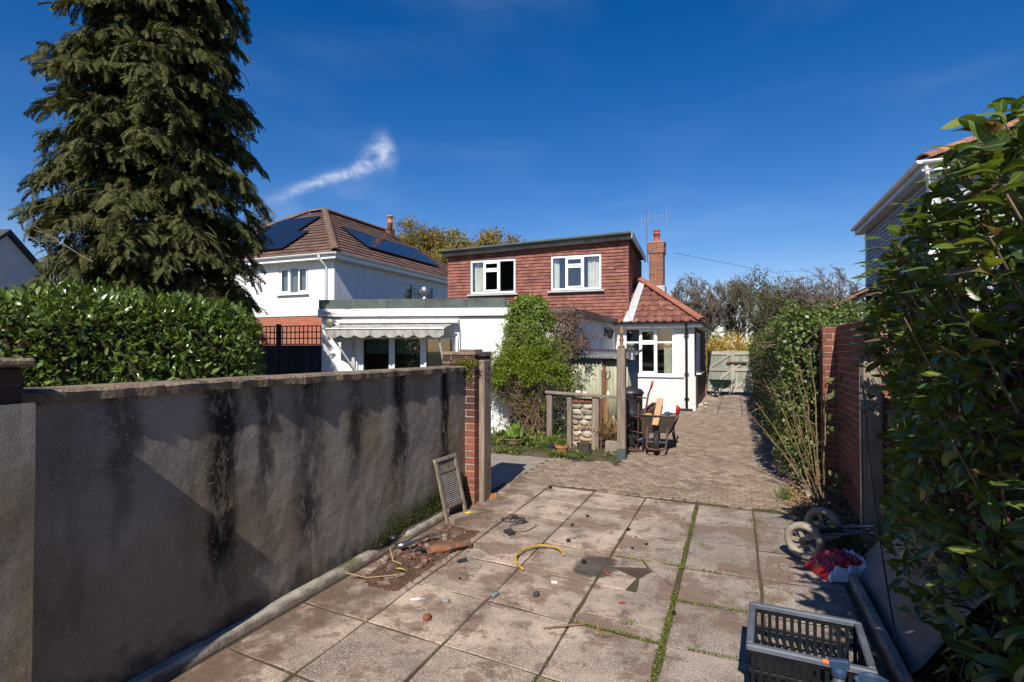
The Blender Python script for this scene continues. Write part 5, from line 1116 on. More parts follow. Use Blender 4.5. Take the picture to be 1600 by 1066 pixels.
# climbing plants and shrub by the extension corner
ic = thing('climbing_ivy', 'bright green ivy column climbing the corner of the flat roofed extension', 'ivy', (-3.95, 10.35, 0))
n = 12000; zz = RNG.uniform(.9, 2.78, n); rr = np.interp(zz, [.9, 1.6, 2.3, 2.78], [.42, .46, .52, .26]); d = rdir(n); d[:, 2] *= .3; d /= np.linalg.norm(d, axis=1, keepdims=True)
P = np.stack([-3.92 + .04 * np.sin(zz * 5) + d[:, 0] * rr, 10.35 + d[:, 1] * rr * .8, zz], 1); P += d * (nz3(P, 3.2) * .24)[:, None] - d * (RNG.uniform(size=(n, 1)) ** 2) * .15
scatter('foliage', leaf_geo(2, .8, .1, .1), P, basis(rdir(n) * .7 + d * .4 - np.array([0, 0, .3]), d + rdir(n) * .5 + np.array([0, 0, .3])), RNG.uniform(.028, .058, n), IVYC, ic, True, kind='stuff')
mb = MB(); mb.tube([(-3.95, 10.45, -.05), (-3.9, 10.4, 1.2), (-3.95, 10.4, 2.6)], [.12, .16, .08], 8); mb.build('stem', BARKD, ic)
dc = thing('dry_climber', 'brown withered climber hanging beside the bright ivy below the dormer', 'climber', (-3.35, 11.0, 0)); SS = []; tips = []; rn = random.Random(21)
for i in range(26): grow(rn, (-3.5 + rn.gauss(0, .16), 10.75 + rn.gauss(0, .15), rn.uniform(1.0, 2.0)), (rn.uniform(-.2, .7), rn.gauss(0, .3), rn.uniform(.2, 1)), .34, .009, 3, SS, .45, -.02, (2, 3), .75, tips, .003)
segs('twigs', SS, TWIG, dc, 3, kind='stuff'); P = np.array([t[0] for t in tips]); P = P[P[:, 2] < 2.72]; P = np.repeat(P, 2, 0) + RNG.normal(size=(len(P) * 2, 3)) * .035
scatter('withered_leaves', leaf_geo(2, .6, .3, .3), P, basis(rdir(len(P)), rdir(len(P))), RNG.uniform(.03, .06, len(P)), DEADL, dc, kind='stuff')
gs = thing('garden_shrub', 'straggly shrub with fresh green top and bare brown stems beside the pillar', 'shrub', (-3.75, 9.8, 0)); SS = []; rn = random.Random(31)
for i in range(75):
    b = Vector((-3.6 + rn.gauss(0, .14), 9.95 + rn.gauss(0, .14), rn.uniform(0, .4))); a = rn.uniform(0, 6.283); q = rn.random() ** .6; top = Vector((-3.75 + math.cos(a) * .95 * q, 9.85 + math.sin(a) * .55 * q, 1.05 + rn.uniform(.1, .55) * (1 - q * .6))); end = top + Vector((math.cos(a) * .22, math.sin(a) * .12 - .1, -rn.uniform(.0, .55) * q * rn.random())); prev = b
    for k in range(1, 7): t = k / 6; p = (b.lerp(top, t)).lerp(top.lerp(end, t), t) + Vector((rn.gauss(0, .02), rn.gauss(0, .02), 0)); SS.append((tuple(prev), tuple(p), .008 * (1.2 - t), .008 * (1.05 - t))); prev = p
    for k in range(9):
        p = b.lerp(top, rn.uniform(.35, 1)); e = p + Vector((rn.gauss(0, .2), rn.gauss(-.06, .14), rn.gauss(-.08, .16))); SS.append((tuple(p), tuple(e), .004, .002))
segs('stems', SS, mat('straw brown stem', (.26, .185, .11), (.16, .11, .07), 12, .9, rnd=.3, mode='isl'), gs, 3)
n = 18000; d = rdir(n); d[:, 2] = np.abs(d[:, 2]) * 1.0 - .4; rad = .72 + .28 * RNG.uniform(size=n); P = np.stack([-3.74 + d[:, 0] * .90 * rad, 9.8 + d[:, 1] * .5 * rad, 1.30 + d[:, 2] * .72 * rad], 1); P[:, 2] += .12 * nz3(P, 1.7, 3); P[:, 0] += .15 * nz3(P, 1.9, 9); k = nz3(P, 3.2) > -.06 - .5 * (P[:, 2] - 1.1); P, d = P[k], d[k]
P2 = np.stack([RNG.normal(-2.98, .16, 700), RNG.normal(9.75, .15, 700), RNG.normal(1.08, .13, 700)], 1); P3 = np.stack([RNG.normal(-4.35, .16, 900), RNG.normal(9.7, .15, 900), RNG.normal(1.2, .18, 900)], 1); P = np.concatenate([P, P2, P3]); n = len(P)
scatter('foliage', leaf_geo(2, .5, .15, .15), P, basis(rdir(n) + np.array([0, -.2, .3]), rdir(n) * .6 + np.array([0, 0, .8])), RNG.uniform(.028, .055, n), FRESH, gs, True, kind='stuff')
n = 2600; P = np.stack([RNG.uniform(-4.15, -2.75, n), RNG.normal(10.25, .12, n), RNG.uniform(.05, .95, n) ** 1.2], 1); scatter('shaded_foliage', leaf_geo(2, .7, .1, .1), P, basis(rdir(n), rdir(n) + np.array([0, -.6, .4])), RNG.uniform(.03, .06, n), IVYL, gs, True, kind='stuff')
twigs_in(gs, 160, -4.1, -3.0, 9.6, 10.3, .2, 1.2, (0, -.2, -.2), TWIG, .005, 'dead_twigs', (.3, .7))
def tuft(P, H, m, name, parent=None, w=.05, lean=.5, **k):
    P = np.array(P); n = len(P); D = np.stack([RNG.normal(0, lean, n), RNG.normal(0, lean, n), np.ones(n)], 1); return scatter(name, leaf_geo(3, w, .35, .2, 0), P, basis(D, rdir(n)), np.asarray(H) * RNG.uniform(.6, 1.25, n), m, parent, True, **k)
def sprigs(parent, C, Rv, k, L, m, ls, seed, nm='sprigs'):   # loose shoots breaking the outline of a shrub
    rn = random.Random(seed); S_ = []; P_ = []; D_ = []
    for _ in range(k):
        d = Vector((rn.gauss(0, 1), rn.gauss(-.3, .7), rn.gauss(.35, .7))).normalized(); p = Vector(C) + Vector((d.x * Rv[0], d.y * Rv[1], d.z * Rv[2])) * .85; d = (d + Vector((rn.gauss(0, .5), rn.gauss(0, .4), rn.gauss(0, .4)))).normalized(); l = rn.uniform(.4, 1.2) * L; e = p + d * l + Vector((0, 0, -.25 * l)); S_.append((tuple(p), tuple(e), .004, .0015))
        for w in range(int(l * 60)): t = rn.random(); q = p.lerp(e, t); P_.append(tuple(q + Vector((rn.gauss(0, .012), rn.gauss(0, .012), rn.gauss(0, .012))))); D_.append(tuple(d + Vector((rn.gauss(0, .8), rn.gauss(0, .8), rn.gauss(.2, .8)))))
    segs(nm + '_stems', S_, TWIG, parent, 3, kind='stuff'); P_ = np.array(P_); scatter(nm, leaf_geo(2, .55, .15, .15), P_, basis(np.array(D_), rdir(len(P_)) * .6 + np.array([0, 0, .8])), RNG.uniform(.6, 1.2, len(P_)) * ls, m, parent, True, kind='stuff')
sprigs(gs, (-3.74, 9.8, 1.3), (.92, .5, .66), 150, .32, FRESH, .045, 5); sprigs(ic, (-3.92, 10.35, 2.0), (.5, .42, .75), 110, .26, IVYC, .045, 6); sprigs(gs, (-3.55, 9.85, 1.75), (.55, .4, .45), 70, .3, FRESH, .045, 7, 'upper_sprigs')
# weeds along the bed
Pw = np.stack([RNG.uniform(-4.3, -1.75, 2300), 8.14 + np.abs(RNG.normal(0, .3, 2300)), np.full(2300, .02)], 1); k = nz3(Pw, 3.1) > .06; Pw = Pw[k]; n = len(Pw); Pw[:, 2] += RNG.uniform(0, .07, n)
scatter('weeds', leaf_geo(2, .55, .2, .1), Pw, basis(rdir(n) + np.array([0, -.2, .5]), np.array([[0, 0, 1.]]) + rdir(n) * .6), RNG.uniform(.025, .06, n), WEED, None, True, cat='weeds', label='low green weeds growing along the front of the planted bed', kind='stuff')
n = 1500; Pb = np.stack([RNG.uniform(-4.3, -2.9, n), RNG.uniform(8.7, 9.5, n), RNG.uniform(.02, .3, n) ** 1.4], 1); scatter('undergrowth', leaf_geo(2, .6, .2, .1), Pb, basis(rdir(n) + np.array([0, -.3, .5]), np.array([[0, -.3, 1.]]) + rdir(n) * .5), RNG.uniform(.03, .08, n), WEED, None, True, cat='undergrowth', label='green undergrowth between the pots and the shrub', kind='stuff')
# weeds in the slab joints
J = []
def joint(x0, y0, x1, y1, n, w, f=(0, 1), th=.0):
    for _ in range(n):
        t = random.uniform(*f); x = x0 + (x1 - x0) * t; y = y0 + (y1 - y0) * t
        if mnoise.noise((x * 3, y * 3, 7)) > th: J.append((x + random.gauss(0, w), y + random.gauss(0, w * .6), .0 + random.uniform(0, .012)))
joint(-.40, 1.4, -.40, 3.9, 2100, .013, th=-.35); joint(-.40, 3.9, -.40, 6.25, 1100, .010, th=-.2); joint(-.95, sk(-.95, 3.25), -.4, 3.25, 520, .012, th=-.25); joint(-.4, 3.25, .15, 3.25, 260, .011, th=-.1); joint(-.4, 2.65, .15, 2.65, 700, .016, th=-.3); joint(-.95, 2.65, -.4, 2.65, 420, .016, th=-.15)
joint(-.92, 4.47, -.4, 4.45, 420, .012, th=-.25); joint(-.4, 3.85, .15, 3.85, 380, .012, th=-.2); joint(-.4, 4.45, .15, 4.45, 220, .011, th=0); joint(.155, 3.3, .155, 6.3, 700, .03, th=.0); joint(-2.2, 6.62, .6, 6.36, 800, .018, th=-.05); joint(-.965, 2.0, -.965, 2.9, 150, .008, th=.0)
for (x, y) in ((-.72, 2.45), (-.62, 3.42), (.42, 6.8), (.35, 6.45), (-.75, 7.2), (-.3, 5.0)): J += [(x + random.gauss(0, .035), y + random.gauss(0, .03), random.uniform(0, .02)) for _ in range(60)]
J = np.array(J); n = len(J); scatter('joint_weeds', leaf_geo(2, .6, .2, .1), J, basis(rdir(n) + np.array([0, 0, .55]), np.array([[0, 0, 1.]]) + rdir(n) * .5), RNG.uniform(.006, .015, n), MOSS, None, True, cat='weeds', label='bright green weeds growing in the joints of the paving slabs', kind='stuff')
# moss at the foot of the wall and on the gate pillar
n = 3500; P = np.stack([-2.775 + np.abs(RNG.normal(0, .012, n)), RNG.uniform(3.75, 5.35, n), .06 + np.abs(RNG.normal(0, .1, n))], 1); scatter('wall_moss', leaf_geo(2, .4, .3, .1), P, basis(rdir(n) + np.array([.5, 0, .3]), rdir(n)), RNG.uniform(.006, .018, n), m_leaf('dark moss', (.045, .06, .012), (.07, .085, .018), (.11, .12, .03), .9, .1, .1), None, cat='moss', label='dark green moss clinging to the foot of the rendered wall', kind='stuff')
n = 900; P = np.stack([RNG.normal(-2.76, .09, n), 5.385 - np.abs(RNG.normal(0, .014, n)), 1.585 - np.abs(RNG.normal(0, .035, n)) - np.where(RNG.uniform(size=n) < .35, RNG.uniform(0, .22, n), 0)], 1); P[:, 0] = np.where(P[:, 2] < 1.5, np.clip(P[:, 0], -2.81, -2.72), P[:, 0]); scatter('pillar_moss', leaf_geo(2, .5, .3, .1), P, basis(rdir(n) + np.array([0, -.6, 0]), rdir(n)), RNG.uniform(.012, .03, n), m_leaf('olive moss', (.12, .13, .02), (.16, .17, .03), (.2, .2, .05), .9, .1, .1), None, cat='moss', label='olive moss spilling down the top of the gate pillar', kind='stuff')
# dry stems beside the brick pier
ds = thing('dry_stem_plant', 'clump of tall dry budding stems in front of the ivy hedge and brick pier', 'plant', (.88, 7.1, 0)); SS = []; bp = []; rn = random.Random(77)
for (bx, by, tx, ty, tz, r) in ((.86, 7.15, .80, 7.25, 1.75, .011), (.9, 7.05, .93, 7.1, 1.95, .012), (.84, 7.1, .62, 7.3, 1.62, .010), (.84, 7.2, .48, 7.35, 1.45, .009), (.82, 7.1, .40, 7.5, 1.25, .009), (.8, 7.3, .25, 7.7, 1.0, .009), (.82, 7.25, .15, 7.9, .85, .01), (.85, 7.2, .55, 7.6, 1.1, .008), (.88, 7.0, .7, 7.2, 1.2, .008), (.8, 7.4, .35, 8.2, 1.3, .008), (.86, 6.95, .78, 6.9, .9, .007), (.9, 7.2, .95, 7.3, 1.2, .008), (.84, 7.3, .6, 7.9, 1.4, .008), (.88, 6.9, .66, 6.8, .6, .006), (.86, 7.05, .5, 7.0, .8, .007), (.84, 7.2, .3, 7.3, .7, .007), (.87, 7.1, .7, 7.4, 1.5, .009)):
    prev = Vector((bx, by, 0)); top = Vector((tx, ty, tz)); n = 9; mid = prev.lerp(top, .5) + Vector((.04, 0, .05 * tz)); b0 = prev.copy()
    for k in range(1, n + 1):
        t = k / n; p = b0.lerp(mid, t).lerp(mid.lerp(top, t), t) + Vector((rn.gauss(0, .006), rn.gauss(0, .006), 0)); SS.append((tuple(prev), tuple(p), r * (1.1 - t * .7), r * (1.1 - (t + .1) * .7)))
        if k > 2:
            for q in range(4): z = prev.lerp(p, rn.random()); bp.append(tuple(z + Vector((rn.gauss(0, .012), rn.gauss(0, .012), rn.gauss(0, .01)))))
            if rn.random() < .5: e = p + Vector((rn.gauss(0, .09), rn.gauss(0, .07), rn.uniform(.03, .16))); SS.append((tuple(p), tuple(e), r * .35, r * .2)); bp += [tuple(p.lerp(e, w_)) for w_ in (.4, .7, 1)]
        prev = p
segs('stems', SS, mat('ochre stem', (.22, .165, .085), (.15, .105, .06), 20, .85, rnd=.2, mode='isl'), ds, 5); P = np.array(bp); n = len(P); scatter('buds', leaf_geo(2, .5, .2, .2), P, basis(rdir(n) + np.array([0, 0, .6]), rdir(n)), RNG.uniform(.015, .042, n), BUDS, ds, kind='stuff')
bw2 = thing('bramble', 'small bramble with ragged leaves on the brick wall', 'plant', (1.03, 6.8, 0)); bp = []; SS = []
for (x, y, z) in ((1.02, 6.9, .95), (1.0, 6.75, .85), (1.04, 7.0, .8), (1.02, 6.6, .35), (.98, 6.7, .3), (1.05, 7.05, 1.35), (1.04, 6.95, 1.2), (.95, 6.6, .2)):
    SS.append(((1.06, 6.9, 0), (x, y, z), .004, .002)); bp += [(x + jit(.09), y + jit(.09), z + jit(.05)) for _ in range(9)]
segs('stems', SS, TWIG, bw2, 4); P = np.array(bp); n = len(P); scatter('foliage', leaf_geo(3, .75, .15, .15), P, basis(rdir(n) + np.array([-.4, -.3, .1]), np.array([[-.3, -.4, 1.]]) + rdir(n) * .4), RNG.uniform(.05, .1, n), m_leaf('dull bramble leaf', (.09, .11, .03), (.14, .15, .045), (.2, .16, .06), .6, .3, .25), bw2, True, kind='stuff')
# dead leaves and litter
n = 1700; P = np.stack([RNG.uniform(.35, 1.08, n), RNG.normal(6.6, .75, n), .03 + np.abs(RNG.normal(0, .012, n))], 1); P = P[(P[:, 0] > .5 + .12 * (P[:, 1] - 6.5) ** 2 * .5) & (P[:, 1] > 5.0) & (P[:, 1] < 9)]; n = len(P); scatter('leaf_litter', leaf_geo(2, .6, .3, .4, 0), P, basis(rdir(n) * np.array([1, 1, .2]), np.array([[0, 0, 1.]]) + rdir(n) * .5), RNG.uniform(.02, .055, n), STRAW, None, cat='leaf litter', label='dry leaf litter lying at the foot of the dry stems', kind='stuff')
Pg = []
for (x, y, k) in ((.78, 5.75, 90), (.95, 5.35, 60), (.62, 5.15, 40), (.5, 6.9, 50)): Pg += [(x + random.gauss(0, .06), y + random.gauss(0, .06), 0.0) for _ in range(k)]
tuft(Pg, .16, WEED, 'grass_tufts', None, .06, .45, cat='grass', label='grass tufts round the golf trolley and the gate timber', kind='stuff')
# ---------------------------------------------------------------- trellis fence beside the extension
tf = thing('trellis_fence', 'dark board fence topped with square trellis beside the extension', 'fence', (-10.5, 10.4, 0))
FA = math.atan2(.55, 4.2); FM = frame_m(-12.6, 10.05, FA)
for i in range(32): mb = MB(FM); x = i * .15; mb.box(x, x + .145, -.012 - (.012 if i % 2 else 0), .0, -.05, 1.80); mb.build('board', DARKT, tf)
for i in range(40): mb = MB(FM); x = .04 + i * .12; mb.box(x, x + .022, -.03, -.018, 1.82, 2.28); mb.build('lath', DARKT, tf)
for z in (1.81, 1.96, 2.11, 2.26): mb = MB(FM); mb.box(0, 4.85, -.017, .0, z, z + .024); mb.build('rail', DARKT, tf)
for x in (.1, 2.0, 3.45, 4.75): mb = MB(FM); mb.box(x, x + .09, .002, .09, -.05, 2.33); mb.build('post', DARKT, tf)
# ---------------------------------------------------------------- post and rail with stone panel
pr = thing('garden_rail', 'low weathered rail on rough posts running to the tall bell post', 'rail', (-2.4, 9.05, 0))
mb = MB(); mb.bar((-3.08, 9.03, .955), (-1.74, 9.03, .895), .10, .045); mb.build('top_rail', TIMX, pr, bevel=.006)
for x, z, t in ((-3.02, .93, .10), (-2.66, .915, .085), (-2.205, .895, .115)): mb = MB(); mb.bar((x, 9.06, -.05), (x + .01, 9.06, z), t, t * .9, (0, 1, 0)); mb.build('post', TIMG, pr, bevel=.008)
mb = MB(); mb.bar((-2.105, 9.05, -.05), (-2.105, 9.05, .86), .03, .03, (0, 1, 0)); mb.build('batten', IRON, pr)
sp_ = thing('stone_panel', 'rough stone infill panel between two posts under the rail', 'stone wall', (-2.43, 9.15, 0))
mb = MB(); mb.box(-2.61, -2.265, 9.10, 9.24, -.05, .83); mb.build('mortar', mat('buff mortar', (.38, .32, .23), (.28, .23, .165), 14, .95, .8, 80), sp_)
STN = [mat(f'panel stone {c[3]}', c[:3], tuple(k * .7 for k in c[:3]), 14, .9, .6, 60) for c in ((.40, .34, .25, 'buff'), (.32, .2, .15, 'red'), (.5, .44, .34, 'pale'), (.28, .25, .2, 'grey'), (.42, .3, .17, 'ochre'))]
def rock(M, m, name, parent, seed, sub=2, amp=.22, **k):
    import bmesh
    bm = bmesh.new(); bmesh.ops.create_icosphere(bm, subdivisions=sub, radius=.5)
    for v in bm.verts:
        p = v.co.copy(); c = Vector((max(-.4, min(.4, p.x)), max(-.4, min(.4, p.y)), max(-.4, min(.4, p.z)))); v.co = c * (1 + amp * mnoise.noise(p * 2.3 + Vector((seed * 3.1, seed, 0))) + amp * .4 * mnoise.noise(p * 6 + Vector((0, seed, 5))))
    me = bpy.data.meshes.new(name); bm.to_mesh(me); bm.free(); me.materials.append(m); me.polygons.foreach_set('use_smooth', [True] * len(me.polygons)); o = bpy.data.objects.new(name, me); COL.objects.link(o); loc = M.translation.copy(); WL[o] = loc
    if parent is not None: o.parent = parent; M = Matrix.Translation(-WL[parent]) @ M
    o.matrix_basis = M; meta(o, **k); return o
rn = random.Random(2); z = .02; i = 0
while z < .76:
    h = rn.uniform(.055, .10); x = -2.60
    while x < -2.30:
        wd = min(rn.uniform(.06, .22), -2.27 - x); rock(Matrix.Translation((x + wd / 2, 9.095, z + h / 2)) @ Matrix.Rotation(rn.uniform(-.1, .1), 4, 'Y') @ Matrix.Diagonal((wd * 1.2, .09, h * 1.2, 1)), rn.choice(STN), 'stone', sp_, i, 2, .55); x += wd + .012; i += 1
    z += h + .012
for x in (-2.60, -2.49, -2.38): mb = MB(); mb.box(x, x + .10, 9.06, 9.16, .79, .855); mb.build('brick', BRK, sp_, bevel=.004)
for i, (x, sx) in enumerate(((-2.50, .13), (-2.37, .11))): rock(Matrix.Translation((x, 9.03, .965 if i == 0 else .955)) @ Matrix.Diagonal((sx, .09, .085, 1)), mat('white flint', (.6, .56, .5), (.45, .4, .34), 18, .8, .4, 60), 'flint_stone', None, 40 + i, 2, .3, label=('larger' if i == 0 else 'smaller') + ' pale flint stone resting on the weathered rail', cat='stone', group='flints on the rail')
mb = MB(); mb.lathe([(.022, 0), (.024, .01), (.022, .055), (.012, .065), (.0125, .075)], (-1.98, 9.03, .93), 10); mb.build('plastic_stub', UPVC, label='small white plastic stub standing on the rail by the bell post', cat='stub', smooth=True)
# ---------------------------------------------------------------- tall bell post
bp_ = thing('bell_post', 'tall square weathered timber post with a turned finial', 'post', (-1.66, 8.56, 0))
mb = MB(); mb.box(-1.73, -1.60, 8.50, 8.63, .14, 1.72); mb.build('post_shaft', TIMG, bp_, bevel=.01)
mb = MB(); mb.box(-1.735, -1.595, 8.495, 8.635, -.05, .14); mb.build('foot', mat('painted green grey foot', (.07, .095, .095), (.05, .07, .07), 8, .8), bp_, bevel=.008)
mb = MB(); mb.lathe([(.055, 0), (.055, .03), (.03, .05), (.028, .11), (.042, .13), (.03, .15), (.026, .19), (.045, .215), (.048, .25), (.035, .29), (.015, .335), (.004, .35)], (-1.665, 8.565, 1.72), 14); mb.build('finial', mat('brown turned wood', (.26, .15, .085), (.17, .1, .06), 10, .7), bp_, smooth=True)
bell = thing('garden_bell', 'small grey metal bell hung on a bracket from the tall post', 'bell', (-1.55, 8.56, 1.6))
BELLM = mat('grey bell metal', (.13, .13, .13), (.19, .19, .18), 12, .45, metal=.7)
mb = MB(); mb.tube([(-1.60, 8.56, 1.70), (-1.50, 8.56, 1.715), (-1.45, 8.56, 1.70)], .010, 6); mb.tube([(-1.60, 8.56, 1.58), (-1.55, 8.56, 1.62), (-1.51, 8.56, 1.71)], .007, 6); mb.tube([(-1.50, 8.56, 1.71), (-1.50, 8.56, 1.66)], .006, 6); mb.build('bracket', BELLM, bell)
mb = MB(); mb.lathe([(.012, .125), (.035, .115), (.046, .08), (.05, .04), (.062, .015), (.078, 0), (.07, -.002), (.045, .03), (.03, .1)], (-1.50, 8.56, 1.535), 18); mb.build('bell_cup', BELLM, bell, smooth=True)
mb = MB(); mb.lathe([(.004, .08), (.004, .01), (.012, .0), (.004, -.015)], (-1.50, 8.56, 1.53), 8); mb.build('clapper', BELLM, bell)
# ---------------------------------------------------------------- corrugated lean-to store
lt_ = thing('lean_to_store', 'corrugated plastic lean-to store against the white side wall', 'shed', (-2.8, 12.0, 0))
CORR = mat('translucent corrugated sheet', (.42, .42, .30), (.33, .34, .24), 3, .6, c3=(.2, .19, .12), s3=2, stretch=(1, 1, .3)); CORR2 = mat('grey corrugated roof', (.13, .13, .13), (.19, .19, .185), 5, .8)
def corrugated(p0, ex, ey, L, H, m, name, parent, pitch=.076, amp=.012, nrm=None):
    p0, ex, ey = Vector(p0), Vector(ex).normalized(), Vector(ey).normalized(); nn = nrm or ex.cross(ey); n = int(L / pitch * 8); vs = []; fs = []
    for i in range(n + 1):
        t = i / n * L; o = nn * amp * math.sin(2 * math.pi * t / pitch); vs += [p0 + ex * t + o, p0 + ex * t + ey * H + o]
    for i in range(n): fs.append((2 * i, 2 * i + 2, 2 * i + 3, 2 * i + 1))
    b = MB(); b.add(vs, fs); o = b.build(name, m, parent, smooth=True); s = o.modifiers.new('solid', 'SOLIDIFY'); s.thickness = .003; return o
corrugated((-3.28, 11.3, 0), (1, 0, 0), (0, 0, 1), .66, 1.50, CORR, 'cladding_sheet', lt_); corrugated((-2.54, 11.34, 0), (1, 0, 0), (0, 0, 1), .46, 1.46, CORR, 'cladding_sheet', lt_); corrugated((-2.09, 11.35, 0), (0, 1, 0), (0, 0, 1), 1.3, 1.46, CORR, 'cladding_sheet', lt_)
corrugated((-3.32, 11.14, 1.535), (1, 0, 0), (0, 1.6, .16), 1.36, 1.6, CORR2, 'roof_sheet', lt_, .076, .016)
mb = MB(); mb.box(-2.61, -2.545, 11.32, 11.39, -.05, 1.5); mb.build('door_post', mat('brown stained timber', (.2, .09, .04), (.14, .065, .03), 12, .8), lt_, bevel=.004)
mb = MB(); mb.box(-3.3, -2.0, 11.36, 11.42, 1.45, 1.51); mb.build('header', MATS['brown stained timber'], lt_, bevel=.004)
bk = thing('wall_planter', 'black half basket planter hanging on the white side wall', 'planter', (-3.2, 11.67, 1.6))
mb = MB(); prof = [(.02, -.2), (.09, -.16), (.14, -.06), (.155, .06), (.165, .065), (.165, .08), (.14, .08)]; vs = []; fs = []; n = 12
for r, z in prof:
    for k in range(n + 1): a = -math.pi / 2 + math.pi * k / n; vs.append((-3.298 + r * math.cos(a), 11.72 + r * math.sin(a) * 1.25, 1.63 + z))
for i in range(len(prof) - 1):
    for k in range(n): fs.append((i * (n + 1) + k, i * (n + 1) + k + 1, (i + 1) * (n + 1) + k + 1, (i + 1) * (n + 1) + k))
mb.add(vs, fs); mb.build('basket', BLACKP, bk, smooth=True)
mb = MB(); mb.box(-3.298, -3.2, 11.57, 11.87, 1.66, 1.69); mb.build('compost', SOIL, bk)
hp = thing('wall_lantern', 'dark bracket lantern high on the side wall under the roof edge', 'lantern', (-3.2, 14.9, 2.1))
mb = MB(); mb.box(-3.3, -3.28, 14.6, 14.75, 2.05, 2.3); mb.build('back_plate', BLACKP, hp); mb = MB(); mb.lathe([(.02, -.14), (.06, -.11), (.11, .08), (.12, .1), (.03, .16)], (-3.16, 14.67, 2.12), 6); mb.build('lamp_body', BLACKP, hp); mb = MB(); mb.tube([(-3.29, 14.67, 2.28), (-3.16, 14.67, 2.3), (-3.16, 14.67, 2.26)], .012, 6); mb.build('arm', BLACKP, hp)
# ---------------------------------------------------------------- timber gate
gt = thing('timber_gate', 'pale grey boarded double gate with diagonal braces across the drive', 'gate', (-.15, 22.3, 0))
GY = 22.35; x = -1.03; k = 0
while x < .78:
    w_ = .125; mb = MB(); mb.box(x, x + w_ - .008, GY, GY + .022, .06 + jit(.008), 1.64 + jit(.012)); mb.build('board', GATEM, gt, bevel=.003); x += w_
for a, b_ in ((-1.03, -.165), (-.125, .77)):
    for z in (1.55, .93, .14): mb = MB(); mb.box(a, b_, GY - .042, GY - .002, z - .055, z + .055); mb.build('rail', GATER, gt, bevel=.004)
    for z0, z1 in ((.98, 1.5), (.2, .88)): mb = MB(); mb.bar((a + .06, GY - .021, z0), (b_ - .05, GY - .021, z1), .036, .09, (0, -1, 0)) if False else mb.bar((a + .06, GY - .022, z0), (b_ - .05, GY - .022, z1), .034, .085, (0, 0, 1)); mb.build('brace', GATER, gt, bevel=.004)
for x in (-.19, -.125): mb = MB(); mb.box(x, x + .06, GY - .046, GY - .001, .06, 1.66); mb.build('stile', GATER, gt, bevel=.004)
mb = MB(); mb.box(-.34, .38, GY - .10, GY - .05, 1.17, 1.235); mb.build('lock_bar', IRON, gt, bevel=.004)
mb = MB(); mb.box(-.22, -.06, GY - .07, GY - .047, .42, .46); mb.build('latch', IRON, gt)
# ---------------------------------------------------------------- wheelbarrows
def barrow(label, M, tub, frame, group='wheelbarrows on the drive'):
    t = thing('wheelbarrow', label, 'wheelbarrow', M.translation, group)
    def B_(): return MB(M)
    b = B_(); tp = [(-.30, .10, .60), (.30, .10, .60), (.28, .98, .56), (-.28, .98, .56)]; bt = [(-.17, .26, .30), (.17, .26, .30), (.19, .80, .27), (-.19, .80, .27)]; inn = [(p[0] * .94, p[1] + (.02 if p[1] < .5 else -.02), p[2] + .001) for p in tp]; ib = [(p[0] * .92, p[1], p[2] + .012) for p in bt]
    b.add(tp + bt + inn + ib, [(0, 4, 5, 1), (1, 5, 6, 2), (2, 6, 7, 3), (3, 7, 4, 0), (4, 7, 6, 5), (8, 9, 13, 12), (9, 10, 14, 13), (10, 11, 15, 14), (11, 8, 12, 15), (12, 13, 14, 15), (0, 1, 9, 8), (1, 2, 10, 9), (2, 3, 11, 10), (3, 0, 8, 11)]); tray = b.build('tray', tub, t)
    b = B_(); b.tube([Vector(p) + Vector((0, 0, .005)) for p in tp], .013, 6, closed=True); b.build('rim', tub, tray, smooth=True)
    for s in (-1, 1):
        b = B_(); b.tube([(0, -.20, .10), (s * .12, -.20, .11), (s * .15, -.15, .14), (s * .155, .12, .28), (s * .20, .75, .30), (s * .27, 1.12, .44), (s * .285, 1.36, .55)], .017, 7); b.build('frame_rail', frame, t, smooth=True)
        b = B_(); b.tube([(s * .2, .70, .30), (s * .25, .82, .0), (s * .25, .90, .0), (s * .21, 1.0, .37)], .014, 6); b.build('leg', frame, t, smooth=True)
        b = B_(); b.tube([(s * .277, 1.25, .50), (s * .287, 1.39, .565)], .022, 8); b.build('grip', RUBBER, t, smooth=True)
        b = B_(); b.tube([(s * .155, .02, .19), (s * .16, .12, .42)], .016, 6); b.build('front_strut', frame, t)
    X = Matrix.Rotation(R(90), 4, 'Y'); c = (0, 0, .19); b = B_(); b.lathe([(.13, -.04), (.165, -.045), (.187, -.02), (.19, 0), (.187, .02), (.165, .045), (.13, .04)], c, 24, X, True); wh = b.build('tyre', RUBBER, t, smooth=True)
    b = B_(); b.lathe([(.03, -.05), (.03, -.02), (.13, -.02), (.13, .02), (.03, .02), (.03, .05)], c, 20, X); b.build('hub', frame, wh); b = B_(); b.tube([(-.16, 0, .19), (.16, 0, .19)], .009, 6); b.build('axle', GALV, wh)
    return t
WBM = frame_m(-1.20, 9.10, R(3)); STEELD = mat('dull dark steel', (.075, .07, .062), (.13, .085, .06), 7, .65, .4, 60, spec=.4)
barrow('rusty wheelbarrow full of rubbish parked beside the bell post', WBM, STEELD, IRON)
barrow('dark green wheelbarrow standing in front of the timber gate', frame_m(-.66, 20.75, R(-14)) @ Matrix.Translation((0, 0, 0)), mat('dark green tub', (.02, .04, .032), (.03, .05, .04), 6, .5), GALV)
L = lambda p: WBM @ Vector(p)
mb = MB(); mb.bar(L((-.03, .02, .46)), L((.03, .42, .86)), .10, .03, (0, -.6, .8)); mb.build('plank', PLANKM, label='short pale plank leaning out of the rusty wheelbarrow', cat='plank', bevel=.003)
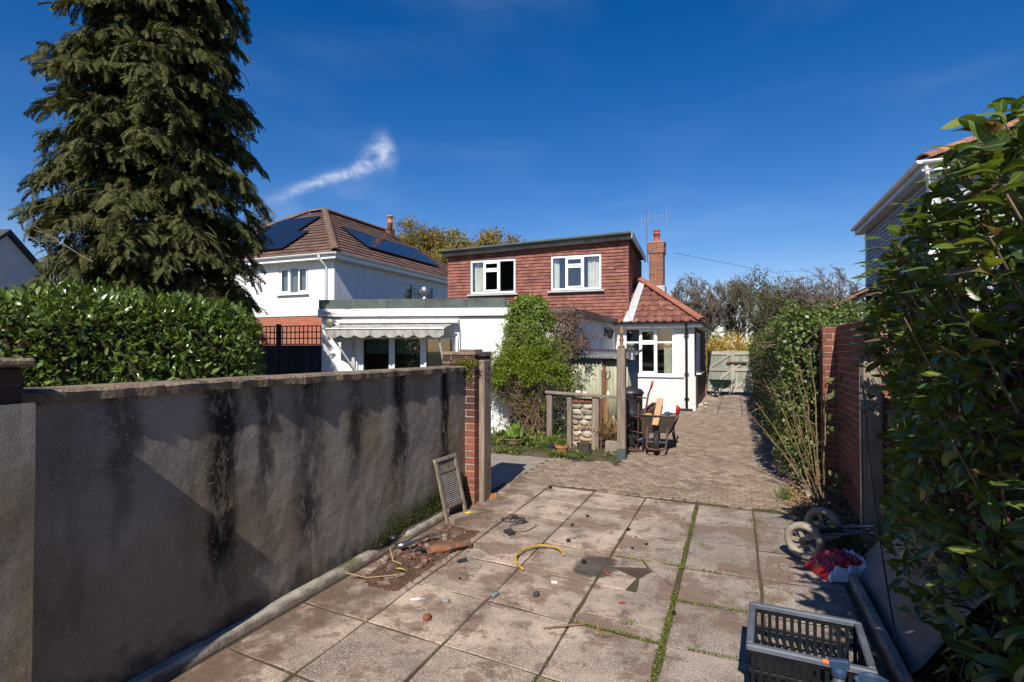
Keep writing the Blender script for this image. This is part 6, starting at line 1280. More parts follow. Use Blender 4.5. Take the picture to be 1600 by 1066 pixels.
mb = MB(); mb.bar(L((-.22, .3, .60)), L((-.05, .72, .72)), .16, .10); mb.build('wooden_board', m_timber('dark reddish board', (.12, .06, .05), (.085, .045, .04)), label='dark red board lying in the rusty wheelbarrow', cat='board', bevel=.004)
mb = MB(); mb.add(*sheet(L((.04, .3, .60)), (.24, .02, .03), (-.02, .22, .12), 8, 8, .05, 9)); mb.build('white_cloth', mat('white rag', (.75, .76, .78), (.65, .66, .68), 12, .9), label='crumpled white rag heaped in the rusty wheelbarrow', cat='rag', smooth=True)
mb = MB(); mb.lathe([(.055, 0), (.06, .01), (.06, .11), (.05, .13), (.02, .14)], L((.25, .62, .60)), 14, Matrix.Rotation(.3, 4, 'Y')); mb.build('red_tin', mat('red paint tin', (.55, .02, .02), (.45, .02, .02), 9, .4), label='bright red tin on the heap in the rusty wheelbarrow', cat='tin', smooth=True)
for i, (p, s, c) in enumerate((((-.17, .2, .61), (.16, .1, .05), (.45, .27, .06)), ((.14, .28, .63), (.1, .08, .07), (.06, .09, .13)), ((.2, .4, .64), (.11, .09, .06), (.35, .4, .42)), ((.02, .55, .62), (.25, .3, .1), (.1, .09, .075)), ((.09, .18, .60), (.13, .07, .04), (.2, .16, .12)))):
    rock(Matrix.Translation(L(p)) @ Matrix.Diagonal((*[k * 1.15 for k in s], 1)), mat(f'rubbish {i}', c, tuple(k * .6 for k in c), 12, .7), 'rubbish_lump', None, 60 + i, 2, .35, label=['ochre lump of rubbish', 'dark blue lump of rubbish', 'grey lump of rubbish', 'large dark lump of rubbish', 'brown lump of rubbish'][i] + ' in the rusty wheelbarrow', cat='rubbish', group='rubbish in the wheelbarrow')
# spade handle in the second barrow corner and rubble by the side wall
mb = MB(); mb.tube([(-1.02, 20.95, .05), (-1.04, 21.3, 1.05)], .018, 8); mb.build('broom_handle', mat('orange wood handle', (.42, .2, .08), (.34, .16, .07), 8, .7), label='orange wooden handle leaning on the side wall by the gate', cat='handle')
for i in range(5): rock(Matrix.Translation((-.92 + jit(.1), 16.6 + .28 * i, .04)) @ Matrix.Diagonal((.14, .12, .09, 1)), STN[2], 'flint_stone', None, 80 + i, 1, .3, label=['first', 'second', 'third', 'fourth', 'fifth'][i] + ' pale stone from the bay corner along the side wall', cat='stone', group='pale stones along the side wall')
# ---------------------------------------------------------------- sack truck and black bin
st = thing('sack_truck', 'rusty red sack truck with bent tube frame beside the bell post', 'sack truck', (-1.56, 9.4, 0)); TM = frame_m(-1.60, 9.35, R(-40))
def tb(pts, r, nm, m=IRON, n=7): b = MB(TM); b.tube(pts, r, n); return b.build(nm, m, st, smooth=True)
tb([(-.16, 0, .03), (-.16, .02, .75), (-.14, .02, .84), (-.08, .02, .89), (-.0, .02, .89), (.06, .02, .84), (.08, .02, .75), (.08, 0, .03)], .015, 'inner_loop'); tb([(.20, .0, .03), (.20, .05, .6), (.21, .12, .95), (.24, .16, 1.08)], .016, 'upright'); tb([(-.2, .02, .90), (.205, .1, .88)], .012, 'cross_bar'); tb([(-.16, .02, .55), (.1, .02, .56), (.17, .03, .52), (.19, .03, .42)], .013, 'cross_bar'); tb([(-.16, .02, .3), (.2, .02, .3)], .012, 'cross_bar')
tb([(.236, .155, 1.05), (.255, .175, 1.17)], .02, 'grip', MATS['red paint tin'])
b = MB(TM); b.box(-.18, .22, -.22, .0, .015, .03); b.build('toe_plate', IRON, st)
for x in (-.22, .27): b = MB(TM); b.lathe([(.05, -.03), (.095, -.03), (.11, -.015), (.11, .015), (.095, .03), (.05, .03)], (x, .10, .11), 18, Matrix.Rotation(R(90), 4, 'Y')); b.build('wheel', RUBBER, st, smooth=True)
bn = thing('black_bin', 'black plastic bin half hidden behind the bell post', 'bin', (-1.82, 10.1, 0)); mb = MB(); mb.lathe([(.17, 0), (.2, .05), (.215, .5), (.23, .52), (.215, .55), (.22, .86), (.235, .88)], (-1.80, 10.1, 0), 20); mb.build('bin_body', BLACKP, bn, smooth=True); mb = MB(); mb.lathe([(.24, 0), (.245, .03), (.2, .09), (.06, .12), (.05, .14)], (-1.80, 10.1, .88), 20); mb.build('lid', BLACKP, bn, smooth=True)
mb = MB(); mb.add(*sheet((-1.62, 9.75, .06), (.28, .1, .01), (-.05, .25, .02), 6, 6, .03, 8)); mb.build('white_sheet', MATS['white rag'], label='scrap of white sheeting on the paving behind the sack truck', cat='scrap', smooth=True)
# ---------------------------------------------------------------- pots and plants of the bed
def pot(name, label, x, y, r, h, m, prof=None):
    t = thing(name, label, 'plant pot', (x, y, .02)); b = MB(); p = prof or [(.68, 0), (.72, .02), (.95, .72), (1.08, .74), (1.08, 1.0), (.94, 1.0), (.9, .88), (.1, .86)]
    b.lathe([(a * r, z * h) for a, z in p], (x, y, .0), 22); b.build('pot_body', m, t, smooth=False); return t
t = pot('terracotta_pot', 'round terracotta pot with fine grassy plant in front of the stone panel', -2.60, 8.42, .105, .17, TERRA); tuft(np.stack([RNG.normal(-2.60, .04, 160), RNG.normal(8.42, .04, 160), np.full(160, .14)], 1), .13, WEED, 'grass_leaves', t, .07, .45)
t = pot('planter_bowl', 'shallow brown bowl planter holding broad green leaves', -3.60, 8.86, .2, .15, mat('glazed brown bowl', (.15, .085, .05), (.3, .24, .14), 4, .4), [(.55, 0), (.6, .1), (.85, .5), (1.0, .9), (1.08, .95), (1.08, 1.0), (.95, 1.0), (.9, .8), (.1, .78)])
BROAD = m_leaf('broad bulb leaf', (.13, .21, .03), (.18, .27, .05), (.24, .30, .09), .5, .4, .3); P = np.stack([RNG.normal(-3.6, .06, 26), RNG.normal(8.86, .05, 26), np.full(26, .12)], 1); D = np.stack([RNG.normal(0, .6, 26), RNG.normal(0, .6, 26), np.ones(26)], 1); leaf_parts(leaf_geo(5, .26, .5, .25, 0), P, basis(D, rdir(26)), RNG.uniform(.2, .32, 26), BROAD, t, range(26))
t = pot('terracotta_pot', 'small terracotta pot half hidden by weeds near the gate pillar', -3.98, 9.1, .075, .14, TERRA); tuft(np.stack([RNG.normal(-3.98, .04, 60), RNG.normal(9.1, .04, 60), np.full(60, .11)], 1), .12, WEED, 'grass_leaves', t, .2, .6)
t = pot('dark_pot', 'dark blue pot with feathery green plant beside the terracotta pot', -2.83, 8.58, .09, .15, mat('dark blue glaze', (.02, .035, .05), (.03, .05, .07), 5, .35)); tuft(np.stack([RNG.normal(-2.83, .06, 220), RNG.normal(8.58, .06, 220), np.full(220, .12)], 1), .16, WEED, 'grass_leaves', t, .06, .55)
sm = thing('tree_stump', 'low rotten log stump standing in front of the stone panel', 'stump', (-2.28, 8.58, 0)); mb = MB(); vs = []
for z, r in ((-.02, .135), (.05, .12), (.14, .115), (.19, .118)): vs.append((r, z))
mb.lathe(vs + [(.07, .18), (.02, .15)], (-2.28, 8.58, 0), 14); mb.v = [(v[0] + .018 * mnoise.noise((v[0] * 12, v[1] * 12, v[2] * 6)), v[1], v[2] + .02 * mnoise.noise((v[0] * 14, v[1] * 14, 1))) for v in mb.v]; mb.build('stump_body', BARKD, sm)
mb = MB(); mb.box(-2.0, -1.79, 8.87, 9.0, -.02, .19); mb.build('concrete_block', CONC, label='pale concrete block at the foot of the bell post', cat='block', bevel=.008)
dg = thing('dry_grass_plant', 'straw coloured dead grass clump between the rail post and the bell post', 'plant', (-2.0, 9.2, 0)); n = 420; P = np.stack([RNG.normal(-2.0, .07, n), RNG.normal(9.2, .07, n), RNG.uniform(.15, .3, n)], 1); tuft(P, .30, STRAW, 'blades', dg, .05, .7)
twigs_in(dg, 60, -2.1, -1.85, 9.1, 9.3, .05, .4, (0, -.3, .1), TWIG, .004, 'stalks', (.2, .45))
sd = thing('garden_fork', 'old garden fork with wooden handle leaning behind the rail', 'fork', (-2.13, 9.5, 0)); mb = MB(); mb.tube([(-2.16, 9.55, .1), (-2.10, 9.5, 1.16)], .016, 8); mb.build('shaft', MATS['orange wood handle'], sd); mb = MB(); mb.tube([(-2.10, 9.5, 1.16), (-2.13, 9.5, 1.2), (-2.11, 9.5, 1.30), (-2.05, 9.5, 1.31), (-2.05, 9.5, 1.22), (-2.10, 9.5, 1.16)], .011, 6); mb.build('handle', BLACKP, sd)
for i in (-1, 0, 1): mb = MB(); mb.tube([(-2.16 + i * .04, 9.55, .12), (-2.165 + i * .05, 9.56, -.03)], .006, 5); mb.build('tine', IRON, sd)
cp_ = MB(); cp_.add(*sheet((-2.02, 9.28, .42), (.16, .05, -.30), (.06, .02, .16), 8, 4, .01, 6)); cp_.build('plastic_offcut', mat('pale corrugated offcut', (.44, .43, .31), (.34, .33, .23), 6, .6), label='pale bent plastic offcut propped behind the bell post', cat='offcut', smooth=True)
# ---------------------------------------------------------------- washboard and wooden block
wb = thing('washboard', 'old wooden washboard with ribbed panel leaning on the rendered wall', 'washboard', (-2.66, 4.88, 0))
WM = Matrix.Translation((-2.60, 4.68, .0)) @ Matrix.Rotation(R(86), 4, 'Z') @ Matrix.Rotation(R(-14), 4, 'X')
def wpart(nm, m, *bx): b = MB(WM); b.box(*bx); return b.build(nm, m, wb, bevel=.003)
wpart('stile', TIMY, 0, .04, 0, .028, 0, .60); wpart('stile', TIMY, .34, .38, 0, .028, 0, .60); wpart('top_rail', TIMY, -.002, .382, -.003, .031, .595, .63); wpart('rail', TIMY, .04, .34, .003, .025, .475, .505); wpart('rail', TIMY, .04, .34, .003, .025, .13, .16); wpart('soap_board', TIMY, .04, .34, .015, .022, .505, .595)
b = MB(WM); n = 17 * 6; vs = []; fs = []
for i in range(n + 1): z = .16 + .315 * i / n; y = .013 + .006 * math.sin(2 * math.pi * i / 6); vs += [(.04, y, z), (.34, y, z)]
for i in range(n): fs.append((2 * i, 2 * i + 1, 2 * i + 3, 2 * i + 2))
b.add(vs, fs); b.build('ribbed_panel', mat('dull ribbed zinc', (.42, .39, .35), (.26, .22, .18), 30, .6, metal=.3), wb, smooth=True)
wk = thing('wooden_block', 'grey wooden block with a yellow label lying under the washboard', 'block', (-2.53, 4.87, 0)); mb = MB(frame_m(-2.55, 4.90, R(72))); mb.box(-.20, .16, -.07, .05, .0, .05); mb.build('block_body', TIMY, wk, bevel=.004); mb = MB(frame_m(-2.55, 4.90, R(72))); mb.box(.02, .08, -.045, .0, .051, .0525); mb.build('sticker', mat('yellow sticker', (.75, .6, .02)), wk)
# ---------------------------------------------------------------- loose things on the slabs
def stone(label, x, y, sx, sy, sz, c, seed, group=None, name='pebble', cat='stone'): return rock(Matrix.Translation((x, y, .002 + sz * .36)) @ Matrix.Rotation(seed * 1.7, 4, 'Z') @ Matrix.Diagonal((sx * 1.15, sy * 1.15, sz * 1.15, 1)), mat('stone ' + '-'.join(f'{k:.2f}' for k in c), c, tuple(k * .65 for k in c), 40, .85, .4, 90), name, None, seed, 2, .25, label=label, cat=cat, group=group)
hs = [(-1.514, 3.905), (-1.56, 3.94), (-1.60, 3.99), (-1.645, 4.07), (-1.66, 4.16), (-1.645, 4.27), (-1.60, 4.35), (-1.53, 4.40), (-1.45, 4.42), (-1.385, 4.40), (-1.34, 4.355), (-1.312, 4.30)]
mb = MB(); mb.tube([(x, y, .016 + .02 * math.sin(math.pi * i / 11)) for i, (x, y) in enumerate(hs)], .009, 10); mb.build('garden_hose', mat('yellow hose', (.52, .32, .03), (.40, .24, .03), 18, .5, c3=(.3, .22, .08), s3=8), label='short curved length of yellow hose on the slabs', cat='hose', smooth=True)
cc = thing('electric_cable', 'coiled thin black cable with adaptor lying on the slabs', 'cable', (-2.02, 4.98, 0)); pts = []
for i in range(46): a = i * .42; rr = .085 + .015 * math.sin(i * .8); pts.append((-2.09 + .045 * (i / 46) * 3 + rr * math.cos(a) * (1.2 if i < 22 else .8), 5.02 + rr * .75 * math.sin(a), .006 + .004 * (i % 5)))
pts += [(-2.02, 4.86, .005), (-1.99, 4.79, .005), (-1.93, 4.725, .005), (-1.87, 4.72, .005), (-1.82, 4.77, .006), (-1.80, 4.83, .006), (-1.785, 4.92, .01)]
mb = MB(); mb.tube(pts, .0035, 6); mb.build('flex', BLACKP, cc, smooth=True); mb = MB(frame_m(-2.07, 5.09, .5)); mb.box(-.03, .03, -.02, .02, .0, .035); mb.build('plug', BLACKP, cc, bevel=.005)
for k in (0, 1): mb = MB(); mb.tube([(-1.785, 4.92, .01), (-1.80 + k * .04, 4.96, .015)], .002, 5); mb.build('wire_end', BLACKP, cc)
mb = MB(frame_m(-1.945, 4.66, R(-35))); mb.box(-.055, .055, -.035, .035, .0, .028); mb.build('black_box', BLACKP, label='small flat black box lying next to the black cable', cat='box', bevel=.004)
COALL = ['black coal lump farthest beyond the black cable', 'black coal lump on the joint beside the black cable', 'black coal lump just past the yellow hose', 'black coal lump on the wet patch', 'black coal lump on the joint above the broken slab', 'small black coal chip above the broken slab', 'black coal chip halfway between the broken slab and the weedy joint', 'black coal lump on the weedy joint near the crate', 'largest black coal lump at the edge of the block paving', 'tiny black coal crumb below the black peg', 'tiny black coal crumb above the broken slab', 'tiny black coal crumb past the end of the yellow hose']
for i, (x, y, s) in enumerate(((-1.402, 5.417, .03), (-1.468, 5.087, .035), (-1.379, 4.653, .038), (-1.13, 4.243, .042), (-.943, 5.163, .034), (-.826, 4.698, .024), (-.729, 4.836, .028), (-.378, 3.648, .03), (-2.111, 6.362, .05), (-1.9, 3.6, .018), (-.85, 5.0, .018), (-1.35, 4.75, .016))): stone(COALL[i], x, y, s, s * .8, s * .75, (.015, .015, .016), 100 + i, 'lumps of coal on the slabs', 'coal_lump', 'coal')
stone('blue grey oval pebble on the joint near the wall', -1.541, 3.443, .03, .075, .03, (.22, .25, .27), 120); stone('dark square stone chip below the yellow hose', -1.284, 3.559, .05, .04, .03, (.06, .06, .06), 121); stone('round rust red pebble on the slabs', -1.809, 2.987, .055, .055, .038, (.26, .09, .05), 122); stone('flat grey pebble beside the rust red one', -1.818, 3.247, .06, .045, .014, (.33, .31, .32), 123); stone('flat grey pebble next to the white stick', -1.975, 3.215, .055, .03, .013, (.34, .32, .31), 124)
mb = MB(); mb.tube([(-2.05, 3.17, .006), (-1.99, 3.21, .006)], .006, 6); mb.build('white_stick', UPVC, label='short white plastic stick on the slabs near the wall', cat='stick')
mb = MB(); mb.tube([(-1.25, 3.79, .008), (-1.21, 3.80, .008)], .009, 8); mb.build('cigarette_end', UPVC, label='small white filter tip near the wet patch', cat='filter tip')
mb = MB(); mb.tube([(-1.09, 3.15, .008), (-.96, 3.23, .012), (-.835, 3.32, .008)], [.006, .007, .004], 6); mb.build('twig', TWIG, label='thin brown twig lying across a slab joint', cat='twig')
stone('red brick chip at the end of the broken slab', -.715, 3.671, .055, .018, .01, (.35, .06, .05), 126, name='brick_chip', cat='chip'); stone('orange brown sliver in the broken slab', -.915, 4.105, .10, .03, .012, (.3, .1, .05), 127, name='brick_chip', cat='chip')
tuft([(-.75 + jit(.02), 3.215 + jit(.02), 0) for _ in range(14)], .07, STRAW, 'straw_tuft', None, .06, 1.2, label='tiny dry straw tuft on the mossy joint', cat='straw')
# rubble heap by the wall
lumpy('rubble_soil', -2.68, -2.12, 3.15, 4.72, .004, .024, m_soil('red brown rubble soil', (.10, .058, .04), (.15, .085, .058), (.24, .15, .1)), .035, 'stuff', True, 9)['label'] = 'red brown soil and rubble heaped against the kerb'
bpy.data.objects['rubble_soil']['category'] = 'rubble'
rn = random.Random(9)
for i in range(34):
    x = rn.uniform(-2.63, -2.25); y = min(4.55, max(3.3, rn.gauss(3.95, .32))); s = rn.uniform(.025, .06); c = rn.choice(((.17, .10, .075), (.22, .13, .1), (.13, .085, .065), (.26, .2, .16), (.2, .08, .055)))
    stone('brown stone in the rubble heap against the kerb', x, y, s, s * rn.uniform(.7, 1.1), s * .8, c, 200 + i, 'loose stones in the rubble heap', 'rubble_stone')
n = 2600; P = np.stack([RNG.normal(-2.38, .17, n), RNG.normal(3.95, .42, n), np.full(n, .016)], 1); P = P[(P[:, 0] > -2.66)]; n = len(P)
gvv = (np.array([(0, 0, .6), (.5, 0, 0), (-.25, .45, 0), (-.25, -.45, 0), (0, 0, -.5)]), [(0, 1, 2), (0, 2, 3), (0, 3, 1), (4, 2, 1), (4, 3, 2), (4, 1, 3)])
scatter('grit', gvv, P, basis(rdir(n), rdir(n)), RNG.uniform(.004, .011, n), mat('mixed grit', (.2, .13, .095), (.12, .08, .06), 60, .9, rnd=.5, mode='isl'), None, label='loose red brown grit scattered round the rubble heap', cat='grit', kind='stuff')
n = 1500; P = np.stack([RNG.uniform(-2.6, .7, n), RNG.uniform(1.6, 7.5, n), np.full(n, .003)], 1); scatter('crumbs', gvv, P, basis(rdir(n), rdir(n)), RNG.uniform(.002, .007, n), mat('pale crumbs', (.35, .3, .24), (.12, .09, .07), 60, .9, rnd=.6, mode='isl'), None, label='tiny crumbs of soil and stone scattered over the drive', cat='grit', kind='stuff')
n = 900; P = np.stack([RNG.uniform(.2, .95, n), RNG.uniform(3.3, 6.8, n), np.full(n, .008)], 1); scatter('soil_crumbs', gvv, P, basis(rdir(n), rdir(n)), RNG.uniform(.004, .011, n), MATS['mixed grit'], None, label='earth clods and chips on the bare strip by the crate', cat='grit', kind='stuff')
lv = thing('metal_lever', 'bright metal lever handle lying on the rubble', 'lever', (-2.56, 4.02, .05)); CHR = mat('worn chrome', (.62, .62, .62), (.45, .45, .45), 14, .28, metal=.95); mb = MB(); mb.tube([(-2.63, 3.86, .055), (-2.585, 3.905, .058), (-2.545, 4.0, .062), (-2.50, 4.17, .066)], [.024, .026, .014, .011], 8); mb.build('lever_arm', CHR, lv, smooth=True); mb = MB(); mb.bar((-2.50, 4.17, .066), (-2.465, 4.22, .066), .045, .012); mb.build('lever_end', CHR, lv, bevel=.003)
lg = thing('driftwood_log', 'short rotten piece of red brown wood on the rubble', 'log', (-2.24, 4.03, .04)); mb = MB(); vs = [];
for i in range(9):
    t = i / 8
    for k in range(8): a = k * math.pi / 4; rr = .055 * (.75 + .5 * math.sin(math.pi * min(1, t * 1.3 + .1))) * (1 + .35 * mnoise.noise((i * .8, k * .9, 3))); vs.append((-2.36 + .25 * t + math.cos(a) * rr * .5, 3.90 + .30 * t + math.cos(a) * -rr * .8, .04 + math.sin(a) * rr * .7))
mb.add(vs, [(i * 8 + k, i * 8 + (k + 1) % 8, i * 8 + 8 + (k + 1) % 8, i * 8 + 8 + k) for i in range(8) for k in range(8)] + [tuple(range(8))[::-1], tuple(range(64, 72))]); mb.build('log_body', mat('rotten red wood', (.28, .12, .06), (.1, .06, .045), 16, .9, .8, 40), lg)
mb = MB(); mb.tube([(-2.47, 3.83, .03), (-2.455, 3.875, .05), (-2.42, 3.905, .05), (-2.385, 3.92, .03)], [.012, .016, .016, .01], 8); mb.build('black_offcut', BLACKP, label='curved black plastic offcut on the rubble', cat='offcut', smooth=True)
mb = MB(); mb.lathe([(.02, 0), (.034, .012), (.034, .024), (.016, .036), (.004, .038)], (-2.71, 3.93, .078), 14); mb.build('black_disc', BLACKP, label='round black disc on the kerb beside the rubble', cat='disc', smooth=True)
stone('pale green slate flake below the rubble', -2.292, 3.668, .10, .05, .014, (.22, .26, .22), 130, name='slate_flake', cat='flake'); mb = MB(); mb.bar((-2.06, 3.86, .012), (-2.01, 3.93, .014), .03, .02); mb.build('black_peg', BLACKP, label='black plastic peg on the slab edge by the log', cat='peg', bevel=.005)
mb = MB(); g = leaf_geo(5, .35, .2, .3); M = Matrix.Translation((-2.41, 3.52, .03)) @ Matrix.Rotation(R(-70), 4, 'Z') @ Matrix.Scale(.085, 4); mb.add([M @ Vector(v) for v in g[0]], g[1]); mb.build('fallen_leaf', mat('yellow leaf', (.5, .42, .06), (.4, .32, .05), 30, .7), label='single yellow fallen leaf beside the rubble', cat='leaf', smooth=True)
for i, pts in enumerate((((-2.66, 3.25, .06), (-2.52, 3.32, .02), (-2.36, 3.46, .012)), ((-2.6, 3.72, .09), (-2.5, 3.62, .04), (-2.43, 3.63, .02)))): mb = MB(); mb.tube(pts, .0045, 5); mb.build('dry_root', mat('pale root', (.42, .3, .17), (.33, .23, .13), 20, .9), label=['longer pale dry root trailing off the kerb', 'shorter pale dry root sticking out of the rubble'][i], cat='root', group='dry roots by the kerb')
mb = MB(); mb.add(*sheet((-2.60, 5.62, .0), (.06, .10, .01), (-.03, .03, .04), 6, 4, .015, 12)); mb.build('orange_offcut', mat('orange rag', (.5, .17, .03), (.36, .12, .03), 12, .8), label='torn orange scrap at the foot of the gate timber', cat='scrap', smooth=True)
# ---------------------------------------------------------------- golf trolley
tr = thing('golf_trolley', 'folded golf trolley with two grey wheels lying by the gate timber', 'trolley', (.6, 5.2, 0)); TYRE = mat('dusty cream tyre', (.34, .30, .23), (.26, .225, .17), 9, .85); GREYP = mat('grey trolley plastic', (.16, .16, .16), (.1, .1, .1), 12, .5)
axd = Vector((.42, .86, .1)).normalized(); q = axd.to_track_quat('Z', 'Y').to_matrix().to_4x4(); C0 = Vector((.50, 4.98, .155)); C1 = Vector((.70, 5.47, .165))
for C in (C0, C1):
    mb = MB(); mb.lathe([(.105, -.032), (.13, -.036), (.148, -.022), (.152, 0), (.148, .022), (.13, .036), (.105, .032)], C, 30, q, True); wl = mb.build('tyre', TYRE, tr, smooth=True)
    mb = MB(); mb.lathe([(.105, -.028), (.112, -.028), (.112, .028), (.105, .028), (.095, .018), (.095, -.018)], C, 30, q, True); mb.build('rim', TYRE, wl)
    for k in range(5): a = k * 2 * math.pi / 5; d = q @ Vector((math.cos(a), math.sin(a), 0)); mb = MB(); mb.bar(C + d * .02, C + d * .1, .028, .02, axd); mb.build('spoke', TYRE, wl)
    mb = MB(); mb.lathe([(.0, -.034), (.03, -.034), (.036, -.01), (.036, .02), (.02, .03)], C, 16, q); mb.build('hub', BLACKP, wl)
mb = MB(); mb.tube([C0, C1], .011, 8); mb.build('axle', GALV, tr)
for (a, b_, r, m) in (((.60, 5.18, .20), (1.02, 5.22, .27), .014, GALV), ((.56, 5.08, .17), (.98, 5.14, .23), .012, GREYP), ((.62, 5.28, .17), (1.04, 5.29, .19), .014, GALV), ((.58, 5.14, .12), (.9, 5.1, .10), .010, BLACKP)): mb = MB(); mb.tube([a, b_], r, 8); mb.build('frame_tube', m, tr, smooth=True)
mb = MB(); mb.bar((.60, 5.17, .19), (.80, 5.20, .23), .07, .045); mb.build('bracket', BLACKP, tr, bevel=.006); mb = MB(); mb.bar((.715, 5.165, .24), (.735, 5.17, .243), .03, .012); mb.build('yellow_clip', MATS['yellow sticker'], tr)
# ---------------------------------------------------------------- red bag
bg_ = thing('plastic_bag', 'crumpled red and white plastic bag in front of the gate timber', 'bag', (.75, 4.85, 0)); BM_ = frame_m(.735, 4.80, R(28)); n = 66; vs = []; fs = []
for j in range(n + 1):
    for i in range(n + 1):
        u, v = i / n * 2 - 1, j / n * 2 - 1; e = max(0, 1 - u ** 4) * max(0, 1 - v ** 4); h = .13 * e ** .6 + .03 * e * (mnoise.noise((u * 2.5, v * 6, 1)) + .7 * math.sin(u * 13 + v * 4 + 3 * mnoise.noise((u * 3, v * 3, 4))) + .6 * abs(mnoise.noise((u * 7 + v * 3, v * 7, 2))) + .35 * mnoise.noise((u * 16, v * 9, 5))); vs.append((u * (.21 + .03 * mnoise.noise((v * 2, 1, 1))), v * (.16 + .03 * mnoise.noise((u * 2, 4, 1))), .005 + max(0, h)))
q1 = lambda i, j: j * (n + 1) + i
red = [(q1(i, j), q1(i + 1, j), q1(i + 1, j + 1), q1(i, j + 1)) for j in range(n) for i in range(n) if not (j <= 6 or 46 <= i <= 52)]; wh = [(q1(i, j), q1(i + 1, j), q1(i + 1, j + 1), q1(i, j + 1)) for j in range(n) for i in range(n) if (j <= 6 or 46 <= i <= 52)]
mb = MB(BM_); mb.add(vs, red); mb.build('red_film', mat('shiny red film', (.48, .012, .03), (.36, .01, .025), 9, .22, spec=.6), bg_, smooth=True); mb = MB(BM_); mb.add(vs, wh); mb.build('white_band', mat('shiny white film', (.75, .76, .8), (.66, .67, .72), 9, .25, spec=.6), bg_, smooth=True)
# ---------------------------------------------------------------- leaning sheet, cable, crate and jugs
SHEETM = mat('mud streaked plastic sheet', (.27, .245, .205), (.17, .15, .125), 4, .5, .3, 30, c3=(.45, .42, .37), s3=3, t3=(.55, .66), stretch=(1, .35, 1)); mb = MB(); mb.add(*sheet((.835, 3.45, .0), (-.01, 1.42, .02), (.34, 0, .46), 20, 8, .018, 2.5)); o = mb.build('plastic_sheet', SHEETM, label='mud streaked grey sheet leaning against the laurel stems', cat='sheet', smooth=True); s = o.modifiers.new('solid', 'SOLIDIFY'); s.thickness = .006
mb = MB(); p0, p1 = Vector((.965, 5.285, 1.5)), Vector((.80, 3.50, .02)); pts = [p0.lerp(p1, i / 14) + Vector((-.012 * math.sin(math.pi * i / 14), 0, -.10 * math.sin(math.pi * i / 14))) for i in range(15)]; mb.tube(pts, .0055, 6); mb.build('black_cable', BLACKP, label='thin black cable slung from the gate timber to the ground', cat='cable', smooth=True)
cr = thing('plastic_crate', 'black slotted plastic crate on the slabs at the foot of the laurel', 'crate', (.31, 3.09, 0)); CX0, CX1, CY0, CY1, CH = .06, .57, 2.86, 3.34, .285; CM = frame_m((CX0 + CX1) / 2, (CY0 + CY1) / 2, R(-3)); hx, hy = (CX1 - CX0) / 2, (CY1 - CY0) / 2
CRP = mat('black crate plastic', (.008, .009, .010), (.013, .014, .016), 14, .5, spec=.22); CRIM = mat('scuffed grey crate rim', (.12, .135, .165), (.08, .09, .11), 8, .45, spec=.4)
mb = MB(CM); t = .034
mb.box(-hx - .012, hx + .012, -hy - .012, -hy - .012 + t, CH - .03, CH); mb.box(-hx - .012, hx + .012, hy + .012 - t, hy + .012, CH - .03, CH); mb.box(-hx - .012, -hx - .012 + t, -hy - .012 + t, hy + .012 - t, CH - .029, CH - .0005); mb.box(hx + .012 - t, hx + .012, -hy - .012 + t, hy + .012 - t, CH - .029, CH - .0005); mb.build('rim', CRIM, cr, bevel=.006)
mb = MB(CM); mb.box(-hx + .01, hx - .01, -hy + .01, hy - .01, .004, .016); mb.build('base', CRP, cr)
for z0, z1 in ((.01, .05), (.145, .165), (.235, CH - .03)):
    mb = MB(CM); mb.box(-hx, hx, -hy, -hy + .012, z0, z1); mb.box(-hx, hx, hy - .012, hy, z0, z1); mb.box(-hx, -hx + .012, -hy + .012, hy - .012, z0, z1); mb.box(hx - .012, hx, -hy + .012, hy - .012, z0, z1); mb.build('band', CRP, cr, bevel=.003)
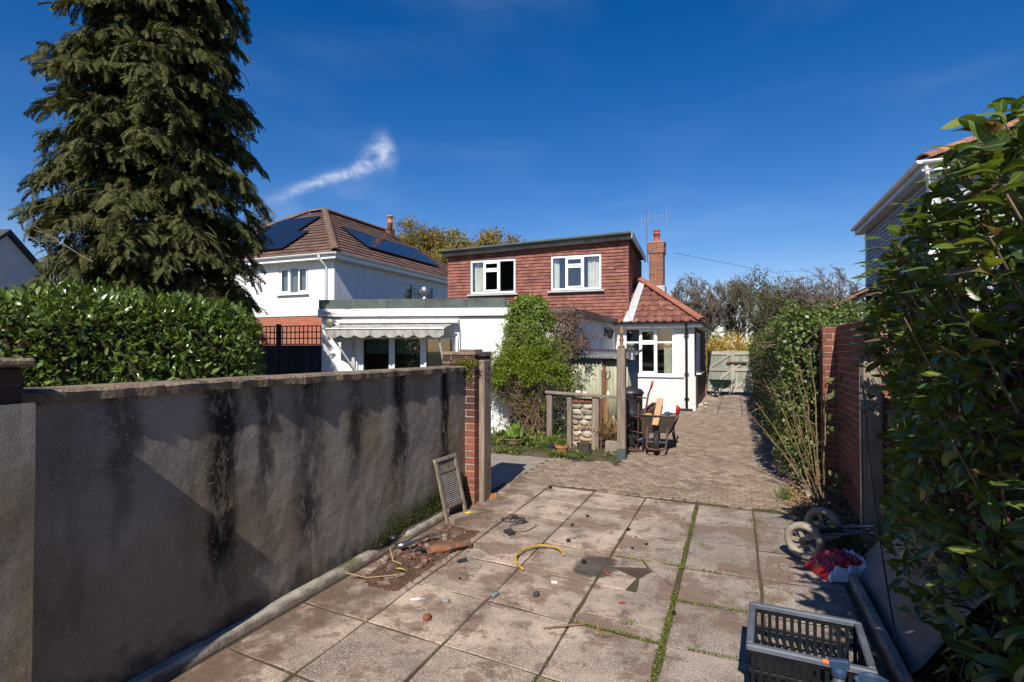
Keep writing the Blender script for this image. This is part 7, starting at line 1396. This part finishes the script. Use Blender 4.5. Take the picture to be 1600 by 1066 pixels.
def slat(x, y, dx, dy): mb = MB(CM); mb.box(x - dx, x + dx, y - dy, y + dy, .05, .235); mb.build('slat', CRP, cr)
for i in range(14):
    x = -hx + .018 + i * (2 * hx - .036) / 13
    for s in (-1, 1): slat(x, s * (hy - .006), .0085, .0055)
for i in range(1, 12):
    y = -hy + .018 + i * (2 * hy - .036) / 12
    for s in (-1, 1): slat(s * (hx - .006), y, .0055, .0085)
j1 = thing('spray_bottle', 'dusty blue grey spray bottle standing in front of the crate', 'bottle', (.40, 2.72, 0)); JB = mat('dusty blue plastic', (.03, .06, .125), (.02, .04, .085), 7, .55); JG = mat('grey translucent plastic', (.08, .10, .12), (.055, .07, .085), 7, .5)
mb = MB(); mb.lathe([(.05, 0), (.056, .01), (.056, .2), (.05, .24), (.022, .27), (.022, .3)], (.40, 2.72, 0), 18); mb.build('bottle_body', JG, j1, smooth=True); mb = MB(); mb.lathe([(.028, .295), (.03, .3), (.03, .325), (.018, .335)], (.40, 2.72, 0), 14); mb.bar((.365, 2.72, .345), (.44, 2.72, .352), .028, .034); mb.build('spray_head', JB, j1, bevel=.004); mb = MB(); mb.lathe([(.008, -.014), (.011, 0), (.008, .014)], (.352, 2.72, .345), 10, Matrix.Rotation(R(90), 4, 'Y')); mb.build('nozzle', mat('orange nozzle', (.6, .16, .06)), j1)
j2 = thing('blue_jug', 'blue plastic jug with open rim beside the spray bottle', 'jug', (.525, 2.74, 0)); mb = MB(); mb.lathe([(.05, 0), (.053, .01), (.056, .30), (.06, .315), (.056, .315), (.052, .30), (.05, .03), (.01, .03)], (.525, 2.70, 0), 22); mb.build('jug_body', JB, j2, smooth=True); mb = MB(); mb.tube([(.475, 2.67, .27), (.46, 2.65, .32), (.45, 2.645, .345)], .010, 8); mb.build('handle', JB, j2, smooth=True)
# ---------------------------------------------------------------- overhead wire
mb = MB(); mb.tube([(-1.9, 19.0, 4.95), (2.0, 33, 5.9), (6.0, 46, 7.7), (9, 56, 9.6)], .007, 5); mb.build('overhead_wire', BLACKP, label='thin overhead wire crossing the sky beside the chimney', cat='wire')
